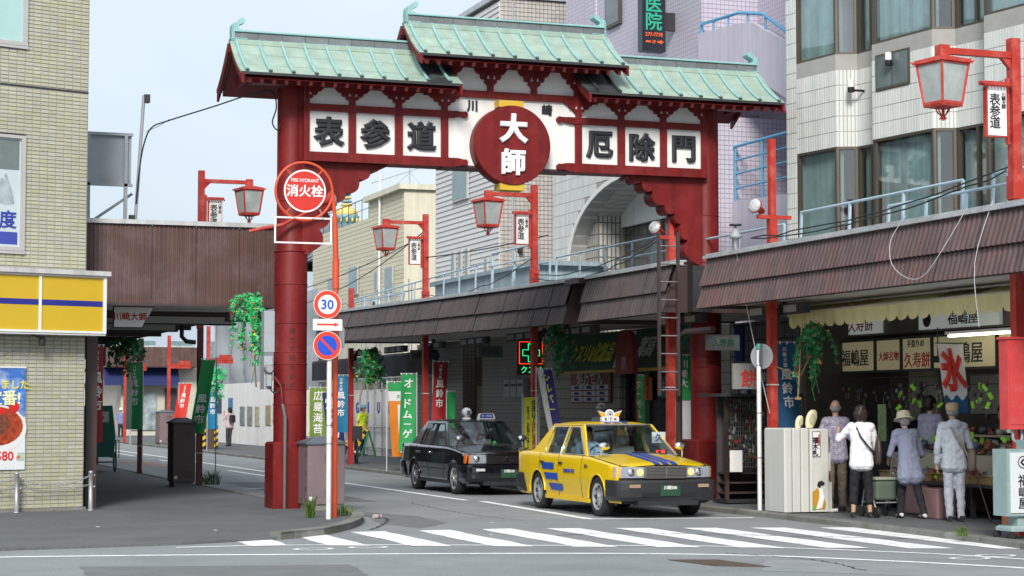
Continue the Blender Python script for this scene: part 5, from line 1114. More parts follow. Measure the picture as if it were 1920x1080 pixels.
# green covered hand cart
gc = thing('hand_cart', 'green tarpaulin covered hand cart under the left canopy', 'cart', (6.6, 51.6, .035)); ROOT[gc.name] = (6.4, 51.6, .035)
MB().loft([[(6.1, 51.2, .42), (6.95, 51.2, .42), (6.95, 52.4, .42), (6.1, 52.4, .42)], [(6.08, 51.18, 1.0), (6.98, 51.18, 1.0), (6.98, 52.4, 1.0), (6.08, 52.4, 1.0)], [(6.14, 51.25, 1.75), (6.9, 51.25, 1.76), (6.9, 52.35, 1.72), (6.14, 52.35, 1.72)]], True, True, False).build('tarpaulin', mat('tarp_green', (.02, .17, .13), .5, var=.2, scale=3, bump=.4, bs=8), gc, bevel=.04)
MB().box((6.3, 51.21, 1.3), (6.8, 51.235, 1.6)).build('notice', PANEL, gc)
for x in (6.35, 6.6): MB().lathe([(.035, 0), (.035, .003)], (x+.05, 51.21, 1.44), 14, ax=(0, -1, 0)).build('picture', INKR, gc)
for x in (7.02, 6.02):
    w = MB().tube([(x, 51.6+.24*math.cos(RAD(k)), .28+.24*math.sin(RAD(k))) for k in range(0, 361, 20)], .02, 8).build('wheel', RUBBER, gc)
    mb = MB()
    for k in range(8): mb.tube([(x, 51.6, .28), (x, 51.6+.23*math.cos(k*PI/4), .28+.23*math.sin(k*PI/4))], .005, 4)
    mb.build('spokes', STEEL, w)
mb = MB(); mb.tube([(6.02, 51.6, .28), (7.02, 51.6, .28)], .018, 6)
for x in (6.05, 6.99): mb.tube([(x, 51.15, .40), (x, 52.5, .40)], .018, 6); mb.tube([(x, 51.15, .40), (x, 51.15, .8), (x, 51.5, .82)], .015, 6)
mb.tube([(7.08, 51.3, .4), (7.08, 51.3, .85), (7.08, 51.9, .85), (7.08, 51.9, .4)], .014, 6); mb.build('frame', DARK, gc)

# ------------------------------------------------------------------ flags on poles
FPW = mat('flag_pole_white', (.65, .67, .68), .4)
def nobori(label, x, y, z0, z1, w, m, chars, tm, size, rz=0, lean=0, wave=.03, side=1, pole=True, pm=None, bands=(), csp=None, shear=0, group='cloth flags along the street', tz=None):
    t = thing('cloth_flag', label, 'flag', (x, y, .08), group, rz, local=True); H = z1-z0; zb = z0-.08
    sd_ = random.uniform(0, 6)
    def F(a, o_, z):   # a: 0..w across, z above the cloth's foot
        h = z/H
        return (side*(a + shear*(1-h)) + lean*(1-h), -o_ + wave*math.sin(4*a/w+sd_+3*h)*(1.2-h) - .4*abs(shear)*(1-h)**2, zb+z)
    cl = MB().grid(lambda u, v: F(w*u, 0, H*v), 8, 14).build('cloth', m, t, world=False)
    for b0, b1, bm_, a0, a1 in bands: MB().grid(lambda u, v: F(w*(a0+(a1-a0)*u), .004, H*(b0+(b1-b0)*v)), 6, 6).build('colour_band', bm_, cl, world=False)
    if pole:
        MB().tube([(-.02*side, .01, 0), (-.02*side, .01, zb+H+.06)], .012, 8).build('pole', pm or FPW, t, world=False)
        MB().tube([(-.03*side, .01, zb+H+.02), ((w+.02)*side, .0, zb+H+.02)], .008, 6).build('cross_bar', FPW, t, world=False)
        for k in range(4): MB().box((side*w*k/3-.008, -.012, zb+H-.02), (side*w*k/3+.008, .012, zb+H+.03)).build('loop', INKW, t, world=False)
    n = len(chars); hh = 0
    tot = sum(s for _, s in chars) if chars and isinstance(chars[0], tuple) else 0
    cur = (tz if tz is not None else H*.96)
    for ch, s in chars:
        cur -= s*.55
        text(ch, s, tm, cl, None, fn=lambda a, o_, u, c=cur: F(w*.5 + a*side, .009+o_, c+u), ext=.0005, bold=.03, world=False, name='character')
        cur -= s*.55
    return t
CG = mat('cloth_green', (.02, .30, .08), .7, var=.1); CRD = mat('cloth_red', (.58, .03, .02), .7, var=.1); CT = mat('cloth_teal', (.01, .17, .33), .7, var=.1); CO = mat('cloth_orange', (.75, .22, .02), .7); CPU = mat('cloth_indigo', (.025, .025, .17), .7, var=.1); COL = mat('cloth_olive', (.17, .27, .04), .7); CDR = mat('cloth_dark_red', (.30, .015, .015), .7, var=.1); CWT = mat('cloth_white', (.72, .72, .74), .7, var=.05); CNV = mat('cloth_blue', (.015, .10, .22), .7, var=.1); BLP = mat('flag_pole_blue', (.1, .35, .55), .4)
fu = [('川', .10), ('崎', .10), ('大', .10), ('師', .10), ('風', .26), ('鈴', .26), ('市', .26)]
def fus(k): return [(c_, s*k) for c_, s in fu]
nobori('dark red flag at the corner of the tiled building', 4.26, 33.7, 1.1, 2.75, .24, CDR, fus(.82), INKW, 0, wave=.015, pm=BLP)
nobori('bright red flag half hidden behind the corner of the tiled building', 4.05, 35.2, 1.0, 3.05, .22, CRD, [], INKW, 0, wave=.01)
nobori('green flag twisted by the wind round the red post', 7.88, 41.25, 1.15, 2.72, .30, CG, [('風', .2), ('鈴', .2), ('市', .2)], INKW, 0, side=-1, shear=.26, lean=0, wave=.07, pm=BLP, tz=.85)
nobori('green flag with white stripe under the left canopy', 7.62, 49.7, 1.15, 2.85, .40, CG, fus(.8), INKW, 0, side=-1, wave=.04, bands=((.0, .85, mat('cloth_pale_green', (.5, .62, .5), .7), .62, 1.0),))
nobori('small green and white flag far under the left canopy', 7.42, 56.5, .9, 2.35, .35, CWT, [('風', .2), ('鈴', .2), ('市', .2)], CG, 0, side=-1, wave=.03, bands=((.6, 1.0, CG, 0, 1),))
nobori('red flag leaning on the far lamp post', 15.0, 87.0, 1.0, 2.8, .55, CRD, fus(.8), INKW, 0, side=1, wave=.05, shear=-.3)
nobori('teal flag beside the far striped cabinet', 13.85, 74.0, .9, 2.55, .38, CT, fus(.8), INKW, 0, wave=.03)
nobori('olive green flag behind the traffic sign pole', 13.75, 57.0, .5, 2.3, .50, COL, [('広', .3), ('島', .3), ('海', .3), ('苔', .3)], INKW, 0, wave=.05)
nobori('indigo flag behind the traffic sign pole', 13.88, 56.0, .4, 2.15, .52, CPU, [('焼', .42), ('の', .42), ('り', .42)], INKW, 0, wave=.05, shear=.2)
nobori('teal flag by the far red canopy post', 13.76, 54.1, 1.0, 2.62, .40, CT, fus(.86), INKW, 0, wave=.03, pm=BLP)
nobori('orange and white flag behind the black taxi', 13.62, 48.0, .45, 2.35, .52, CO, [('オ', .11)], CG, 0, wave=.05, shear=.1, bands=((.75, .88, CWT, 0, 1), (.88, 1.0, CG, 0, 1), (.05, .70, CWT, .45, 1.0)), tz=1.6)
nobori('green flag with white syllables behind the black taxi', 14.2, 47.4, .6, 2.55, .40, CG, [('オ', .27), ('ー', .2), ('ド', .27), ('ム', .24), ('ー', .2), ('ゲ', .24)], INKW, 0, side=-1, wave=.06, shear=.05)
nobori('dark red flag on the middle canopy post', 14.42, 46.6, 1.3, 2.85, .38, CDR, fus(.84), INKW, 0, wave=.04, shear=-.08)
nobori('narrow green flag with white letters seen at the left of the dark red flag', 14.65, 46.2, 1.2, 2.1, .2, CG, [], INKW, 0, wave=.03)
nobori('indigo and white flag beside the yellow pavement notice', 14.05, 38.1, .85, 2.5, .32, CPU, [('シ', .2), ('ル', .2), ('バ', .2), ('ー', .2)], mat('cloth_yellow', (.6, .6, .15), .7), 0, wave=.04, shear=.28, bands=((0, 1, CWT, 0, .42),))
nobori('narrow green and white flag behind the right gate column', 14.72, 32.6, 1.0, 2.65, .35, CG, [('川', .16), ('崎', .16), ('大', .16)], INKW, 0, wave=.02, bands=((0, .5, CWT, 0, 1),))
nobori('blue flag between the red post and the hanging flowers', 14.62, 28.5, 1.3, 2.75, .40, CNV, fus(.78), INKW, 0, wave=.03, shear=.1)
ice = thing('ice_banner', 'white shaved ice banner with a red character and blue waves hanging in the shop', 'banner', (15.4, 24.5, 1.6))
def IF(a, o_, z): return (15.22+a+.20*(1-z/1.0)*.8, 24.5-o_+.02*math.sin(5*z+8*a), 1.62+z)
cl = MB().grid(lambda u, v: IF(.46*u*(.75+.25*v), 0, 1.0*v), 8, 10).build('cloth', CWT, ice); MB().grid(lambda u, v: IF(.46*u*.8, .004, (.22+.04*math.sin(u*14))*v), 14, 3).build('wave_band', CNV, cl)
text('氷', .62, CRD, cl, None, fn=lambda a, o_, u: IF(.2+a*.62, .009+o_, .62+u), ext=.0005, bold=.06, name='character'); MB().tube([(15.2, 24.5, 2.63), (15.72, 24.5, 2.63)], .008, 6).build('rod', DARK, ice)

# ------------------------------------------------------------------ hanging artificial flowers
LF = [mat('leaf_bright', (.04, .50, .16), .35, var=.3, scale=9, rnd=.4), mat('leaf_shade', (.025, .20, .06), .4, var=.3, scale=9, rnd=.4)]; PET = mat('petal_orange', (.50, .05, .025), .5, var=.4, scale=15, rnd=.5); PETY = mat('petal_yellow', (.75, .5, .03), .5, rnd=.3)
def leaf(mb, c, r, nrm, lobes=5):
    nrm = nrm.normalized(); a = nrm.orthogonal().normalized(); b = nrm.cross(a); ph = random.uniform(0, 6); vs = [c]
    for k in range(lobes*2):
        q = ph+PI*k/lobes; rr_ = r*(1 if k % 2 == 0 else .42); vs.append(c+(a*math.cos(q)+b*math.sin(q))*rr_ + nrm*(.25*r if k % 2 == 0 else 0)*random.uniform(-1, 1))
    n = lobes*2; mb.add(vs, [(0, 1+k, 1+(k+1) % n) for k in range(n)])
def flowers(label, c, rx, h, n, lr=.055, dark=False, stick=None, fl=.06):
    c = Vector(c); t = thing('hanging_flowers', label, 'flowers', tuple(c), 'hanging artificial flowers of the street')
    L, P_, Y_, St = MB(), MB(), MB(), MB(); top = c+Vector((0, 0, h*.5))
    strands = 17; squ = random.uniform(0, 6)
    for s in range(strands):
        ang = random.uniform(0, 2*PI); reach = rx*random.uniform(.15, 1)*(1+.35*math.sin(2*ang+squ)); ln = random.uniform(.25, 1.05)
        end = c+Vector((reach*math.cos(ang), reach*math.sin(ang)*.8, h*(.5-ln))); mid = top.lerp(end, .5)+Vector((reach*.6*math.cos(ang), reach*.5*math.sin(ang), .15*h*random.uniform(.2, 1.3)))
        cv = lambda u: top*((1-u)**2)+mid*(2*u*(1-u))+end*(u*u)
        St.tube([cv(k/6) for k in range(7)], .004, 4); sz = random.uniform(.75, 1.25)
        for k in range(int(n/strands*(.4+ln*.75))):
            u = random.uniform(.05, 1)**.8; q = cv(round(u*7)/7)*.45+cv(u)*.55; p = q+Vector((random.gauss(0, .03), random.gauss(0, .03), random.gauss(0, .03)))*(lr/.055)
            nn = Vector((random.gauss(0, .6), -1+random.gauss(0, .5), random.gauss(.3, .6)))
            if random.random() < fl: leaf(P_ if random.random() < .65 else Y_, p+Vector((0, -.03, 0)), lr*random.uniform(.5, .85), nn, random.choice((3, 4, 5)))
            else: leaf(L, p, lr*sz*random.uniform(.45, 1.3), nn, random.choice((3, 4, 5)))
        if random.random() < .5: St.tube([end, end-Vector((random.uniform(-.08, .08), 0, random.uniform(.12, .35)))], .006, 4)
    stuff(L.build('leaves', LF[1] if dark else LF[0], t)); stuff(P_.build('petals', PET, t)); 
    if Y_.v: stuff(Y_.build('yellow_petals', PETY, t))
    St.build('stems', LF[1], t)
    if stick: MB().tube(stick, .014, 6).build('stick', mat('stick_wood', (.3, .2, .12), .6), t)
flowers('bright green hanging flowers left of the gate column', (6.84, 32.6, 3.02), .40, 1.2, 1050, .044, stick=[(6.9, 32.7, 3.2), (6.94, 32.8, 2.4), (6.98, 32.85, 2.05)], fl=.12)
flowers('dark hanging flowers with red blooms under the left canopy', (7.15, 49.2, 3.0), .55, .85, 420, .075, True, [(7.5, 49.8, 2.0), (7.2, 49.3, 2.9)])
flowers('small bright hanging flowers over the far striped cabinet', (14.0, 73.0, 2.6), .5, 1.1, 200, .10)
flowers('dark green hanging flowers under the black valance', (14.0, 51.0, 2.75), .42, 1.05, 480, .08, True, [(13.7, 51.2, 1.8), (13.9, 51.1, 2.6)])
flowers('dark green hanging flowers beside the green neon cross', (14.45, 37.7, 2.95), .36, 1.15, 560, .062, True, fl=.08)
flowers('green hanging flowers below the yellow awning', (14.52, 26.9, 2.52), .31, .95, 900, .042, True, [(14.33, 27.85, 2.35), (14.5, 27.3, 2.2), (14.5, 27.0, 2.5)], .08)
for y, l in ((27.3, 'bamboo stick hanging beside the blue flag'),):
    t = thing('bamboo_stick', l, 'stick', (14.6, y, 1.9)); MB().tube([(14.52, y, 3.0), (14.44, y, 1.85)], .013, 6).build('stick', mat('bamboo', (.4, .3, .15), .5), t); MB().box((14.40, y-.03, 1.82), (14.48, y+.03, 1.86)).build('hook', mat('bamboo', (.4, .3, .15), .5), t)

# ------------------------------------------------------------------ pharmacy
ph = thing('pharmacy', 'dark pharmacy shop front under the middle canopy', 'shop', (16.9, 40, .08))
PHW = brick_mat('pharmacy_tile', lin(176, 172, 162), lin(168, 164, 156), lin(110, 108, 102), .11, .24)
MB().box((16.95, 40.6, .08), (17.49, 46.2, 3.36)).build('wall', PHW, ph); MB().box((16.95, 34.9, .08), (17.49, 38.0, 3.36)).build('wall', PHW, ph)
MB().box((16.98, 38.0, 2.5), (17.45, 40.6, 3.36)).build('lintel', PHW, ph)
dr = MB().box((17.15, 38.0, .08), (17.2, 40.6, 2.5)).build('door', glass('shop_glass', (.7, .75, .72), .7), ph); f = MB()
for y in (38.0, 39.25, 40.5): f.box((17.1, y, .08), (17.149, y+.09, 2.5))
f.build('door_frame', BROWN, dr); MB().box((17.21, 38.1, .3), (17.4, 40.5, 2.3)).build('shelf_goods', mat('shelf_goods', (.3, .3, .26), .6, var=.9, scale=7), ph)
for y, z, h, w, m, tx, tm in ((39.3, 2.12, .5, .46, mat('poster_orange', (.75, .16, .02), .6), '足のつる人', INKK), (38.45, 2.15, .45, .6, mat('poster_teal', (.02, .25, .22), .6), 'S', INKW)):
    p = MB().box((17.09, y-w/2, z-h/2), (17.098, y+w/2, z+h/2)).build('window_poster', m, ph); text(tx, .10 if len(tx) > 1 else .3, tm, p, (17.085, y, z), RAD(-90), vertical=len(tx) > 1, line=.9)
p = MB().box((16.90, 41.0, 1.80), (16.945, 43.5, 2.66)).build('prescription_sign', mat('rx_red', (.22, .02, .02), .5), ph)
text('処方せん', .42, mat('rx_white', (.6, .6, .6), .5), p, (16.893, 42.25, 2.42), RAD(-90), bold=.03)
for r in range(3):
    for k in range(3): q = MB().box((16.893, 41.12+.8*k, 1.84+.14*r), (16.899, 41.86+.8*k, 1.95+.14*r)).build('notice_strip', MATS['rx_white'], p); text('川崎薬局', .075, INKB, q, (16.89, 41.49+.8*k, 1.895+.14*r), RAD(-90))
gs = thing('pharmacy_sign', 'slanting green pharmacy sign board with yellow lettering', 'sign', (16.2, 38.6, 2.5))
def GF(a, o_, u): return (16.35-.35*(1-u/.85)*1.0+.0-.02-o_*.9, 41.95-a, 2.52+u+o_*.3)
MB().grid(lambda u, v: GF(6.7*u, 0, .85*v), 20, 2).build('board', mat('pharm_green', (.01, .09, .045), .4, var=.3, scale=1.5), gs); MB().box((15.95, 35.25, 2.46), (16.05, 41.95, 2.52)).build('rim', GOLD, gs)
text('クスリ&化粧品', .46, mat('pharm_yellow', (.55, .55, .05), .5), gs, None, fn=lambda a, o_, u: GF(1.75+a*.85, .012+o_, .40+u), bold=.035, ext=.001)
lb = MB(); q = [(3.2, .03), (3.95, .03), (4.02, .15), (3.9, .2), (3.9, .65), (3.75, .82), (3.05, .82), (3.1, .7), (3.15, .2)]; lb.add([GF(a+.1, .010, u) for a, u in q], [tuple(range(len(q)))]); lb.build('bottle_emblem', INKW, gs)
lb = MB(); q = [(3.45, .75), (3.6, .75), (3.62, .55), (3.85, .53), (3.85, .3), (3.35, .3), (3.3, .53), (3.46, .55)]; lb.add([GF(a+.1, .014, u) for a, u in q], [tuple(range(len(q)))]); lb.build('emblem_inset', MATS['pharm_green'], gs)
text('薬局', .46, INKW, gs, None, fn=lambda a, o_, u: GF(4.75+a*.9, .012+o_, .45+u), bold=.03, ext=.001)
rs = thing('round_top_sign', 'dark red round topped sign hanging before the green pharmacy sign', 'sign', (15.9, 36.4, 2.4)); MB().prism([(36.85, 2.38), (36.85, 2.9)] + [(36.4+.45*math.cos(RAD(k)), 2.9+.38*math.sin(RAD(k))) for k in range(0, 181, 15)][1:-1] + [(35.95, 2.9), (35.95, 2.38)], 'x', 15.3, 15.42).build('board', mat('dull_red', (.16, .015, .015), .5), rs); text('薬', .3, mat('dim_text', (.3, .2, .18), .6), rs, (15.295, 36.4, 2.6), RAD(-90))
nc = thing('neon_cross_sign', 'box sign with a green neon cross in a red neon frame', 'sign', (14.6, 40, 2.45))
MB().box((14.28, 40.0, 2.42), (14.92, 40.12, 3.18)).build('box', mat('neon_box', (.03, .015, .015), .5), nc)
MB().tube([(14.33, 39.98, 2.66), (14.33, 39.98, 3.14), (14.87, 39.98, 3.14), (14.87, 39.98, 2.66), (14.33, 39.98, 2.66)], .010, 6).build('red_tube', emit('neon_red', (1, .06, .02), 1.2), nc)
k = .065; cx, cz = 14.6, 2.90; cr_ = [(-1, 3), (1, 3), (1, 1), (3, 1), (3, -1), (1, -1), (1, -3), (-1, -3), (-1, -1), (-3, -1), (-3, 1), (-1, 1), (-1, 3)]
MB().prism([(cx+a*k*.85, cz+b*k*.85) for a, b in cr_[:-1]], 'y', 39.985, 39.999).build('cross_plate', mat('cross_plate', (.01, .05, .03), .4), nc)
MB().tube([(cx+a*k, 39.97, cz+b*k) for a, b in cr_], .009, 6).build('green_tube', emit('neon_green', (.05, 1, .35), 1.0), nc); text('クスリ', .17, emit('neon_green', (.05, 1, .35), 1.0), nc, (14.6, 39.98, 2.53), bold=-.008)
yn = thing('pavement_notice', 'yellow pavement notice board with vertical lettering beside the black taxi', 'sign', (14.15, 38.6, .08))
MB().box((13.93, 38.55, .3), (14.22, 38.6, 1.92)).build('board', mat('notice_yellow', (.60, .60, .05), .5), yn)
text('歩道は', .135, INKK, yn, (14.15, 38.546, 1.68), vertical=True, line=.95, bold=.02); text('「', .135, INKK, yn, (14.15, 38.546, 1.44), bold=.02); text('歩行者専用', .135, INKR, yn, (14.15, 38.546, 1.08), vertical=True, line=.95, bold=.02); text('歩道では、自転車から降りて通行', .075, INKK, yn, (14.01, 38.546, 1.2), vertical=True, line=.95, bold=.01); mb = MB()
for x in (13.88, 14.24): mb.box((x, 38.56, .08), (x+.035, 38.6, 2.0))
mb.build('stand', GREYP, yn)
# tiled entrance between pharmacy and building site
en = thing('tiled_entrance', 'dark grey tiled entrance with letter boxes behind the black taxi', 'building', (16.9, 50, .08)); ENT = brick_mat('entrance_tile', lin(150, 146, 138), lin(142, 138, 130), lin(84, 82, 78), .11, .11)
MB().box((16.95, 46.3, .08), (17.45, 50.3, 3.6)).build('wall', ENT, en); MB().box((16.95, 52.0, .08), (17.45, 56.5, 3.6)).build('wall', ENT, en); MB().box((17.3, 50.3, .08), (17.48, 52, 3.6)).build('door', mat('entrance_door', (.12, .09, .06), .5, var=.3), en); MB().box((17.22, 50.9, .08), (17.29, 51.6, 2.3)).build('door_leaf', mat('door_leaf', (.22, .16, .10), .5), en)
for k in range(3): b_ = MB().box((16.78, 46.55+.52*k, 1.98), (16.94, 47.0+.52*k, 2.42)).build('letter_box', GREYP, en); MB().box((16.77, 46.6+.52*k, 2.25), (16.779, 46.95+.52*k, 2.32)).build('slot', DARK, b_)
mr = thing('wall_speaker', 'round black speaker under the far canopy', 'speaker', (15.0, 48.6, 3.1)); MB().lathe([(.06, -.1), (.14, -.05), (.16, 0), (.13, .02), (.03, .0)], (15.0, 48.5, 3.05), 18, ax=(-.4, -.9, 0)).build('cone', BLACK, mr); MB().box((14.97, 48.5, 3.2), (15.03, 48.6, 3.5)).build('hanger', BLACK, mr)
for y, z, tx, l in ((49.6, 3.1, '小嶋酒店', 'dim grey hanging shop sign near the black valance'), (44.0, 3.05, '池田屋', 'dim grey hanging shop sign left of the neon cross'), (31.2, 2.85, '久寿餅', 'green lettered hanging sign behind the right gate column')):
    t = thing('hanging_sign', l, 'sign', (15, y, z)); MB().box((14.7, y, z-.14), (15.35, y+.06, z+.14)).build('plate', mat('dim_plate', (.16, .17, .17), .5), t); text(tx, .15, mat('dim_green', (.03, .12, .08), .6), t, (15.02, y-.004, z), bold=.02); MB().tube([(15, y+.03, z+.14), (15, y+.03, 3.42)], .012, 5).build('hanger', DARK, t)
cn = thing('clinic', 'dim clinic entrance with blue notices behind the magazine rack', 'shop', (17, 32.6, .08)); MB().box((16.95, 29.6, .08), (17.4, 34.85, 3.36)).build('wall', brick_mat('clinic_tile', lin(120, 116, 118), lin(112, 110, 112), lin(70, 68, 70), .3, .3), cn)
for y, z, h, w, tx in ((34.2, 2.15, .5, .5, '医院'), (33.2, 2.2, .6, .55, '診療'), (34.4, 2.95, .7, .35, ''), (31.4, 2.3, .6, .5, '')):
    p = MB().box((16.90, y-w/2, z-h/2), (16.945, y+w/2, z+h/2)).build('notice', mat('notice_blue', (.02, .03, .16), .5), cn)
    if tx: text(tx, .22, INKW, p, (16.893, y, z+.08), RAD(-90), bold=.02); text('土曜日', .1, INKW, p, (16.893, y, z-.16), RAD(-90))
# ------------------------------------------------------------------ sweet shop under the right canopy
ss = thing('sweet_shop', 'open fronted sweet shop with lit sign panels under the right canopy', 'shop', (16.5, 25, .08))
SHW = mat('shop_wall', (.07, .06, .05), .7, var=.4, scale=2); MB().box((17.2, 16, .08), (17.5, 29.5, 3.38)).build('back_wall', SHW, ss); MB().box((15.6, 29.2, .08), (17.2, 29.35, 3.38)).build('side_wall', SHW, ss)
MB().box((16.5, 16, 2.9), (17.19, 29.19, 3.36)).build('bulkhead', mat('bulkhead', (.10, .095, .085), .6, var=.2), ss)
LITP = emit('lit_panel', (.50, .44, .26), .14); LITW = emit('lit_white_panel', (.55, .60, .58), .2)
pan = [(29.42, 28.12, '福嶋屋', INKK, .30), (28.06, 27.30, '大師名物', INKR, .16), (27.24, 26.38, '久寿餅', INKR, .26), (26.32, 24.60, '福嶋屋', INKK, .34), (24.54, 23.2, '', INKK, .3), (23.1, 21.2, '福嶋屋', INKK, .3)]
for y1, y0, tx, m, s in pan:
    p = MB().box((16.30, y0, 2.31), (16.36, y1, 2.79)).build('sign_panel', LITP, ss)
    f = MB(); f.box((16.27, y0-.025, 2.27), (16.37, y1+.025, 2.305)); f.box((16.27, y0-.025, 2.795), (16.37, y1+.025, 2.83)); f.box((16.27, y0-.025, 2.306), (16.37, y0-.002, 2.794)); f.build('panel_frame', DARK, p)
    if tx: text(tx, s, m, p, (16.294, (y0+y1)/2, 2.53 if tx != '久寿餅' else 2.45), RAD(-90), bold=.008)
text('手造りの', .13, INKK, ss, (16.294, 26.85, 2.71), RAD(-90))
for y0, y1, tx, m in ((24.7, 26.95, '福嶋屋', INKK), (28.15, 29.75, '久寿餅', INKR)):
    p = MB().box((16.42, y0, 2.93), (16.48, y1, 3.24)).build('upper_panel', LITW, ss); text(tx, .24, m, p, (16.414, (y0+y1)/2-.15, 3.085), RAD(-90), bold=.008, sx=1.2)
    if m is INKK: MB().lathe([(.10, 0), (.12, 0), (.12, .004), (.10, .004)], (16.416, y1-.25, 3.085), 24, ax=(-1, 0, 0)).build('crest_ring', INKK, p); MB().prism([(y1-.25, 3.16), (y1-.18, 3.085), (y1-.25, 3.01), (y1-.32, 3.085)], 'x', 16.41, 16.415).build('crest', INKK, p)
ft = thing('fluorescent_lamp', 'lit fluorescent tube above the ice banner inside the shop', 'lamp', (15.9, 24.6, 2.8)); MB().box((15.86, 23.6, 2.79), (15.94, 25.3, 2.83)).build('housing', WHITE, ft); MB().tube([(15.9, 23.65, 2.765), (15.9, 25.25, 2.765)], .018, 8).build('tube', emit('tube_light', (1, .95, .7), 6), ft)
sl2 = thing('shop_spotlight', 'black spotlight hanging inside the shop beside the ice banner', 'lamp', (15.8, 25.2, 2.4)); MB().lathe([(.03, -.12), (.05, -.1), (.05, .08), (.06, .1)], (15.8, 25.4, 2.42), 12, ax=(0, -1, -.05)).build('head', BLACK, sl2); MB().tube([(15.8, 25.4, 2.45), (15.8, 25.4, 2.9)], .01, 5).build('stem', BLACK, sl2)
# yellow awning with scalloped valance
AWN = mat('awning_cream', (.80, .72, .36), .75, var=.08, streak=.08); aw = thing('shop_awning', 'cream yellow awning with a scalloped edge and brush lettering', 'awning', (15, 25.2, 3.0))
MB().grid(lambda u, v: (14.90+.42*v, 28.45-6.75*u, 3.24+.13*v+.012*math.sin(u*70)*(1-v)), 90, 4).build('canopy_cloth', AWN, aw)
def AF(a, o_, u): return (14.90-o_, 28.45-a, 3.0+u)
nS = 22; vs = []; fs = []
for i in range(nS*8+1):
    a = 6.75*i/(nS*8); sc_ = .075*abs(math.sin(PI*i/8))**.5; vs += [(14.90+.012*math.sin(a*19), 28.45-a, 3.05-sc_), (14.90+.008*math.sin(a*19), 28.45-a, 3.24)]
mbv = MB(); mbv.add(vs, [(2*i, 2*i+2, 2*i+3, 2*i+1) for i in range(nS*8)], True); mbv.build('valance', AWN, aw); MB().tube([(14.9, 28.5, 3.24), (14.9, 21.6, 3.24)], .02, 8).build('front_bar', mat('awning_bar', (.55, .5, .4), .5), aw)
def AS(a, o_, u): return (14.90+.42*u/.14-.004, 28.45-a, 3.245+.13*u/.14+.012)
text('久寿餅', .30, INKR, aw, None, fn=lambda a, o_, u: AS(2.0+a*1.5, 0, .075+u*.4), ext=0, bold=0); text('福嶋屋', .34, INKK, aw, None, fn=lambda a, o_, u: AS(4.9+a*1.3, 0, .075+u*.4), ext=0, bold=0)
MB().box((14.88, 21.5, 3.2), (15.4, 21.62, 3.28)).build('arm', STEEL, aw); MB().box((14.88, 28.4, 3.18), (15.3, 28.5, 3.26)).build('arm', MATS['awning_bar'], aw)
# display stands
WICK = mat('wicker', (.30, .19, .08), .7, var=.3, scale=30, bump=.6, bs=60); PINK = mat('pink_cloth', (.30, .17, .17), .8, var=.12); CRMB = mat('cream_board', (.42, .38, .28), .6, var=.1)
ds = thing('display_stand', 'two tier sweet shop display stand with pink drapes', 'stall', (15.9, 24, .08))
MB().box((15.55, 20.8, .55), (16.4, 26.9, .60)).build('lower_shelf', DARK, ds); MB().box((15.85, 20.8, .76), (15.88, 26.9, 1.0)).build('front_board', CRMB, ds); MB().box((15.88, 20.8, .97), (16.6, 26.9, 1.0)).build('upper_shelf', CRMB, ds)
MB().box((16.55, 20.8, 1.25), (16.95, 26.9, 1.28)).build('rear_shelf', CRMB, ds)
for y0, y1 in ((25.4, 26.1), (22.6, 23.1)): MB().grid(lambda u, v: (15.58+.015*math.sin(u*22), y0+(y1-y0)*u, .1+.44*v), 16, 2).build('drape', PINK, ds); MB().grid(lambda u, v: (15.58+.5*u, y0, .1+.44*v), 8, 2).build('drape', PINK, ds)
for y in (20.9, 22.3, 24.4, 26.8): MB().box((15.7, y-.03, .08), (15.76, y+.03, .55)).build('leg', DARK, ds); MB().box((16.3, y-.03, .08), (16.36, y+.03, .97)).build('leg', DARK, ds)
def basket(x, y, z, w, d, label):
    t = thing('wicker_basket', label, 'basket', (x, y, z), 'wicker baskets on the sweet shop stand'); MB().loft([[(x-w/2, y-d/2, z), (x+w/2, y-d/2, z), (x+w/2, y+d/2, z), (x-w/2, y+d/2, z)], [(x-w/2-.02, y-d/2-.02, z+.11), (x+w/2+.02, y-d/2-.02, z+.11), (x+w/2+.02, y+d/2+.02, z+.11), (x-w/2-.02, y+d/2+.02, z+.11)]], True, False, False).build('weave', WICK, t); MB().tube([(x-w/2-.02, y-d/2-.02, z+.11), (x+w/2+.02, y-d/2-.02, z+.11), (x+w/2+.02, y+d/2+.02, z+.11), (x-w/2-.02, y+d/2+.02, z+.11), (x-w/2-.02, y-d/2-.02, z+.11)], .014, 6).build('rim', WICK, t)
for k, y in enumerate((26.4, 25.6, 24.8, 24.0, 23.2, 22.4, 21.6)): basket(15.7, y, .60, .26, .66, ['wicker basket on the lower shelf, farthest along the stand', 'wicker basket on the lower shelf behind the woman in white', 'wicker basket on the lower shelf behind the woman in the sun hat', 'wicker basket on the lower shelf over the pink drape', 'wicker basket on the lower shelf beside the man in grey', 'wicker basket on the lower shelf above the orange carton', 'wicker basket on the lower shelf nearest the camera'][k])
BAG = [mat('snack_brown', (.16, .09, .05), .25, var=.6, scale=25), mat('snack_red', (.22, .07, .05), .25, var=.6, scale=25), mat('snack_tan', (.42, .30, .18), .25, var=.5, scale=25), mat('snack_clear', (.40, .40, .38), .15, var=.5, scale=20), mat('snack_blue', (.10, .12, .16), .3, var=.5, scale=20)]
TAGM = mat('tag_lime', (.32, .75, .05), .6)
protos = []
for k, m in enumerate(BAG):
    b_ = MB(); b_.ell((0, 0, .045), (.10, .075, .05), 10, 6); b_.v = [tuple(Vector(v)*(1+.5*noise.noise(Vector(v)*16+Vector((k*3, 0, 0))))) for v in b_.v]; b_.box((-.075, -.003, .06), (.075, .003, .115)); protos.append(with_mat(b_.mesh('snack_bag'), m))
random.seed(11)
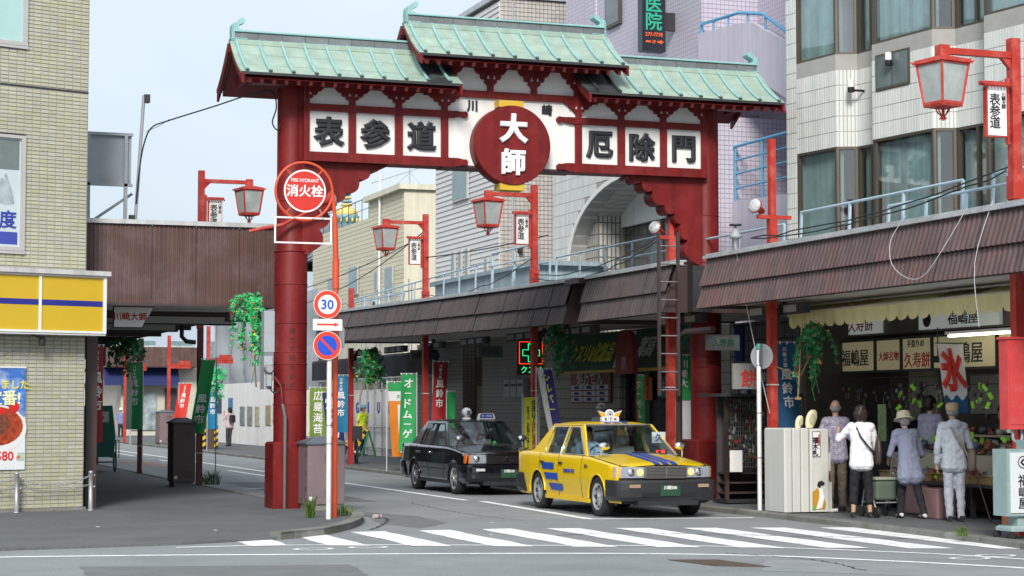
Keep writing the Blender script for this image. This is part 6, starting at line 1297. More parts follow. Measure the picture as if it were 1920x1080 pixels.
def bag(x, y, z): o = inst('snack_bag', random.choice(protos), None, (x, y, z), (random.uniform(-.4, .4), random.uniform(-.5, .1), random.uniform(0, 6))); tag(o, 'wrapped bag of sweets heaped on the shop display', 'snack bag', 'wrapped sweets heaped on the display'); s = random.uniform(.8, 1.25); o.scale = (s, s, s)
for k in range(60): bag(random.uniform(15.92, 16.5), random.uniform(20.9, 26.8), 1.0+random.uniform(0, .10))
for k in range(36): bag(random.uniform(15.62, 15.78), random.uniform(21.2, 26.7), .63+random.uniform(0, .04))
for k in range(22): bag(random.uniform(16.6, 16.9), random.uniform(20.9, 26.8), 1.28+random.uniform(0, .05))
tg = with_mat(MB().box((-.002, -.03, -.055), (.002, .03, .055)).mesh('price_tag'), TAGM)
def ptag(x, y, z, g, l): o = inst('price_tag', tg, None, (x, y, z), (random.uniform(-1.0, 1.0), random.uniform(-.5, .5), random.uniform(.2, .9))); tag(o, l, 'price tag', g)
for k in range(34): ptag(random.uniform(15.86, 16.2), random.uniform(20.9, 26.8), 1.16+random.uniform(0, .14), 'lime price tags on the display', 'lime green price tag stuck among the heaped sweets')
for k in range(22): ptag(random.uniform(15.9, 16.6), random.uniform(23.2, 28.0), 1.72+random.uniform(-.05, .30), 'lime price tags hanging over the display', 'lime green price tag hanging from the shop wires')
for k in range(10): ptag(15.56, random.uniform(21.2, 26.7), .72+random.uniform(-.05, .06), 'lime price tags on the lower shelf', 'lime green price tag on the lower shelf baskets')
for x, y, z, l, r in ((15.82, 25.25, .88, 'small white price card on the cream front board', -75), (15.75, 23.35, 1.42, 'white price card on a stick beside the man in grey', -60), (15.6, 22.3, 1.34, 'white price card with red writing near the lightbox', -50)):
    t = thing('price_card', l, 'price card', (x, y, z)); M_ = RAD(r); d_ = Vector((math.cos(M_), math.sin(M_), 0))
    mb = MB(); mb.prism([(-.12, -.08), (.12, -.08), (.12, .08), (-.12, .08)], 'y', 0, .006); mb.v = [tuple(Vector((x, y, z))+Matrix.Rotation(M_, 3, 'Z') @ Vector(v)) for v in mb.v]; mb.build('card', PANEL, t); text('特選', .08, INKR, t, (x, y, z+.025), M_, bold=.01, ext=.008); text('くず餅', .05, INKK, t, (x, y, z-.04), M_, ext=.008)
# hanging wares and posters at the back of the shop
hw = thing('wares_wire', 'wire of small hanging wares and wind chimes in the dim shop', 'wares', (16.2, 25, 2.1))
for z, x in ((2.18, 16.1), (2.05, 16.6)): MB().tube([(x, 20.6, z), (x, 29, z)], .008, 5).build('wire', DARK, hw)
mb = MB(); cols = [mat('ware_%d' % i, c_, .4, var=.2) for i, c_ in enumerate(((.14, .03, .03), (.13, .07, .09), (.05, .09, .04), (.16, .16, .16), (.04, .05, .09)))]
ms = [MB() for _ in cols]
for k in range(90):
    x = random.choice((16.1, 16.6)); y = random.uniform(20.8, 28.8); z = (2.16 if x < 16.3 else 2.03)-random.uniform(.03, .35); ms[k % 5].ell((x+random.uniform(-.05, .05), y, z), (.03, .035, .045), 7, 5); ms[3].box((x-.002, y-.012, z-.16), (x+.002, y+.012, z-.05))
for i, m_ in enumerate(ms): stuff(m_.build('chimes', cols[i], hw))
for y, z, w, h, tx in ((28.0, 1.85, .9, .9, '福嶋屋'), (24.2, 1.95, 1.3, .75, '氷'), (22.6, 1.7, .5, 1.0, '大師名物'), (26.2, 1.9, .8, .6, '')):
    p = MB().box((17.13, y-w/2, z-h/2), (17.19, y+w/2, z+h/2)).build('wall_poster', mat('dim_paper', (.26, .25, .22), .7, var=.2), ss)
    if tx: text(tx, .2, INKR if len(tx) != 3 else INKK, p, (17.125, y, z), RAD(-90), vertical=True, line=.9)
vf = thing('shop_fridge', 'dark drinks cabinet at the back of the shop behind the plaid shirt man', 'fridge', (16.6, 28.3, .08)); MB().box((16.3, 27.6, .08), (17.0, 29.0, 1.5)).build('body', BLACK, vf); MB().box((16.285, 27.7, .5), (16.299, 28.9, 1.4)).build('door', mat('fridge_glass', (.04, .045, .05), .1), vf); MB().box((16.27, 27.75, 1.15), (16.284, 28.0, 1.75)).build('leaflet', mat('leaflet_green', (.35, .5, .25), .6, var=.5, scale=12), vf)
# orange carton
oc = thing('carton', 'orange carton box standing before the display stand', 'box', (15.3, 22.6, .08)); OCM = mat('carton_orange', (.48, .17, .09), .8, var=.15, bump=.3, bs=30); MB().box((15.15, 22.35, .08), (15.6, 22.8, .62)).build('body', OCM, oc); MB().box((15.17, 22.343, .16), (15.33, 22.349, .56)).build('label', mat('carton_label', (.6, .6, .6), .6, var=.2, scale=20), oc); text('久寿餅', .1, INKK, oc, (15.40, 22.345, .38), vertical=True, line=.9)
pk = thing('pink_box', 'pink cloth covered box under the display behind the sun hat woman', 'box', (15.4, 24.8, .08)); MB().box((15.2, 24.5, .08), (15.52, 25.0, .52)).build('body', PINK, pk, bevel=.02)
# lightbox sign on casters
lbx = thing('lightbox_sign', 'white lightbox sign in a pale green frame on casters at the right edge', 'sign', (13.95, 20.6, .08), rz=0)
TEAL = mat('frame_pale_green', (.25, .35, .35), .5, var=.1, dirt=(.4, .42, .4), dirt_amt=.5, dscale=5)
MB().box((13.70, 20.5, .36), (14.30, 20.8, 1.18)).build('case', TEAL, lbx); MB().box((13.745, 20.485, .40), (14.255, 20.499, 1.14)).build('face', mat('lightbox_face', (.66, .70, .70), .35, var=.03), lbx); MB().box((14.05, 20.5, 1.18), (14.35, 20.8, 1.29)).build('top_rail', TEAL, lbx)
text('福嶋屋', .165, INKK, lbx, (13.93, 20.481, .66), vertical=True, line=.95, sy=.9); text('久寿餅製造元', .072, INKR, lbx, (14.08, 20.481, .76), vertical=True, line=.95); disc_y(13.93, 20.482, 1.02, .065, .078).build('crest_ring', INKK, lbx); MB().prism([(13.93, 1.067), (13.977, 1.02), (13.93, .973), (13.883, 1.02)], 'y', 20.478, 20.482).build('crest', INKK, lbx); MB().prism([(13.93, 1.036), (13.946, 1.02), (13.93, 1.004), (13.914, 1.02)], 'y', 20.474, 20.478).build('crest_eye', INKW, lbx)
MB().box((13.88, 20.55, .24), (14.12, 20.75, .36)).build('stand_post', TEAL, lbx); MB().cbox((13.74, 20.45, .175), (14.26, 20.85, .24), .03).build('base', TEAL, lbx)
for x in (13.75, 14.22): MB().lathe([(.05, -.015), (.05, .015)], (x, 20.5, .13), 12, ax=(0, 1, 0)).build('caster', RUBBER, lbx); MB().lathe([(.05, -.015), (.05, .015)], (x, 20.8, .13), 12, ax=(0, 1, 0)).build('caster', RUBBER, lbx)
# red cabinet on the lamp post
rb = thing('post_cabinet', 'bright red metal box on the lamp post at the right edge', 'box', (14.2, 21.0, 1.45)); RDB = mat('red_box_paint', (.60, .06, .06), .4, var=.08, dirt=(.55, .2, .2), dirt_amt=.3, dscale=7)
MB().box((13.98, 20.86, 1.42), (14.32, 21.05, 2.55)).build('body', RDB, rb); MB().box((13.96, 20.84, 2.551), (14.34, 21.07, 2.58)).build('lid', RDB, rb); MB().box((14.0, 20.85, 1.48), (14.25, 20.859, 2.5)).build('door', RDB, rb); MB().tube([(14.1, 20.95, 1.42), (14.1, 20.95, 1.3), (14.18, 20.95, 1.22), (14.25, 20.97, 1.3), (14.25, 20.97, 1.42)], .018, 8).build('conduit', GREYP, rb)
# row of white dispenser cabinets
wv = thing('dispenser_cabinet', 'row of white dispenser cabinets with a paper sign at the kerb', 'dispenser', (14.3, 26.8, .08)); WVP = mat('dispenser_white', (.60, .60, .56), .45, var=.05, streak=.06, dirt=(.45, .43, .36), dirt_amt=.3)
for k in range(3): MB().cbox((13.84+.145*k, 26.62, .10), (13.975+.145*k, 27.3, 1.38), .018).build('unit', WVP, wv)
MB().cbox((14.275, 26.60, .10), (14.60, 27.3, 1.37), .018).build('front_unit', WVP, wv)
MB().box((14.602, 26.64, .10), (14.66, 27.2, .55)).build('lower_flange', WVP, wv); MB().box((14.602, 26.64, .72), (14.64, 27.2, 1.0)).build('middle_flange', WVP, wv)
for z, r in ((1.18, .13), (.62, .13)): MB().ell((14.62, 26.85, z), (.10, .16, r), 16, 10).build('bubble', mat('bubble_green', (.03, .07, .035), .12, var=.5, scale=18), wv)
MB().tube([(14.58, 26.7, .10), (14.75, 26.62, .12)], .03, 8).build('foot', WVP, wv)
p = MB().box((14.305, 26.592, .94), (14.445, 26.599, 1.33)).build('paper_sign', PANEL, wv); text('福木札', .10, INKK, p, (14.355, 26.588, 1.10), vertical=True, line=.95, bold=.04); text('大師御守', .05, INKR, p, (14.42, 26.588, 1.2), vertical=True, line=.9); mb = MB()
for q in ((14.305, .94, 14.445, .948), (14.305, 1.322, 14.445, 1.33), (14.305, .948, 14.312, 1.322), (14.438, .948, 14.445, 1.322)): mb.box((q[0], 26.588, q[1]), (q[2], 26.592, q[3]))
mb.build('sign_border', INKK, p)
fg = MB().prism([(14.30, .14), (14.52, .14), (14.53, .22), (14.47, .40), (14.38, .46), (14.30, .40)], 'y', 26.592, 26.599).build('sticker_robe', mat('sticker_ochre', (.50, .25, .02), .6), wv)
MB().prism([(14.36, .14), (14.46, .16), (14.50, .32), (14.47, .46), (14.41, .46), (14.42, .32)], 'y', 26.587, 26.5915).build('sticker_collar', INKW, fg); MB().prism([(14.38, .50), (14.40, .56), (14.46, .575), (14.51, .54), (14.50, .51), (14.45, .50), (14.42, .46)], 'y', 26.587, 26.5915).build('sticker_hair', INKK, fg); MB().prism([(14.30, .125), (14.36, .14), (14.34, .19), (14.30, .18)], 'y', 26.587, 26.5915).build('sticker_grass', mat('sticker_green', (.15, .4, .05), .6), fg)
for k, (x, a) in enumerate(((14.22, .5), (14.42, .2))):
    t = thing('slipper_tray', 'cream plastic scoop standing on the dispenser cabinets, %s' % ('the left and smaller one' if k == 0 else 'the right and larger one'), 'scoop', (x, 26.9, 1.38)); s = .75+.35*k
    MB().loft([[(x+.09*s*w*math.cos(2*PI*j/12)+h*.25*s, 26.9+.03*math.sin(2*PI*j/12), 1.38+h*s) for j in range(12)] for w, h in ((.6, 0), (.9, .06), (1, .15), (.8, .22), (.35, .255))], True, True, True).build('bowl', mat('scoop_cream', (.68, .62, .40), .4), t); MB().ell((x+.04, 26.866, 1.38+.12*s), (.05*s, .012, .08*s), 10, 8).build('hollow', mat('scoop_inner', (.45, .42, .28), .5), t)
# white pole with a green cap and a round sign seen edge on
wp_ = thing('pavement_pole', 'slim white pole with a green cap and a grey round sign plate', 'pole', (13.86, 27.5, .08)); MB().tube([(13.86, 27.5, .08), (13.86, 27.5, 2.6)], .036, 12).build('pole', MATS['pole_white'], wp_); MB().lathe([(.04, 2.6), (.04, 2.68), (.03, 2.7)], (13.86, 27.5, 0), 12).build('cap', mat('cap_green', (.03, .22, .15), .5), wp_)
MB().lathe([(.2, 0), (.2, .012)], (13.95, 27.56, 2.50), 32, ax=(-.83, -.55, 0)).build('sign_plate', STEEL, wp_); MB().lathe([(.203, 0), (.195, .012)], (13.945, 27.553, 2.50), 32, ax=(.75, -.65, 0)).build('sign_back', mat('sign_back', (.10, .13, .14), .4), wp_)
for z in (.9, 1.6, 2.35): MB().tube([(13.86, 27.5, z), (13.86, 27.5, z+.02)], .041, 12).build('band', STEEL, wp_)
# magazine / charm rack under plastic
rk_ = thing('wire_rack', 'dark wire rack of small charms under clear plastic by the right gate column', 'rack', (14.9, 29.7, .08))
MB().box((14.28, 29.55, .10), (15.55, 30.1, .16)).build('base', DARK, rk_); MB().box((14.05, 29.3, 1.88), (15.65, 30.2, 1.93)).build('roof', DARK, rk_)
for x in (14.3, 14.9, 15.5): MB().box((x-.03, 29.56, .16), (x+.03, 29.62, 1.88)).build('upright', BROWN, rk_)
MB().box((14.28, 29.9, .16), (15.55, 29.95, 1.88)).build('back_board', mat('rack_back', (.05, .045, .045), .7), rk_)
for z in (.25, .42, .58): MB().box((14.28, 29.58, z), (15.55, 29.9, z+.03)).build('shelf', BROWN, rk_)
wr = MB()
for k in range(28): wr.tube([(14.3+.045*k, 29.60, .68), (14.3+.045*k, 29.60, 1.85)], .004, 4)
for k in range(16): wr.tube([(14.28, 29.60, .70+.075*k), (15.55, 29.60, .70+.075*k)], .004, 4)
wr.build('wire_grid', STEEL, rk_)
cs = [MB() for _ in range(4)]
for k in range(230): x = random.uniform(14.32, 15.5); z = random.uniform(.72, 1.82); cs[k % 4].box((x-.018, 29.575, z-.03), (x+.018, 29.592, z+.03))
for m_, c_ in zip(cs, (mat('charm_pale', (.4, .4, .38), .5, rnd=.3), mat('charm_red', (.3, .05, .04), .5, rnd=.3), mat('charm_dark', (.06, .06, .07), .5), mat('charm_green', (.1, .2, .1), .5))): stuff(m_.build('charms', c_, rk_))
MB().grid(lambda u, v: (14.25+1.33*u, 29.52+.02*math.sin(9*u+4*v)+.012*math.sin(31*v+7*u), .5+1.36*v), 24, 16).build('plastic_cover', glass('plastic_sheet', (.9, .9, .9), .85, .12), rk_); MB().box((14.32, 29.505, .62), (14.55, 29.512, .98)).build('paper', PANEL, rk_)
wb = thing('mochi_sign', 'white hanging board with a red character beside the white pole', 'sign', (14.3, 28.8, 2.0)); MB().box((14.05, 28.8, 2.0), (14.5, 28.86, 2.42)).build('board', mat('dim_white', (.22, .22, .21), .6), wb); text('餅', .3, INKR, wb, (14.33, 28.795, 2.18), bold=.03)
# bicycle and barrier on the far pavement
bk = thing('bicycle', 'dark bicycle with a basket parked by the far red canopy post', 'bicycle', (14.55, 54.6, .08), rz=RAD(78), local=True)
for x in (-.52, .52):
    w = MB().tube([(x+.30*math.cos(RAD(k)), 0, .33+.30*math.sin(RAD(k))) for k in range(0, 361, 15)], .022, 8).build('wheel', RUBBER, bk, world=False); mb = MB()
    for k in range(12): mb.tube([(x, 0, .33), (x+.29*math.cos(k*PI/6), 0, .33+.29*math.sin(k*PI/6))], .004, 4)
    mb.build('spokes', STEEL, w, world=False)
mb = MB()
for a, b in (((-.52, 0, .33), (-.15, 0, .34)), ((-.15, 0, .34), (-.28, 0, .85)), ((-.52, 0, .33), (-.26, 0, .74)), ((-.15, 0, .34), (.36, 0, .72)), ((-.24, 0, .7), (.34, 0, .8)), ((.33, 0, .92), (.52, 0, .33))): mb.tube([a, b], .017, 6)
mb.build('frame', DARK, bk, world=False); MB().ell((-.3, 0, .9), (.13, .08, .04), 10, 6).build('saddle', BROWN, bk, world=False); MB().tube([(.2, -.26, .98), (.3, -.2, 1.02), (.34, 0, 1.0), (.3, .2, 1.02), (.2, .26, .98)], .014, 6).build('handlebar', STEEL, bk, world=False)
MB().loft([[(.4, -.12, .72), (.66, -.12, .72), (.66, .12, .72), (.4, .12, .72)], [(.38, -.16, .98), (.72, -.16, .98), (.72, .16, .98), (.38, .16, .98)]], True, False, False).build('basket', DARK, bk, world=False); MB().box((-.7, -.14, .72), (-.38, .14, 1.1)).build('child_seat', BLACK, bk, world=False); MB().tube([(-.16, -.1, .34), (-.16, .1, .34)], .07, 10).build('crank', STEEL, bk, world=False)
br = thing('site_barrier', 'yellow and black striped site barrier with a plastic animal top before the hoarding', 'barrier', (16.8, 62.6, .08)); mb = MB()
for x, y in ((16.6, 62.9), (17.0, 62.2)): bar(mb, (x-.25, y, .08), (x, y, .95), .08, .05); bar(mb, (x+.25, y, .08), (x, y, .95), .08, .05)
mb.build('trestle', mat('barrier_green', (.02, .2, .08), .5), br)
for (x, y, d) in ((16.55, 62.7, 1), (16.85, 62.4, 1)):
    b_ = bar(MB(), (x-.28, y, .30), (x+.12, y, 1.0), .05, .13).build('striped_arm', HY, br)
    for k in range(3): bar(MB(), (x-.25+.14*k, y-.03, .36+.24*k), (x-.19+.14*k, y-.03, .46+.24*k), .01, .132).build('stripe', HK, b_)
MB().ell((16.75, 62.5, 1.05), (.2, .1, .08), 10, 6).build('top_cap', YEL, br)
# far red lamp stubs and street furniture beyond the gate
for y, x, l in ((88.4, 14.75, 'red lamp post with a stub arm beside the pinkish cabinet'), (78, 14.6, 'red lamp post with a stub arm above the striped cabinet'), (94, 13.6, 'thin red lamp post before the far blue awning')):
    t = thing('far_lamp_post', l, 'street lamp', (x, y, .05), 'red lamp posts at the street end'); MB().box((x-.07, y-.07, .05), (x+.07, y+.07, 5.0)).build('post', RED, t); MB().box((x-.02, y-.06, 3.5), (x+1.0, y+.06, 3.72)).build('stub_arm', RED, t); MB().box((x+.45, y-.08, 3.62), (x+.95, y+.08, 3.85)).build('stub_cap', RED, t)
for k, (x, y) in enumerate(((15.9, 93.5), (16.6, 93.2))): t = thing('traffic_cone', 'red traffic cone %s at the far hoarding end' % ('on the left' if k == 0 else 'on the right'), 'cone', (x, y, .05), 'traffic cones at the street end'); MB().lathe([(.16, .03), (.03, .72)], (x, y, .05), 12).build('cone', SRED, t); MB().box((x-.2, y-.2, .05), (x+.2, y+.2, .08)).build('foot', SRED, t)
sb = thing('far_notice', 'small yellow notice on a post at the far pavement', 'sign', (13.3, 90, .05)); MB().box((13.25, 90, .05), (13.3, 90.05, 1.3)).build('post', GREYP, sb); MB().box((13.1, 89.98, .75), (13.5, 89.995, 1.2)).build('plate', MATS['notice_yellow'], sb)
bl2 = thing('site_notice', 'small blue and white site notice on the scaffold sheet', 'sign', (17.6, 90, 3.4)); MB().box((17.6, 95.6, 2.9), (18.1, 95.65, 3.5)).build('plate', PANEL, bl2); text('工事', .25, INKB, bl2, (17.85, 95.59, 3.3)); 
# ------------------------------------------------------------------ taxis
def itp(tab, y):
    if y <= tab[0][0]: return tab[0][1]
    for (a, b), (c_, d) in zip(tab, tab[1:]):
        if y <= c_: return b+(d-b)*(y-a)/(c_-a)
    return tab[-1][1]
CARGLASS = glass('car_glass', (.82, .92, .90), .92, .015, 1.9)
TYRE = mat('tyre', (.018, .018, .019), .8, var=.25); RIM = mat('rim_silver', (.55, .56, .57), .35, .7, var=.08); INT = mat('car_interior', (.03, .032, .035), .7); SEAT = mat('seat_grey', (.34, .35, .37), .8, var=.1); LENS = glass('lamp_glass', (.95, .97, 1), .95, .02); REFL = mat('lamp_reflector', (.62, .63, .64), .2, .15, var=.2, scale=30); AMB = mat('amber_lens', (.7, .18, .03), .25)
BUMP = mat('bumper_plastic', (.022, .023, .026), .45, var=.08); PLATE = mat('plate_green', (.015, .065, .03), .5)
def taxi(label, loc, paint, bumper, style, rz=0):
    t = thing('taxi', label, 'taxi', loc, None, rz, local=True)
    B = lambda mb, nm, m, par=t, bevel=0: mb.build(nm, m, par, world=False, bevel=bevel)
    Wt = [(-2.24, .745), (-2.15, .79), (-1.9, .825), (-1.2, .843), (1.6, .843), (2.1, .82), (2.3, .78), (2.36, .74)]
    Zs = [(-2.24, .775), (-2.1, .80), (-1.5, .862), (-.95, .915), (-.6, .925), (1.5, .945), (1.7, .955), (2.25, .945), (2.36, .90)]
    prof = [(.2, .945), (.30, .965), (.42, .985), (.52, 1.0), (.66, 1.0), (.78, .99), (.88, .972), (.93, .955), (1.0, .94)]
    FA, RA, ra = -1.45, 1.21, .355
    def zb(y):
        z = .235
        for a in (FA, RA):
            if abs(y-a) < ra: z = max(z, .30+math.sqrt(ra*ra-(y-a)**2))
        return z
    def X(y, z): return itp(Wt, y)*itp(prof, z)
    lv = [.235, .32, .40, .47, .53, .585, .60, .66, .73, .80, .86]
    def side(y0, y1, s, nm, m=paint):
        n = max(3, int((y1-y0)/.045)); g = .007; mb = MB(); rows = len(lv)+3
        vs = []
        for i in range(n+1):
            y = y0+g+(y1-y0-2*g)*i/n; zz = itp(Zs, y); b_ = zb(y); col = []
            for z in lv: z = min(max(z, b_), zz-.02); col.append((s*(X(y, z)+(.006 if .58 < z < .61 else 0)), y, z))
            col.append((s*X(y, zz-.012), y, max(zz-.012, b_))); col.append((s*(X(y, zz)-.012), y, zz)); col.append((s*(X(y, zz)-.05), y, zz+.008)); vs += col
        mb.add(vs, [(i*rows+j, i*rows+j+1, (i+1)*rows+j+1, (i+1)*rows+j) for i in range(n) for j in range(rows-1)], True)
        o = B(mb, nm, m); return o
    for s in (-1, 1):
        side(-2.2, -.80, s, 'front_fender'); d1 = side(-.80, .24, s, 'front_door'); d2 = side(.24, 1.12, s, 'rear_door'); side(1.12, 2.34, s, 'rear_quarter')
        for d, y in ((d1, .12), (d2, .98)):
            hd = B(MB().box((s*.852-.012, y-.095, .775), (s*.852+.012, y+.06, .815)), 'door_handle', CHROME if style == 'black' else DARK, d, .01)
        for a in (FA, RA): B(MB().tube([(s*(X(a, .5)-.004), a+(ra+.004)*math.cos(RAD(k)), .30+(ra+.004)*math.sin(RAD(k))) for k in range(-4, 185, 9)], .016, 6), 'arch_lip', paint)
        B(MB().box((s*.80-.03, -1.08, .20), (s*.80+.03, .85, .262)), 'sill', paint if style == 'yellow' else BUMP)
        if style == 'black': B(MB().box((s*.851-.006, -1.05, .472), (s*.851+.006, .82, .49)), 'side_moulding', CHROME)
    for s in (-1, 1):
        for y in (-.80, .24, 1.12):
            B(MB().tube([(s*(X(y, z)+.0005), y, z) for z in (max(.26, zb(y)), .35, .45, .55, .65, .75, .85, itp(Zs, y)-.01)], .0055, 5), 'shut_line', DARK)
        B(MB().tube([(s*(itp(Wt, y)*.93-.034), y, itp(Zs, y)+.010) for y in (-2.17, -1.9, -1.6, -1.3, -1.0)], .005, 5), 'shut_line', DARK)
    def hoodp(x, y): hw = itp(Wt, y)*.93-.04; return itp(Zs, y)+.010+.045*(1-(x/max(hw, .1))**2)
    def hood(u, v): y = -2.19+(1.25)*v; hw = itp(Wt, y)*.93-.036; x = -hw+2*hw*u; return (x, y-.03*(1-(x/hw)**2)*(1-v), hoodp(x, y)-(.02 if v == 0 else 0))
    ho_ = B(MB().grid(hood, 16, 12), 'hood', paint)
    def deck(u, v): y = 1.62+.72*v; hw = itp(Wt, y)*.93-.036; x = -hw+2*hw*u; return (x, y, itp(Zs, y)+.010+.03*(1-(x/hw)**2))
    B(MB().grid(deck, 10, 6), 'boot_lid', paint)
    # floor, wheel wells, cabin tub
    B(MB().box((-.74, -2.1, .22), (.74, 2.25, .30)), 'floor', INT); B(MB().box((-.62, -2.15, .30), (.62, -.9, .78)), 'engine_bay', INT); B(MB().box((-.6, 1.6, .3), (.6, 2.3, .9)), 'boot_core', INT)
    for s in (-1, 1): B(MB().box((s*.775-.012, -.9, .30), (s*.775+.012, 1.62, .90)), 'door_trim', INT)
    # nose panel behind lamps, tail
    B(MB().prism([(-.76, -2.17), (.76, -2.17), (.70, -2.1), (-.70, -2.1)], 'z', .55, .80), 'nose_panel', DARK); B(MB().prism([(-.76, 2.34), (.76, 2.34), (.7, 2.25), (-.7, 2.25)], 'z', .4, .93), 'tail_panel', paint)
    # greenhouse
    zbt, zt = .945, 1.405; xbt, xt = .778, .605
    def sp(y, z, s, o=0): k = (z-zbt)/(zt-zbt); return (s*(xbt+(xt-xbt)*k+o), y, z)
    def quad(pts, s, nm, m, o0=0., th=.03, par=t):
        mb = MB(); a = [sp(y, z, s, o0) for y, z in pts]; b_ = [sp(y, z, s, o0-th) for y, z in pts]; n = len(pts)
        mb.add(a+b_, [tuple(range(n)), tuple(range(2*n-1, n-1, -1))]+[(j, (j+1) % n, n+(j+1) % n, n+j) for j in range(n)]); return B(mb, nm, m, par)
    for s in (-1, 1):
        quad([(-.93, .93), (-.83, .93), (-.24, 1.385), (-.20, 1.42), (-.33, 1.42)], s, 'a_pillar', paint)
        quad([(.17, .93), (.27, .93), (.26, 1.385), (.18, 1.385)], s, 'b_pillar', paint if style == 'yellow' else DARK, .001)
        quad([(.93, .93), (1.62, .945), (1.02, 1.42), (.92, 1.385)], s, 'c_pillar', paint); quad([(-.22, 1.385), (.95, 1.385), (1.02, 1.425), (-.24, 1.425)], s, 'roof_rail', paint)
        for pts, nm in (([(-.80, .94), (.17, .94), (.18, 1.375), (-.24, 1.375)], 'front_window'), ([(.27, .94), (1.0, .945), (.90, 1.375), (.265, 1.375)], 'rear_window')):
            g_ = quad(pts, s, nm, CARGLASS, -.012, .004); c_ = MB(); P_ = [sp(y, z, s, .004) for y, z in pts]
            c_.tube(P_+[P_[0]], .010, 6); B(c_, 'window_trim', CHROME if style == 'yellow' else DARK, g_)
        quad([(.76, .945), (.785, .945), (.765, 1.38), (.745, 1.38)], s, 'quarter_bar', DARK, .002)
        if style == 'black': quad([(.55, 1.27), (.95, 1.27), (.93, 1.375), (.55, 1.375)], s, 'window_visor', mat('visor_silver', (.3, .31, .33), .3, .5), .012, .004)
    def roofp(u, v): x = -.615+1.23*u; y = -.31+1.33*v; e = 1-(2*u-1)**4; f = 1-(2*v-1)**6; return (x, y, 1.412+.055*e*(.35+.65*f))
    rf = B(MB().grid(roofp, 14, 12), 'roof', paint); B(MB().grid(lambda u, v: (lambda p: (p[0]*.97, p[1], p[2]-.03))(roofp(u, v)), 8, 8), 'headliner', SEAT)
    def wsp(u, v): x = (-.75+1.5*u)*(1-v)+(-.585+1.17*u)*v; c_ = 1-(2*u-1)**2; return (x, -.94-.10*c_*(1-v)+.66*v-.03*c_*v, .93+.02*c_*(1-v)+.485*v)
    ws = B(MB().grid(wsp, 14, 6), 'windscreen', CARGLASS); mb = MB(); mb.tube([wsp(k/14, 0) for k in range(15)], .014, 6); mb.tube([wsp(0, k/6) for k in range(7)], .016, 6); mb.tube([wsp(1, k/6) for k in range(7)], .016, 6); mb.tube([wsp(k/14, 1) for k in range(15)], .012, 6); B(mb, 'windscreen_seal', mat('seal_grey', (.25, .25, .26), .4) if style == 'yellow' else DARK, ws)
    for x in (-.35, .25): B(MB().tube([(x+.3, -1.03, .955), (x-.12, -.985, .985), (x-.28, -.97, .985)], .008, 5), 'wiper', DARK, ws)
    B(MB().grid(lambda u, v: ((-.72+1.44*u)*(1-v)+(-.585+1.17*u)*v, 1.63-.60*v, .955+.46*v), 8, 4), 'rear_screen', CARGLASS)
    B(MB().box((-.76, -1.02, .88), (.76, -.90, .93)), 'cowl', DARK)
    # cabin
    db = B(MB().box((-.72, -.92, .72), (.72, -.58, .92)), 'dashboard', INT, bevel=.03)
    B(MB().tube([(-.36+.19*math.cos(RAD(k)), -.42+.05*math.sin(RAD(k)), .90+.18*math.sin(RAD(k))) for k in range(0, 361, 20)], .014, 6), 'steering_wheel', INT)
    for x, y in ((-.36, .05), (.36, .05), (-.36, .95), (.36, .95)):
        st_ = B(MB().box((x-.24, y-.25, .35), (x+.24, y+.25, .58)), 'seat', SEAT, bevel=.05); B(MB().loft([[(x-.23, y+.16, .55), (x+.23, y+.16, .55), (x+.23, y+.30, .55), (x-.23, y+.30, .55)], [(x-.20, y+.26, 1.05), (x+.20, y+.26, 1.05), (x+.20, y+.36, 1.05), (x-.20, y+.36, 1.05)]], True, True, False), 'seat_back', SEAT, st_, .03); B(MB().ell((x, y+.32, 1.15), (.14, .06, .09), 12, 8), 'headrest', mat('headrest_pale', (.55, .57, .60), .7), st_)
    # wheels
    for s in (-1, 1):
        for a in (FA, RA):
            w = bpy.data.objects.new('wheel', None); 
            tz = MB(); tz.lathe([(.205, -.095), (.28, -.095), (.302, -.08), (.312, -.05), (.312, .05), (.302, .08), (.28, .095), (.205, .088), (.2, .03)], (s*.735, a, .312), 32, ax=(s, 0, 0), caps=False); wh = B(tz, 'wheel', TYRE)
            rm = MB(); rm.lathe([(.205, .05), (.212, .094), (.198, .090), (.185, .06), (.13, .055), (.10, .075), (.055, .08), (.05, .10), (.0, .10)], (s*.735, a, .312), 32, ax=(s, 0, 0)); rmo = B(rm, 'rim', RIM, wh)
            ho = MB()
            n = 8 if style == 'yellow' else 6
            for k in range(n):
                q = 2*PI*k/n; r_ = .155 if style == 'yellow' else .135
                if style == 'yellow': ho.ell((s*(.735+.068), a+r_*math.cos(q), .312+r_*math.sin(q)), (.012, .022, .022), 8, 6)
                else: ho.loft([[(s*(.735+.072), a+rr_*math.cos(q+dq), .312+rr_*math.sin(q+dq)) for rr_, dq in ((.07, -.2), (.07, .2), (.18, .17), (.18, -.17))], [(s*(.735+.08), a+rr_*math.cos(q+dq), .312+rr_*math.sin(q+dq)) for rr_, dq in ((.075, -.12), (.075, .12), (.175, .12), (.175, -.12))]], True, True, False)
            B(ho, 'rim_holes', DARK, rmo); B(MB().lathe([(.04, .1), (.045, .112), (.02, .12)], (s*.735, a, .312), 14, ax=(s, 0, 0)), 'hub_cap', CHROME if style == 'black' else DARK, rmo)
            B(MB().box((s*.52-.12, a-.34, .32), (s*.52+.12, a+.34, .70)), 'wheel_well', INT)
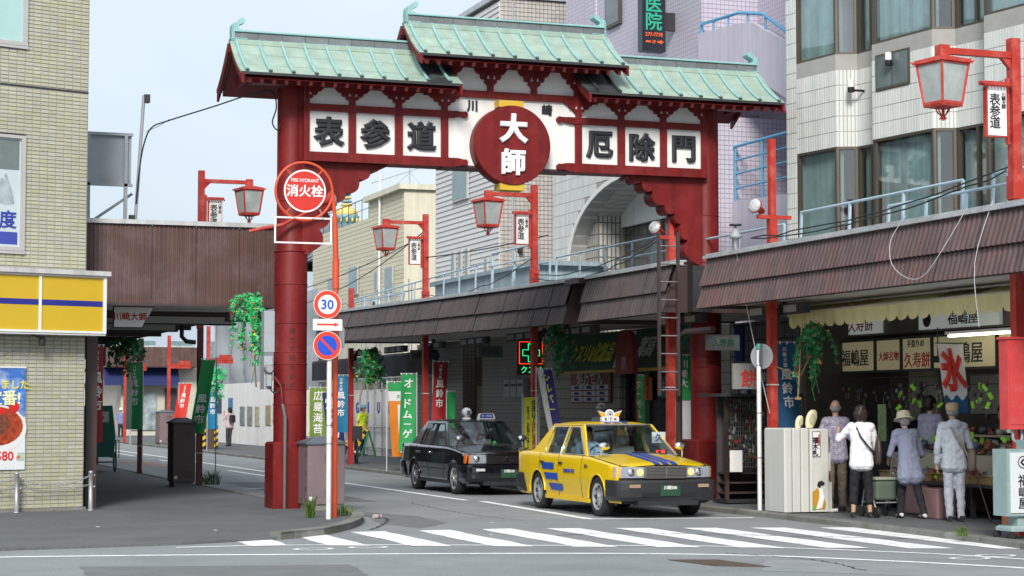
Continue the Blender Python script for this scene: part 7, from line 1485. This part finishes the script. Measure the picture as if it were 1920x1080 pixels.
    # bumpers
    def bump(sgn, z0, z1, yo, m, nm):
        P_ = [(-.85, -1.83), (-.848, -2.10), (-.80, -2.24), (-.60, -2.33), (-.2, -2.365), (.2, -2.365), (.60, -2.33), (.80, -2.24), (.848, -2.10), (.85, -1.83)]
        P_ = smooth(P_, 4)
        def ring(k, z): return [((x*(1-k*.02)), sgn*-1*(y+k*.03)+yo, z) for x, y in P_]+[((x*.9), sgn*-1*(y+.2)+yo, z) for x, y in reversed(P_)]
        mb = MB(); h = z1-z0; mb.loft([ring(1.5, z0), ring(.3, z0+h*.2), ring(0, z0+h*.55), ring(.0, z0+h*.9), ring(.6, z1)], True, True, False); return B(mb, nm, m, t, .01)
    fb_ = bump(-1, .27, .585, 0, bumper, 'front_bumper'); bump(1, .27, .585, .09, bumper, 'rear_bumper')
    B(MB().box((-.45, -2.362, .335), (.45, -2.345, .395)), 'air_intake', mat('intake_black', (.008, .008, .008), .8), fb_)
    B(MB().box((-.5, -2.32, .20), (.5, -2.1, .28)), 'lower_valance', BUMP)
    for x in (-.57, .57):
        B(MB().box((x-.09, -2.36, .475), (x+.09, -2.335, .525)), 'fog_lamp', mat('fog_amber', (.35, .24, .16), .25) if style == 'yellow' else REFL, fb_)
    pl_ = B(MB().box((-.165, -2.388, .345), (.165, -2.372, .51)), 'number_plate', PLATE, fb_); text('川崎500', .065, INKW, pl_, (0, -2.391, .475), bold=.02, world=False, sx=.95)
    # grille and lamps
    gw = .34 if style == 'yellow' else .40
    gr = B(MB().box((-gw, -2.225, .62), (gw, -2.18, .785)), 'grille', mat('grille_dark', (.02, .02, .022), .5)); mb = MB()
    for k in range(7 if style == 'yellow' else 6): z = .635+.022*k if style == 'yellow' else .637+.025*k; mb.box((-gw+.012, -2.238, z), (gw-.012, -2.226, z+.009))
    B(mb, 'grille_bars', mat('grille_grey', (.28, .28, .27), .35, .6) if style == 'yellow' else CHROME, gr); mb = MB()
    for q in ((-gw-.008, .612, gw+.008, .624), (-gw-.008, .782, gw+.008, .80 if style == 'yellow' else .815), (-gw-.008, .624, -gw+.008, .782), (gw-.008, .624, gw+.008, .782)): mb.box((q[0], -2.245, q[1]), (q[2], -2.20, q[3]))
    if style == 'yellow': mb.box((-.008, -2.246, .624), (.008, -2.239, .782))
    B(mb, 'grille_frame', mat('frame_bronze', (.30, .27, .24), .3, .7) if style == 'yellow' else CHROME, gr)
    em = MB(); cx = 0 if style == 'yellow' else .05
    if style == 'yellow':
        for a in (45, 135): bar(em, (cx-.035*math.cos(RAD(a)), -2.25, .705-.035*math.sin(RAD(a))), (cx+.035*math.cos(RAD(a)), -2.25, .705+.035*math.sin(RAD(a))), .012, .006, up=(0, 1, 0))
        em.box((-.006, -2.254, .665), (.006, -2.247, .745))
    else: em.lathe([(.028, 0), (.034, .004), (.034, .01)], (0, -2.245, .70), 16, ax=(0, -1, 0)); em.prism([(-.02, .71), (.02, .71), (.014, .73), (0, .745), (-.014, .73)], 'y', -2.256, -2.25)
    B(em, 'emblem', CHROME, gr)
    for s in (-1, 1):
        a, b_ = gw+.015, .735
        hl = B(MB().prism([(s*a, -2.215), (s*b_, -2.19), (s*b_, -2.12), (s*a, -2.12)], 'z', .622, .785), 'headlamp', REFL); 
        B(MB().lathe([(.062, -.006), (.066, 0), (.05, .012), (.0, .018)], (s*(a+b_)/2+s*.02, -2.205, .705), 20, ax=(0, -1, 0)), 'reflector_bowl', CHROME, hl)
        if style == 'yellow': B(MB().lathe([(.050, 0), (.045, .014), (.0, .02)], (s*(a+.07), -2.214, .705), 18, ax=(0, -1, 0)), 'lit_lamp', emit('lamp_lit', (1, .62, .12), 1.6), hl)
        B(MB().prism([(s*(a-.004), -2.232), (s*(b_+.002), -2.208), (s*(b_+.002), -2.203), (s*(a-.004), -2.227)], 'z', .618, .789), 'lens', LENS, hl)
        B(MB().prism([(s*.738, -2.205), (s*.80, -2.14), (s*.815, -2.05), (s*.74, -2.05)], 'z', .622, .785), 'corner_lamp', AMB if style == 'black' else mat('corner_pale', (.6, .42, .32), .2, var=.3, scale=20), hl)
        # fender mirror on a stalk
        mx_ = s*(.70 if s > 0 else .705); mr_ = B(MB().tube([(mx_, -1.28, hoodp(0, -1.28)-.02), (mx_, -1.30, 1.0), (mx_-s*.04, -1.32, 1.06)], .014, 8), 'mirror_stalk', CHROME if style == 'yellow' else DARK); B(MB().ell((mx_-s*.05, -1.33, 1.09), (.105, .055, .062), 14, 10), 'mirror_head', CHROME if style == 'yellow' else mat('mirror_chrome_dark', (.4, .4, .42), .15, .9), mr_)
        # tail lamps
        B(MB().box((s*.6-.16, 2.34, .66), (s*.6+.16, 2.365, .84)), 'tail_lamp', mat('tail_red', (.35, .01, .01), .25))
    B(MB().tube([(-.2, .2, 1.30), (-.06, -.25, 1.34), (.06, -.25, 1.34)], .012, 6), 'rear_mirror', DARK)
    B(MB().tube([(.5, -.86, .92), (.5, -.86, 1.0)], .012, 6), 'meter_stand', DARK)
    return t, B, hoodp, roofp, sp, X
YP = mat('taxi_yellow', (.82, .55, .004), .32, var=.02, coat=.4); BP = mat('taxi_black', (.006, .006, .010), .16, var=.05, coat=1.0); BS = mat('stripe_blue', (.018, .075, .42), .35)
ty, B, hoodp, roofp, sp_, XX = taxi('yellow taxi with blue stripes and lit headlamps under the gate', (12.21, 29.62, 0), YP, BUMP, 'yellow')
for x0, x1 in ((-.205, -.105), (-.055, .055), (.105, .205)):
    B(MB().grid(lambda u, v: (x0*(.92+.0*v)+(x1-x0)*u, -2.20+1.24*v-.03*(1-v), hoodp(x0+(x1-x0)*u, -2.19+1.25*v)+.004-(.016 if v == 0 else 0)), 2, 12), 'hood_stripe', BS, ty)
    B(MB().grid(lambda u, v: (x0+(x1-x0)*u, -.29+1.25*v, roofp((x0+(x1-x0)*u+.615)/1.23, (.02+1.25*v)/1.33)[2]+.004), 2, 12), 'roof_stripe', BS, ty)
for (a, b, c_, d, z0, z1) in ((1.02, .42, .94, .40, .68, .79), (.86, .22, .76, .22, .515, .625), (.66, .02, .56, .02, .345, .455)):
    for s in (-1, 1):
        f = lambda y, z: (s*(XX(y, z)+.011), y, z)
        mb = MB(); mb.grid(lambda u, v: f((a+(b-a)*u)*(v)+(c_+(d-c_)*u)*(1-v), z0+(z1-z0)*v), 8, 3); B(mb, 'side_flash', BS, ty)
text('KAWASAKI TAXI', .085, INKB, ty, (-.860, -.30, .68), RAD(-90), bold=.02, ext=.002, world=False, sx=.75); text('川47', .07, INKK, ty, (-.85, -1.02, .77), RAD(-90), bold=.01, ext=.002, world=False)
rs_ = B(MB().cbox((-.15, -.02, 1.463), (.15, .10, 1.545), .012), 'roof_sign', PANEL, ty); text('K･T･K', .075, INKK, rs_, (0, -.024, 1.507), bold=.03, world=False)
for s in (-1, 1): B(MB().prism([(s*.20, 1.63), (s*.08, 1.59), (s*.07, 1.546), (s*.15, 1.546)], 'y', .02, .07), 'wing', mat('sign_gold', (.7, .38, .03), .4), rs_); B(MB().prism([(s*.215, 1.645), (s*.075, 1.605), (s*.075, 1.592), (s*.20, 1.632)], 'y', .018, .072), 'wing_edge', PANEL, rs_)
B(MB().lathe([(.075, 0), (.08, .01), (.08, .05), (.075, .06)], (0, .075, 1.585), 28, ax=(0, -1, 0)), 'sign_disc', PANEL, rs_); B(disc_y(0, .012, 1.585, .035, .055), 'disc_ring', MATS['rim_silver'], rs_); B(disc_y(0, .012, 1.585, 0, .02), 'disc_dot', INKK, rs_)
dsp = B(MB().box((.42, -.80, .93), (.66, -.74, 1.03)), 'fare_display', BLACK, ty); text('空車', .085, emit('led_red', (1, .05, .02), 1.5), dsp, (.54, -.805, .98), bold=.01, world=False)
st_ = B(MB().box((.50, -.55, 1.12), (.74, -.545, 1.30)), 'window_sticker', mat('sticker_pale', (.5, .55, .55), .5), ty); text('久', .14, INKB, st_, (.62, -.553, 1.21), bold=.02, world=False)
tb, B, hoodp, roofp, sp_, XX = taxi('black taxi with a white ball lamp waiting behind the yellow taxi', (12.50, 37.85, 0), BP, BP, 'black')
bl_ = B(MB().ell((-.05, .1, 1.60), (.105, .105, .10), 18, 12), 'ball_lamp', PANEL, tb); B(MB().lathe([(.09, 1.46), (.09, 1.49), (.05, 1.5)], (-.05, .1, 0), 16), 'lamp_foot', PANEL, bl_); text('宮', .10, INKB, bl_, (-.045, -.012, 1.60), bold=.02, world=False)
cs_ = B(MB().prism([(.12, 1.465), (.50, 1.465), (.46, 1.58), (.16, 1.58)], 'y', -.12, -.04), 'card_sign', PANEL, tb); B(MB().prism([(.155, 1.485), (.465, 1.485), (.44, 1.572), (.18, 1.572)], 'y', -.126, -.1205), 'card_face', INKB, cs_); text('カードOK', .06, INKW, cs_, (.31, -.13, 1.528), bold=.02, world=False, sx=.85)
B(MB().ell((.28, -.7, .97), (.05, .04, .06), 10, 8), 'dash_mascot', mat('mascot_green', (.1, .45, .1), .5), tb)
# ------------------------------------------------------------------ people
SK = mat('skin', (.50, .29, .20), .55, var=.06); HAIRB = mat('hair_black', (.012, .010, .010), .5, var=.3, scale=40); HAIRG = mat('hair_grey', (.22, .22, .22), .6, var=.3, scale=40); HAIRBR = mat('hair_brown', (.022, .010, .008), .5, var=.3, scale=40); SHOE = mat('shoe_black', (.015, .015, .016), .5)
wtex = bpy.data.textures.new('cloth_folds', 'CLOUDS'); wtex.noise_scale = .075; wtex.noise_depth = 2
def remesh(o, vox, smooth_it=4, fold=0):
    r = o.modifiers.new('skin', 'REMESH'); r.mode = 'VOXEL'; r.voxel_size = vox; r.use_smooth_shade = True
    s = o.modifiers.new('smooth', 'SMOOTH'); s.factor = .5; s.iterations = smooth_it
    if fold: d = o.modifiers.new('folds', 'DISPLACE'); d.texture = wtex; d.strength = fold*1.5; d.mid_level = .5; d.texture_coords = 'LOCAL'
def person(label, loc, rz, top, bottom, hair, H=1.65, lean=0, armL=None, armR=None, feet=None, sleeve=.55, hem=0.0, leg_to=1.0, head_turn=0, head_nod=0, shoes=SHOE, bald=False, hat=None, tunic=0, long_hair=0, half=False, sit=False, fine=True, stoop=0, wide=1.0, vest=None):
    t = thing('person', label, 'person', loc, None, rz, local=True); k = H/1.65; V = lambda x, y, z: Vector((x, y, z))*k
    P = V(0, 0, .92) if not sit else V(0, 0, .55); sd_ = Vector((0, math.sin(lean), math.cos(lean))); sd2 = Vector((0, math.sin(lean+stoop), math.cos(lean+stoop)))
    waist = P+sd_*.14*k; chest = waist+sd2*.20*k; shc = chest+sd2*.12*k; nb = shc+sd2*.06*k; hd = Vector((0, math.sin(lean*.5+stoop*.6+head_nod), math.cos(lean*.5+stoop*.6+head_nod))); hc = nb+hd*.165*k
    shL, shR = shc+V(-.165*wide, 0, 0), shc+V(.165*wide, 0, 0)
    armL = armL or ((-.235, .02, 1.10), (-.25, .08, .86)); armR = armR or ((.235, .02, 1.10), (.25, .08, .86))
    feet = feet or ((-.09, 0), (.09, 0))
    eL, wL = [V(*a) for a in armL]; eR, wR = [V(*a) for a in armR]
    hips = [P+V(s*.085, 0, -.05) for s in (-1, 1)]; ank = []; kn = []
    for i, (fx, fy) in enumerate(feet):
        a = V(fx, fy, .085); h = hips[i]
        if sit: kk = h+V(0, .42, .02); a = h+V(0, .5, -.36)
        else: kk = h.lerp(a, .5)+V(0, .035 if fy >= -.05 else .07, 0)
        ank.append(a); kn.append(kk)
    b = MB()
    # trunk, neck, head
    b.cap(P, waist, .10*k, .095*k); b.cap(waist, chest, .095*k, .105*k); b.cap(shL.lerp(shR, .15), shR.lerp(shL, .15), .06*k, .06*k); b.cap(nb-sd2*.03*k, hc-hd*.06*k, .052*k, .05*k)
    rot = Matrix.Rotation(head_turn, 3, 'Z') @ Matrix.Rotation(-(lean*.4+stoop*.5+head_nod), 3, 'X')
    hp_ = lambda x, y, z: hc+rot @ (Vector((x, y, z))*k)
    b.ell(hp_(0, -.005, .02), (.074*k, .092*k, .098*k), 14, 10, rot=rot); b.ell(hp_(0, .025, -.055), (.055*k, .062*k, .06*k), 12, 8, rot=rot); b.ell(hp_(0, .093, -.012), (.011*k, .018*k, .022*k), 8, 6, rot=rot)
    for s in (-1, 1): b.ell(hp_(s*.076, -.005, -.005), (.012*k, .022*k, .032*k), 8, 6, rot=rot)
    for sh, e, w, s in ((shL, eL, wL, -1), (shR, eR, wR, 1)):
        b.cap(sh, e, .044*k, .036*k); b.cap(e, w, .038*k, .026*k)
        d = (w-e).normalized(); side = Vector((0, 1, 0))-d*d.y; side = side.normalized() if side.length > .2 else Vector((1, 0, 0)); nrm = d.cross(side)
        pm = w+d*.045*k; b.cap(w, pm+d*.02*k, .026*k, .032*k)
        for j, (o_, ln) in enumerate(((-.027, .055), (-.009, .066), (.009, .07), (.027, .062))):
            r0 = pm+d*.03*k+side*o_*k; m_ = r0+d*ln*.55*k+nrm*(-s)*.006*k; b.cap(r0, m_, .0095*k, .009*k, 6); b.cap(m_, m_+d*ln*.45*k+nrm*(-s)*.018*k, .009*k, .008*k, 6)
        r0 = w+d*.025*k+side*.028*k; m_ = r0+(d*.6+side*.7)*.04*k; b.cap(r0, m_, .011*k, .010*k, 6); b.cap(m_, m_+d*.03*k, .010*k, .008*k, 6)
    for i in (0, 1): b.cap(hips[i], kn[i], .078*k, .056*k); b.cap(kn[i], kn[i].lerp(ank[i], .35), .054*k, .054*k); b.cap(kn[i].lerp(ank[i], .35), ank[i], .054*k, .034*k); b.cap(ank[i], ank[i]+V(0, .12, -.045), .034*k, .028*k)
    body = b.build('body', SK, t, world=False); remesh(body, .0085 if fine else .016, 3)
    # eyes, mouth
    for s in (-1, 1): MB().ell(hp_(s*.03, .083, .015), (.010*k, .007*k, .006*k), 8, 6, rot=rot).build('eye', BLACK, t, world=False)
    MB().ell(hp_(0, .087, -.062), (.022*k, .006*k, .005*k), 8, 6, rot=rot).build('mouth', mat('lip', (.35, .12, .10), .5), t, world=False)
    # top garment
    c = MB(); i_ = .018*k
    c.cap(P.lerp(waist, -.1-hem), waist, (.135+tunic*.02)*k, .125*k+i_*.3); c.cap(waist, chest, .125*k+i_*.3, .138*k); c.cap(shL.lerp(shR, .10), shR.lerp(shL, .10), .092*k, .092*k)
    c.cap(V(-.07, 0, 0)+P.lerp(waist, -.1-hem), waist+V(-.06, 0, 0), (.132+tunic*.03)*k, .112*k); c.cap(V(.07, 0, 0)+P.lerp(waist, -.1-hem), waist+V(.06, 0, 0), (.132+tunic*.03)*k, .112*k); c.cap(waist+V(-.06, 0, 0), chest+V(-.07, 0, 0), .10*k, .105*k); c.cap(waist+V(.06, 0, 0), chest+V(.07, 0, 0), .10*k, .105*k); c.cap(nb-sd2*.05*k, nb, .068*k, .06*k)
    for sh, e, w in ((shL, eL, wL), (shR, eR, wR)):
        if sleeve <= .5: c.cap(sh, sh.lerp(e, sleeve*2), .066*k, .066*k)
        else: c.cap(sh, e, .066*k, .056*k); c.cap(e, e.lerp(w, (sleeve-.5)*2), .056*k, .046*k)
    sh_o = c.build('shirt', top, t, world=False); remesh(sh_o, .0125 if fine else .02, 4, .016)
    # trousers
    c = MB(); c.cap(P+V(-.06, 0, -.02), P+V(.06, 0, -.02), .108*k, .108*k)
    for i in (0, 1):
        c.cap(hips[i], kn[i], .092*k, .076*k)
        e = kn[i].lerp(ank[i], leg_to); c.cap(kn[i], e, .076*k, (.062 if leg_to > .9 else .068)*k)
    tr = c.build('trousers', bottom, t, world=False); remesh(tr, .0125 if fine else .02, 4, .02)
    # shoes
    for i in (0, 1):
        a = ank[i]; c = MB(); z0 = .0 if not sit else a.z-.085*k
        c.loft([[a+Vector((w_*math.cos(2*PI*j/12)*.046, y_+math.sin(2*PI*j/12)*.03*0, 0))*k*0+Vector((w_*.045*math.cos(2*PI*j/12)*k, y_*k, (z0-a.z)+max(0.004, (.035+h_*.5+.5*h_*math.sin(2*PI*j/12))*k*.9))) for j in range(12)] for w_, y_, h_ in ((.5, -.075, .05), (.85, -.05, .07), (.85, .02, .075), (1.0, .09, .05), (.95, .14, .035), (.5, .185, .02))], True, True, True)
        c.build('shoe', shoes, t, world=False)
    # hair
    if hair is not None:
        c = MB()
        if bald: c.ell(hp_(0, -.04, -.015), (.081*k, .066*k, .06*k), 14, 10, rot=rot)
        else:
            c.ell(hp_(0, -.018, .035), (.088*k, .102*k, .099*k), 14, 10, rot=rot); c.ell(hp_(0, -.045, -.02), ((.085+long_hair*.7)*k, .075*k, (.08+long_hair)*k), 14, 10, rot=rot)
        ho = c.build('hair', hair, t, world=False); remesh(ho, .009, 2, .02)
    if hat == 'bucket': MB().lathe([(.155, -.02), (.15, -.012), (.105, .02), (.10, .075), (.088, .105), (.05, .12), (0, .122)], hp_(0, -.005, .035), 24, ax=rot @ Vector((0, 0, 1))).build('sun_hat', mat('hat_cream', (.62, .57, .42), .8, var=.08), t, world=False)
    if hat == 'cap': MB().lathe([(.088, -.01), (.093, 0), (.093, .055), (.085, .085), (.05, .10), (0, .102)], hp_(0, -.005, .035), 24, ax=rot @ Vector((0, 0, 1))).build('cap', mat('cap_tan', (.48, .35, .22), .8), t, world=False)
    if hat == 'helmet': MB().lathe([(.10, -.01), (.112, 0), (.108, .05), (.08, .10), (.03, .125), (0, .127)], hp_(0, 0, .03), 20, ax=rot @ Vector((0, 0, 1))).build('helmet', mat('helmet_blue', (.25, .5, .62), .3), t, world=False)
    if hat == 'white': MB().lathe([(.13, -.01), (.125, 0), (.098, .02), (.09, .07), (.05, .105), (0, .107)], hp_(0, 0, .04), 20, ax=rot @ Vector((0, 0, 1))).build('sun_hat', mat('hat_white', (.65, .65, .6), .8), t, world=False)
    return t, dict(k=k, V=V, P=P, waist=waist, chest=chest, shL=shL, shR=shR, hc=hc, wL=wL, wR=wR, nb=nb)
def plaid():
    m = brick_mat('plaid_shirt', lin(158, 150, 176), lin(150, 140, 168), lin(190, 184, 200), .035, .03, .16); return m
def fabric(n, r, g, b): return mat(n, lin(r, g, b), .85, var=.08, scale=6, bump=.9, bs=16)
p1, j1 = person('man in a plaid short sleeved shirt and khaki trousers walking past the white cabinets', (14.88, 26.9, .08), RAD(-28), plaid(), fabric('khaki', 120, 110, 92), HAIRG, 1.66, sleeve=.42, bald=True, feet=((-.10, -.16), (.10, .10)), armL=((-.25, -.02, 1.10), (-.27, .0, .86)), armR=((.25, .0, 1.1), (.26, .06, .87)), hem=.35)
p2, j2 = person('woman in a white blouse and cropped black trousers with a shoulder bag', (14.36, 25.2, .08), RAD(-22), fabric('blouse_white', 228, 228, 232), fabric('trouser_black', 26, 26, 30), HAIRBR, 1.58, lean=.10, sleeve=.72, feet=((-.13, .0), (.13, .04)), leg_to=.58, armL=((-.33, .14, 1.20), (-.30, .36, 1.32)), armR=((.24, .12, 1.06), (.20, .30, 1.05)), hem=.5, long_hair=.035)
V = j2['V']; MB().tube([j2['shL']+V(.06, -.02, .09), j2['chest']+V(-.02, -.15, -.02), j2['waist']+V(.10, -.16, .02), j2['waist']+V(.20, -.05, -.08)], .014, 6).build('bag_strap', BLACK, p2, world=False)
hb = MB(); hb.loft([[(.25+w*.05*math.cos(2*PI*i/12), .02+.13*w*math.sin(2*PI*i/12), z) for i in range(12)] for w, z in ((.6, .78), (1, .82), (1.05, 1.0), (.8, 1.12), (.3, 1.22))], True, True, True); hb.build('hand_bag', mat('bag_brown', (.06, .035, .03), .5), p2, world=False)
p3, j3 = person('woman in a grey blue tunic and cream sun hat pushing a walker', (14.95, 24.85, .08), RAD(-12), fabric('tunic_grey', 128, 134, 156), fabric('trouser_black2', 30, 30, 36), HAIRG, 1.50, lean=.22, stoop=.18, sleeve=.62, feet=((-.11, .12), (.16, -.22)), hat='bucket', armL=((-.27, .16, 1.02), (-.22, .36, .90)), armR=((.27, .16, 1.02), (.22, .36, .90)), hem=1.6, tunic=1.2, shoes=mat('shoe_white', (.65, .65, .64), .4), head_nod=.1)
wk = thing('walker', 'folding shopping walker held by the woman in the sun hat', 'walker', (14.85, 25.4, .08)); wx, wy = 14.78, 25.35; mb = MB()
for s in (-.2, .2): mb.tube([(wx+s, wy+.25, .16), (wx+s, wy, .95), (wx+s, wy-.12, .98)], .013, 6); mb.tube([(wx+s, wy-.2, .16), (wx+s, wy+.05, .62)], .013, 6); mb.tube([(wx+s, wy-.2, .30), (wx+s, wy+.22, .30)], .011, 6)
mb.tube([(wx-.2, wy+.05, .62), (wx+.2, wy+.05, .62)], .011, 6); mb.tube([(wx-.2, wy-.2, .30), (wx+.2, wy-.2, .30)], .011, 6); mb.build('frame', STEEL, wk)
for s in (-.2, .2):
    for dy in (-.2, .25): MB().lathe([(.075, -.02), (.08, -.01), (.08, .01), (.075, .02)], (wx+s, wy+dy, .16), 16, ax=(1, 0, 0)).build('wheel', RUBBER, wk)
MB().box((wx-.18, wy-.15, .33), (wx+.18, wy+.2, .62)).build('bag', mat('walker_green', (.10, .13, .10), .7), wk, bevel=.04); MB().box((wx-.19, wy-.16, .625), (wx+.19, wy+.2, .67)).build('seat', mat('walker_seat', (.30, .32, .25), .7), wk, bevel=.015)
p5, j5 = person('man in pale grey hooded jacket and tan cap with a cane', (15.14, 23.95, .08), RAD(-20), fabric('hoodie_grey', 178, 184, 194), fabric('track_grey', 182, 186, 196), HAIRG, 1.60, lean=.05, stoop=.10, sleeve=.96, hat='cap', feet=((-.07, .02), (.09, -.02)), hem=.6, bald=True, armL=((-.24, .02, 1.08), (-.23, .10, .84)), armR=((.25, .04, 1.08), (.27, .2, .86)))
V = j5['V']; hdd = MB(); hdd.ell(j5['nb']+V(0, -.075, -.02), (.12*j5['k'], .06*j5['k'], .085*j5['k']), 14, 8); hdd.build('hood', MATS['hoodie_grey'], p5, world=False)
MB().tube([j5['shL']+V(.08, -.06, .08), j5['chest']+V(.0, -.16, .0), j5['waist']+V(.10, -.155, .05), j5['waist']+V(.19, -.10, -.12)], .016, 6).build('bag_strap', mat('strap_tan', (.28, .22, .16), .7), p5, world=False)
hb = MB(); hb.loft([[(.23+w*.06*math.cos(2*PI*i/14), -.06+.17*w*math.sin(2*PI*i/14), z) for i in range(14)] for w, z in ((.7, .72), (1, .76), (1.02, .92), (.9, 1.0), (.5, 1.03))], True, True, True); hb.build('shoulder_bag', mat('bag_taupe', (.17, .13, .10), .7, var=.1), p5, world=False)
cn = thing('walking_cane', 'thin dark walking cane beside the man in grey', 'cane', (15.55, 23.8, .08)); MB().tube([(15.62, 23.78, .08), (15.48, 23.98, .84), (15.45, 24.03, .87), (15.41, 24.08, .85)], .011, 6).build('shaft', BROWN, cn); MB().tube([(15.62, 23.78, .08), (15.617, 23.784, .11)], .016, 6).build('ferrule', RUBBER, cn)
p4, _ = person('shop keeper in a lavender shirt behind the display with black hair', (16.1, 26.2, .08), RAD(-75), fabric('shirt_lavender', 170, 168, 190), fabric('dark_trouser', 40, 40, 46), HAIRB, 1.72, lean=.12, sleeve=.5, hem=.3, armL=((-.25, .12, 1.1), (-.2, .34, 1.05)), armR=((.25, .12, 1.1), (.2, .34, 1.05)))
p6, _ = person('dark haired shop keeper in dark clothes at the back of the shop', (16.85, 25.3, .08), RAD(110), fabric('dark_top', 36, 36, 42), fabric('dark_trouser', 40, 40, 46), HAIRB, 1.58, sleeve=.6)
pw, jw = person('woman in a pale pink top with a black backpack on the far pavement', (16.0, 80.6, .08), RAD(25), fabric('pink_top', 214, 190, 196), fabric('grey_trouser', 66, 66, 72), HAIRB, 1.58, sleeve=.62, armL=((-.27, .05, 1.2), (-.16, .16, 1.45)), feet=((-.09, .0), (.09, .06)), leg_to=.9, fine=False)
MB().cbox((-.15, -.30, 1.02), (.13, -.14, 1.34), .05).build('backpack', BLACK, pw, world=False)
pf, _ = person('distant walker in a blue checked shirt and white hat under the left canopy', (15.55, 109, .03), RAD(175), fabric('blue_check', 120, 132, 170), fabric('navy_trouser', 34, 36, 50), HAIRB, 1.6, sleeve=.5, hat='white', fine=False)
pv, _ = person('site worker in a yellow vest and helmet before the white hoarding', (17.05, 63.3, .08), RAD(-150), mat('vest_yellow', (.55, .65, .04), .7), fabric('worker_navy', 30, 40, 80), HAIRB, 1.65, hat='helmet', lean=.15, sleeve=.3, fine=False)
pr_, _ = person('roof worker in a blue jacket and pale blue cap bending over the far canopy roof', (17.6, 65.0, 3.95), RAD(-60), fabric('worker_blue', 110, 130, 165), fabric('worker_navy', 30, 40, 80), HAIRB, 1.65, hat='helmet', lean=.7, stoop=.4, sleeve=.8, fine=False, armL=((-.25, .5, 1.0), (-.2, .6, .75)), armR=((.25, .5, 1.0), (.2, .6, .75)))
pd, _ = person('walker in dark clothes half hidden behind the green and orange flags', (15.4, 49.3, .08), RAD(160), fabric('dark_coat', 30, 30, 36), fabric('dark_trouser', 40, 40, 46), HAIRB, 1.62, sleeve=.9, hem=1.2, tunic=.6, fine=False)
pg_, _ = person('pedestrian in a grey shirt and hat behind the roof of the yellow taxi', (15.3, 37.6, .08), RAD(-30), fabric('grey_shirt', 150, 156, 166), fabric('dark_trouser', 40, 40, 46), HAIRG, 1.62, hat='white', sleeve=.5, fine=False)
dv, _ = person('taxi driver in a pale blue shirt at the wheel of the yellow taxi', (11.85, 29.72, .06), RAD(180), fabric('driver_blue', 150, 170, 200), fabric('driver_navy', 30, 34, 50), HAIRB, 1.62, sleeve=.45, sit=True, armL=((-.25, .2, .72), (-.16, .42, .83)), armR=((.25, .2, .72), (.16, .42, .83)))
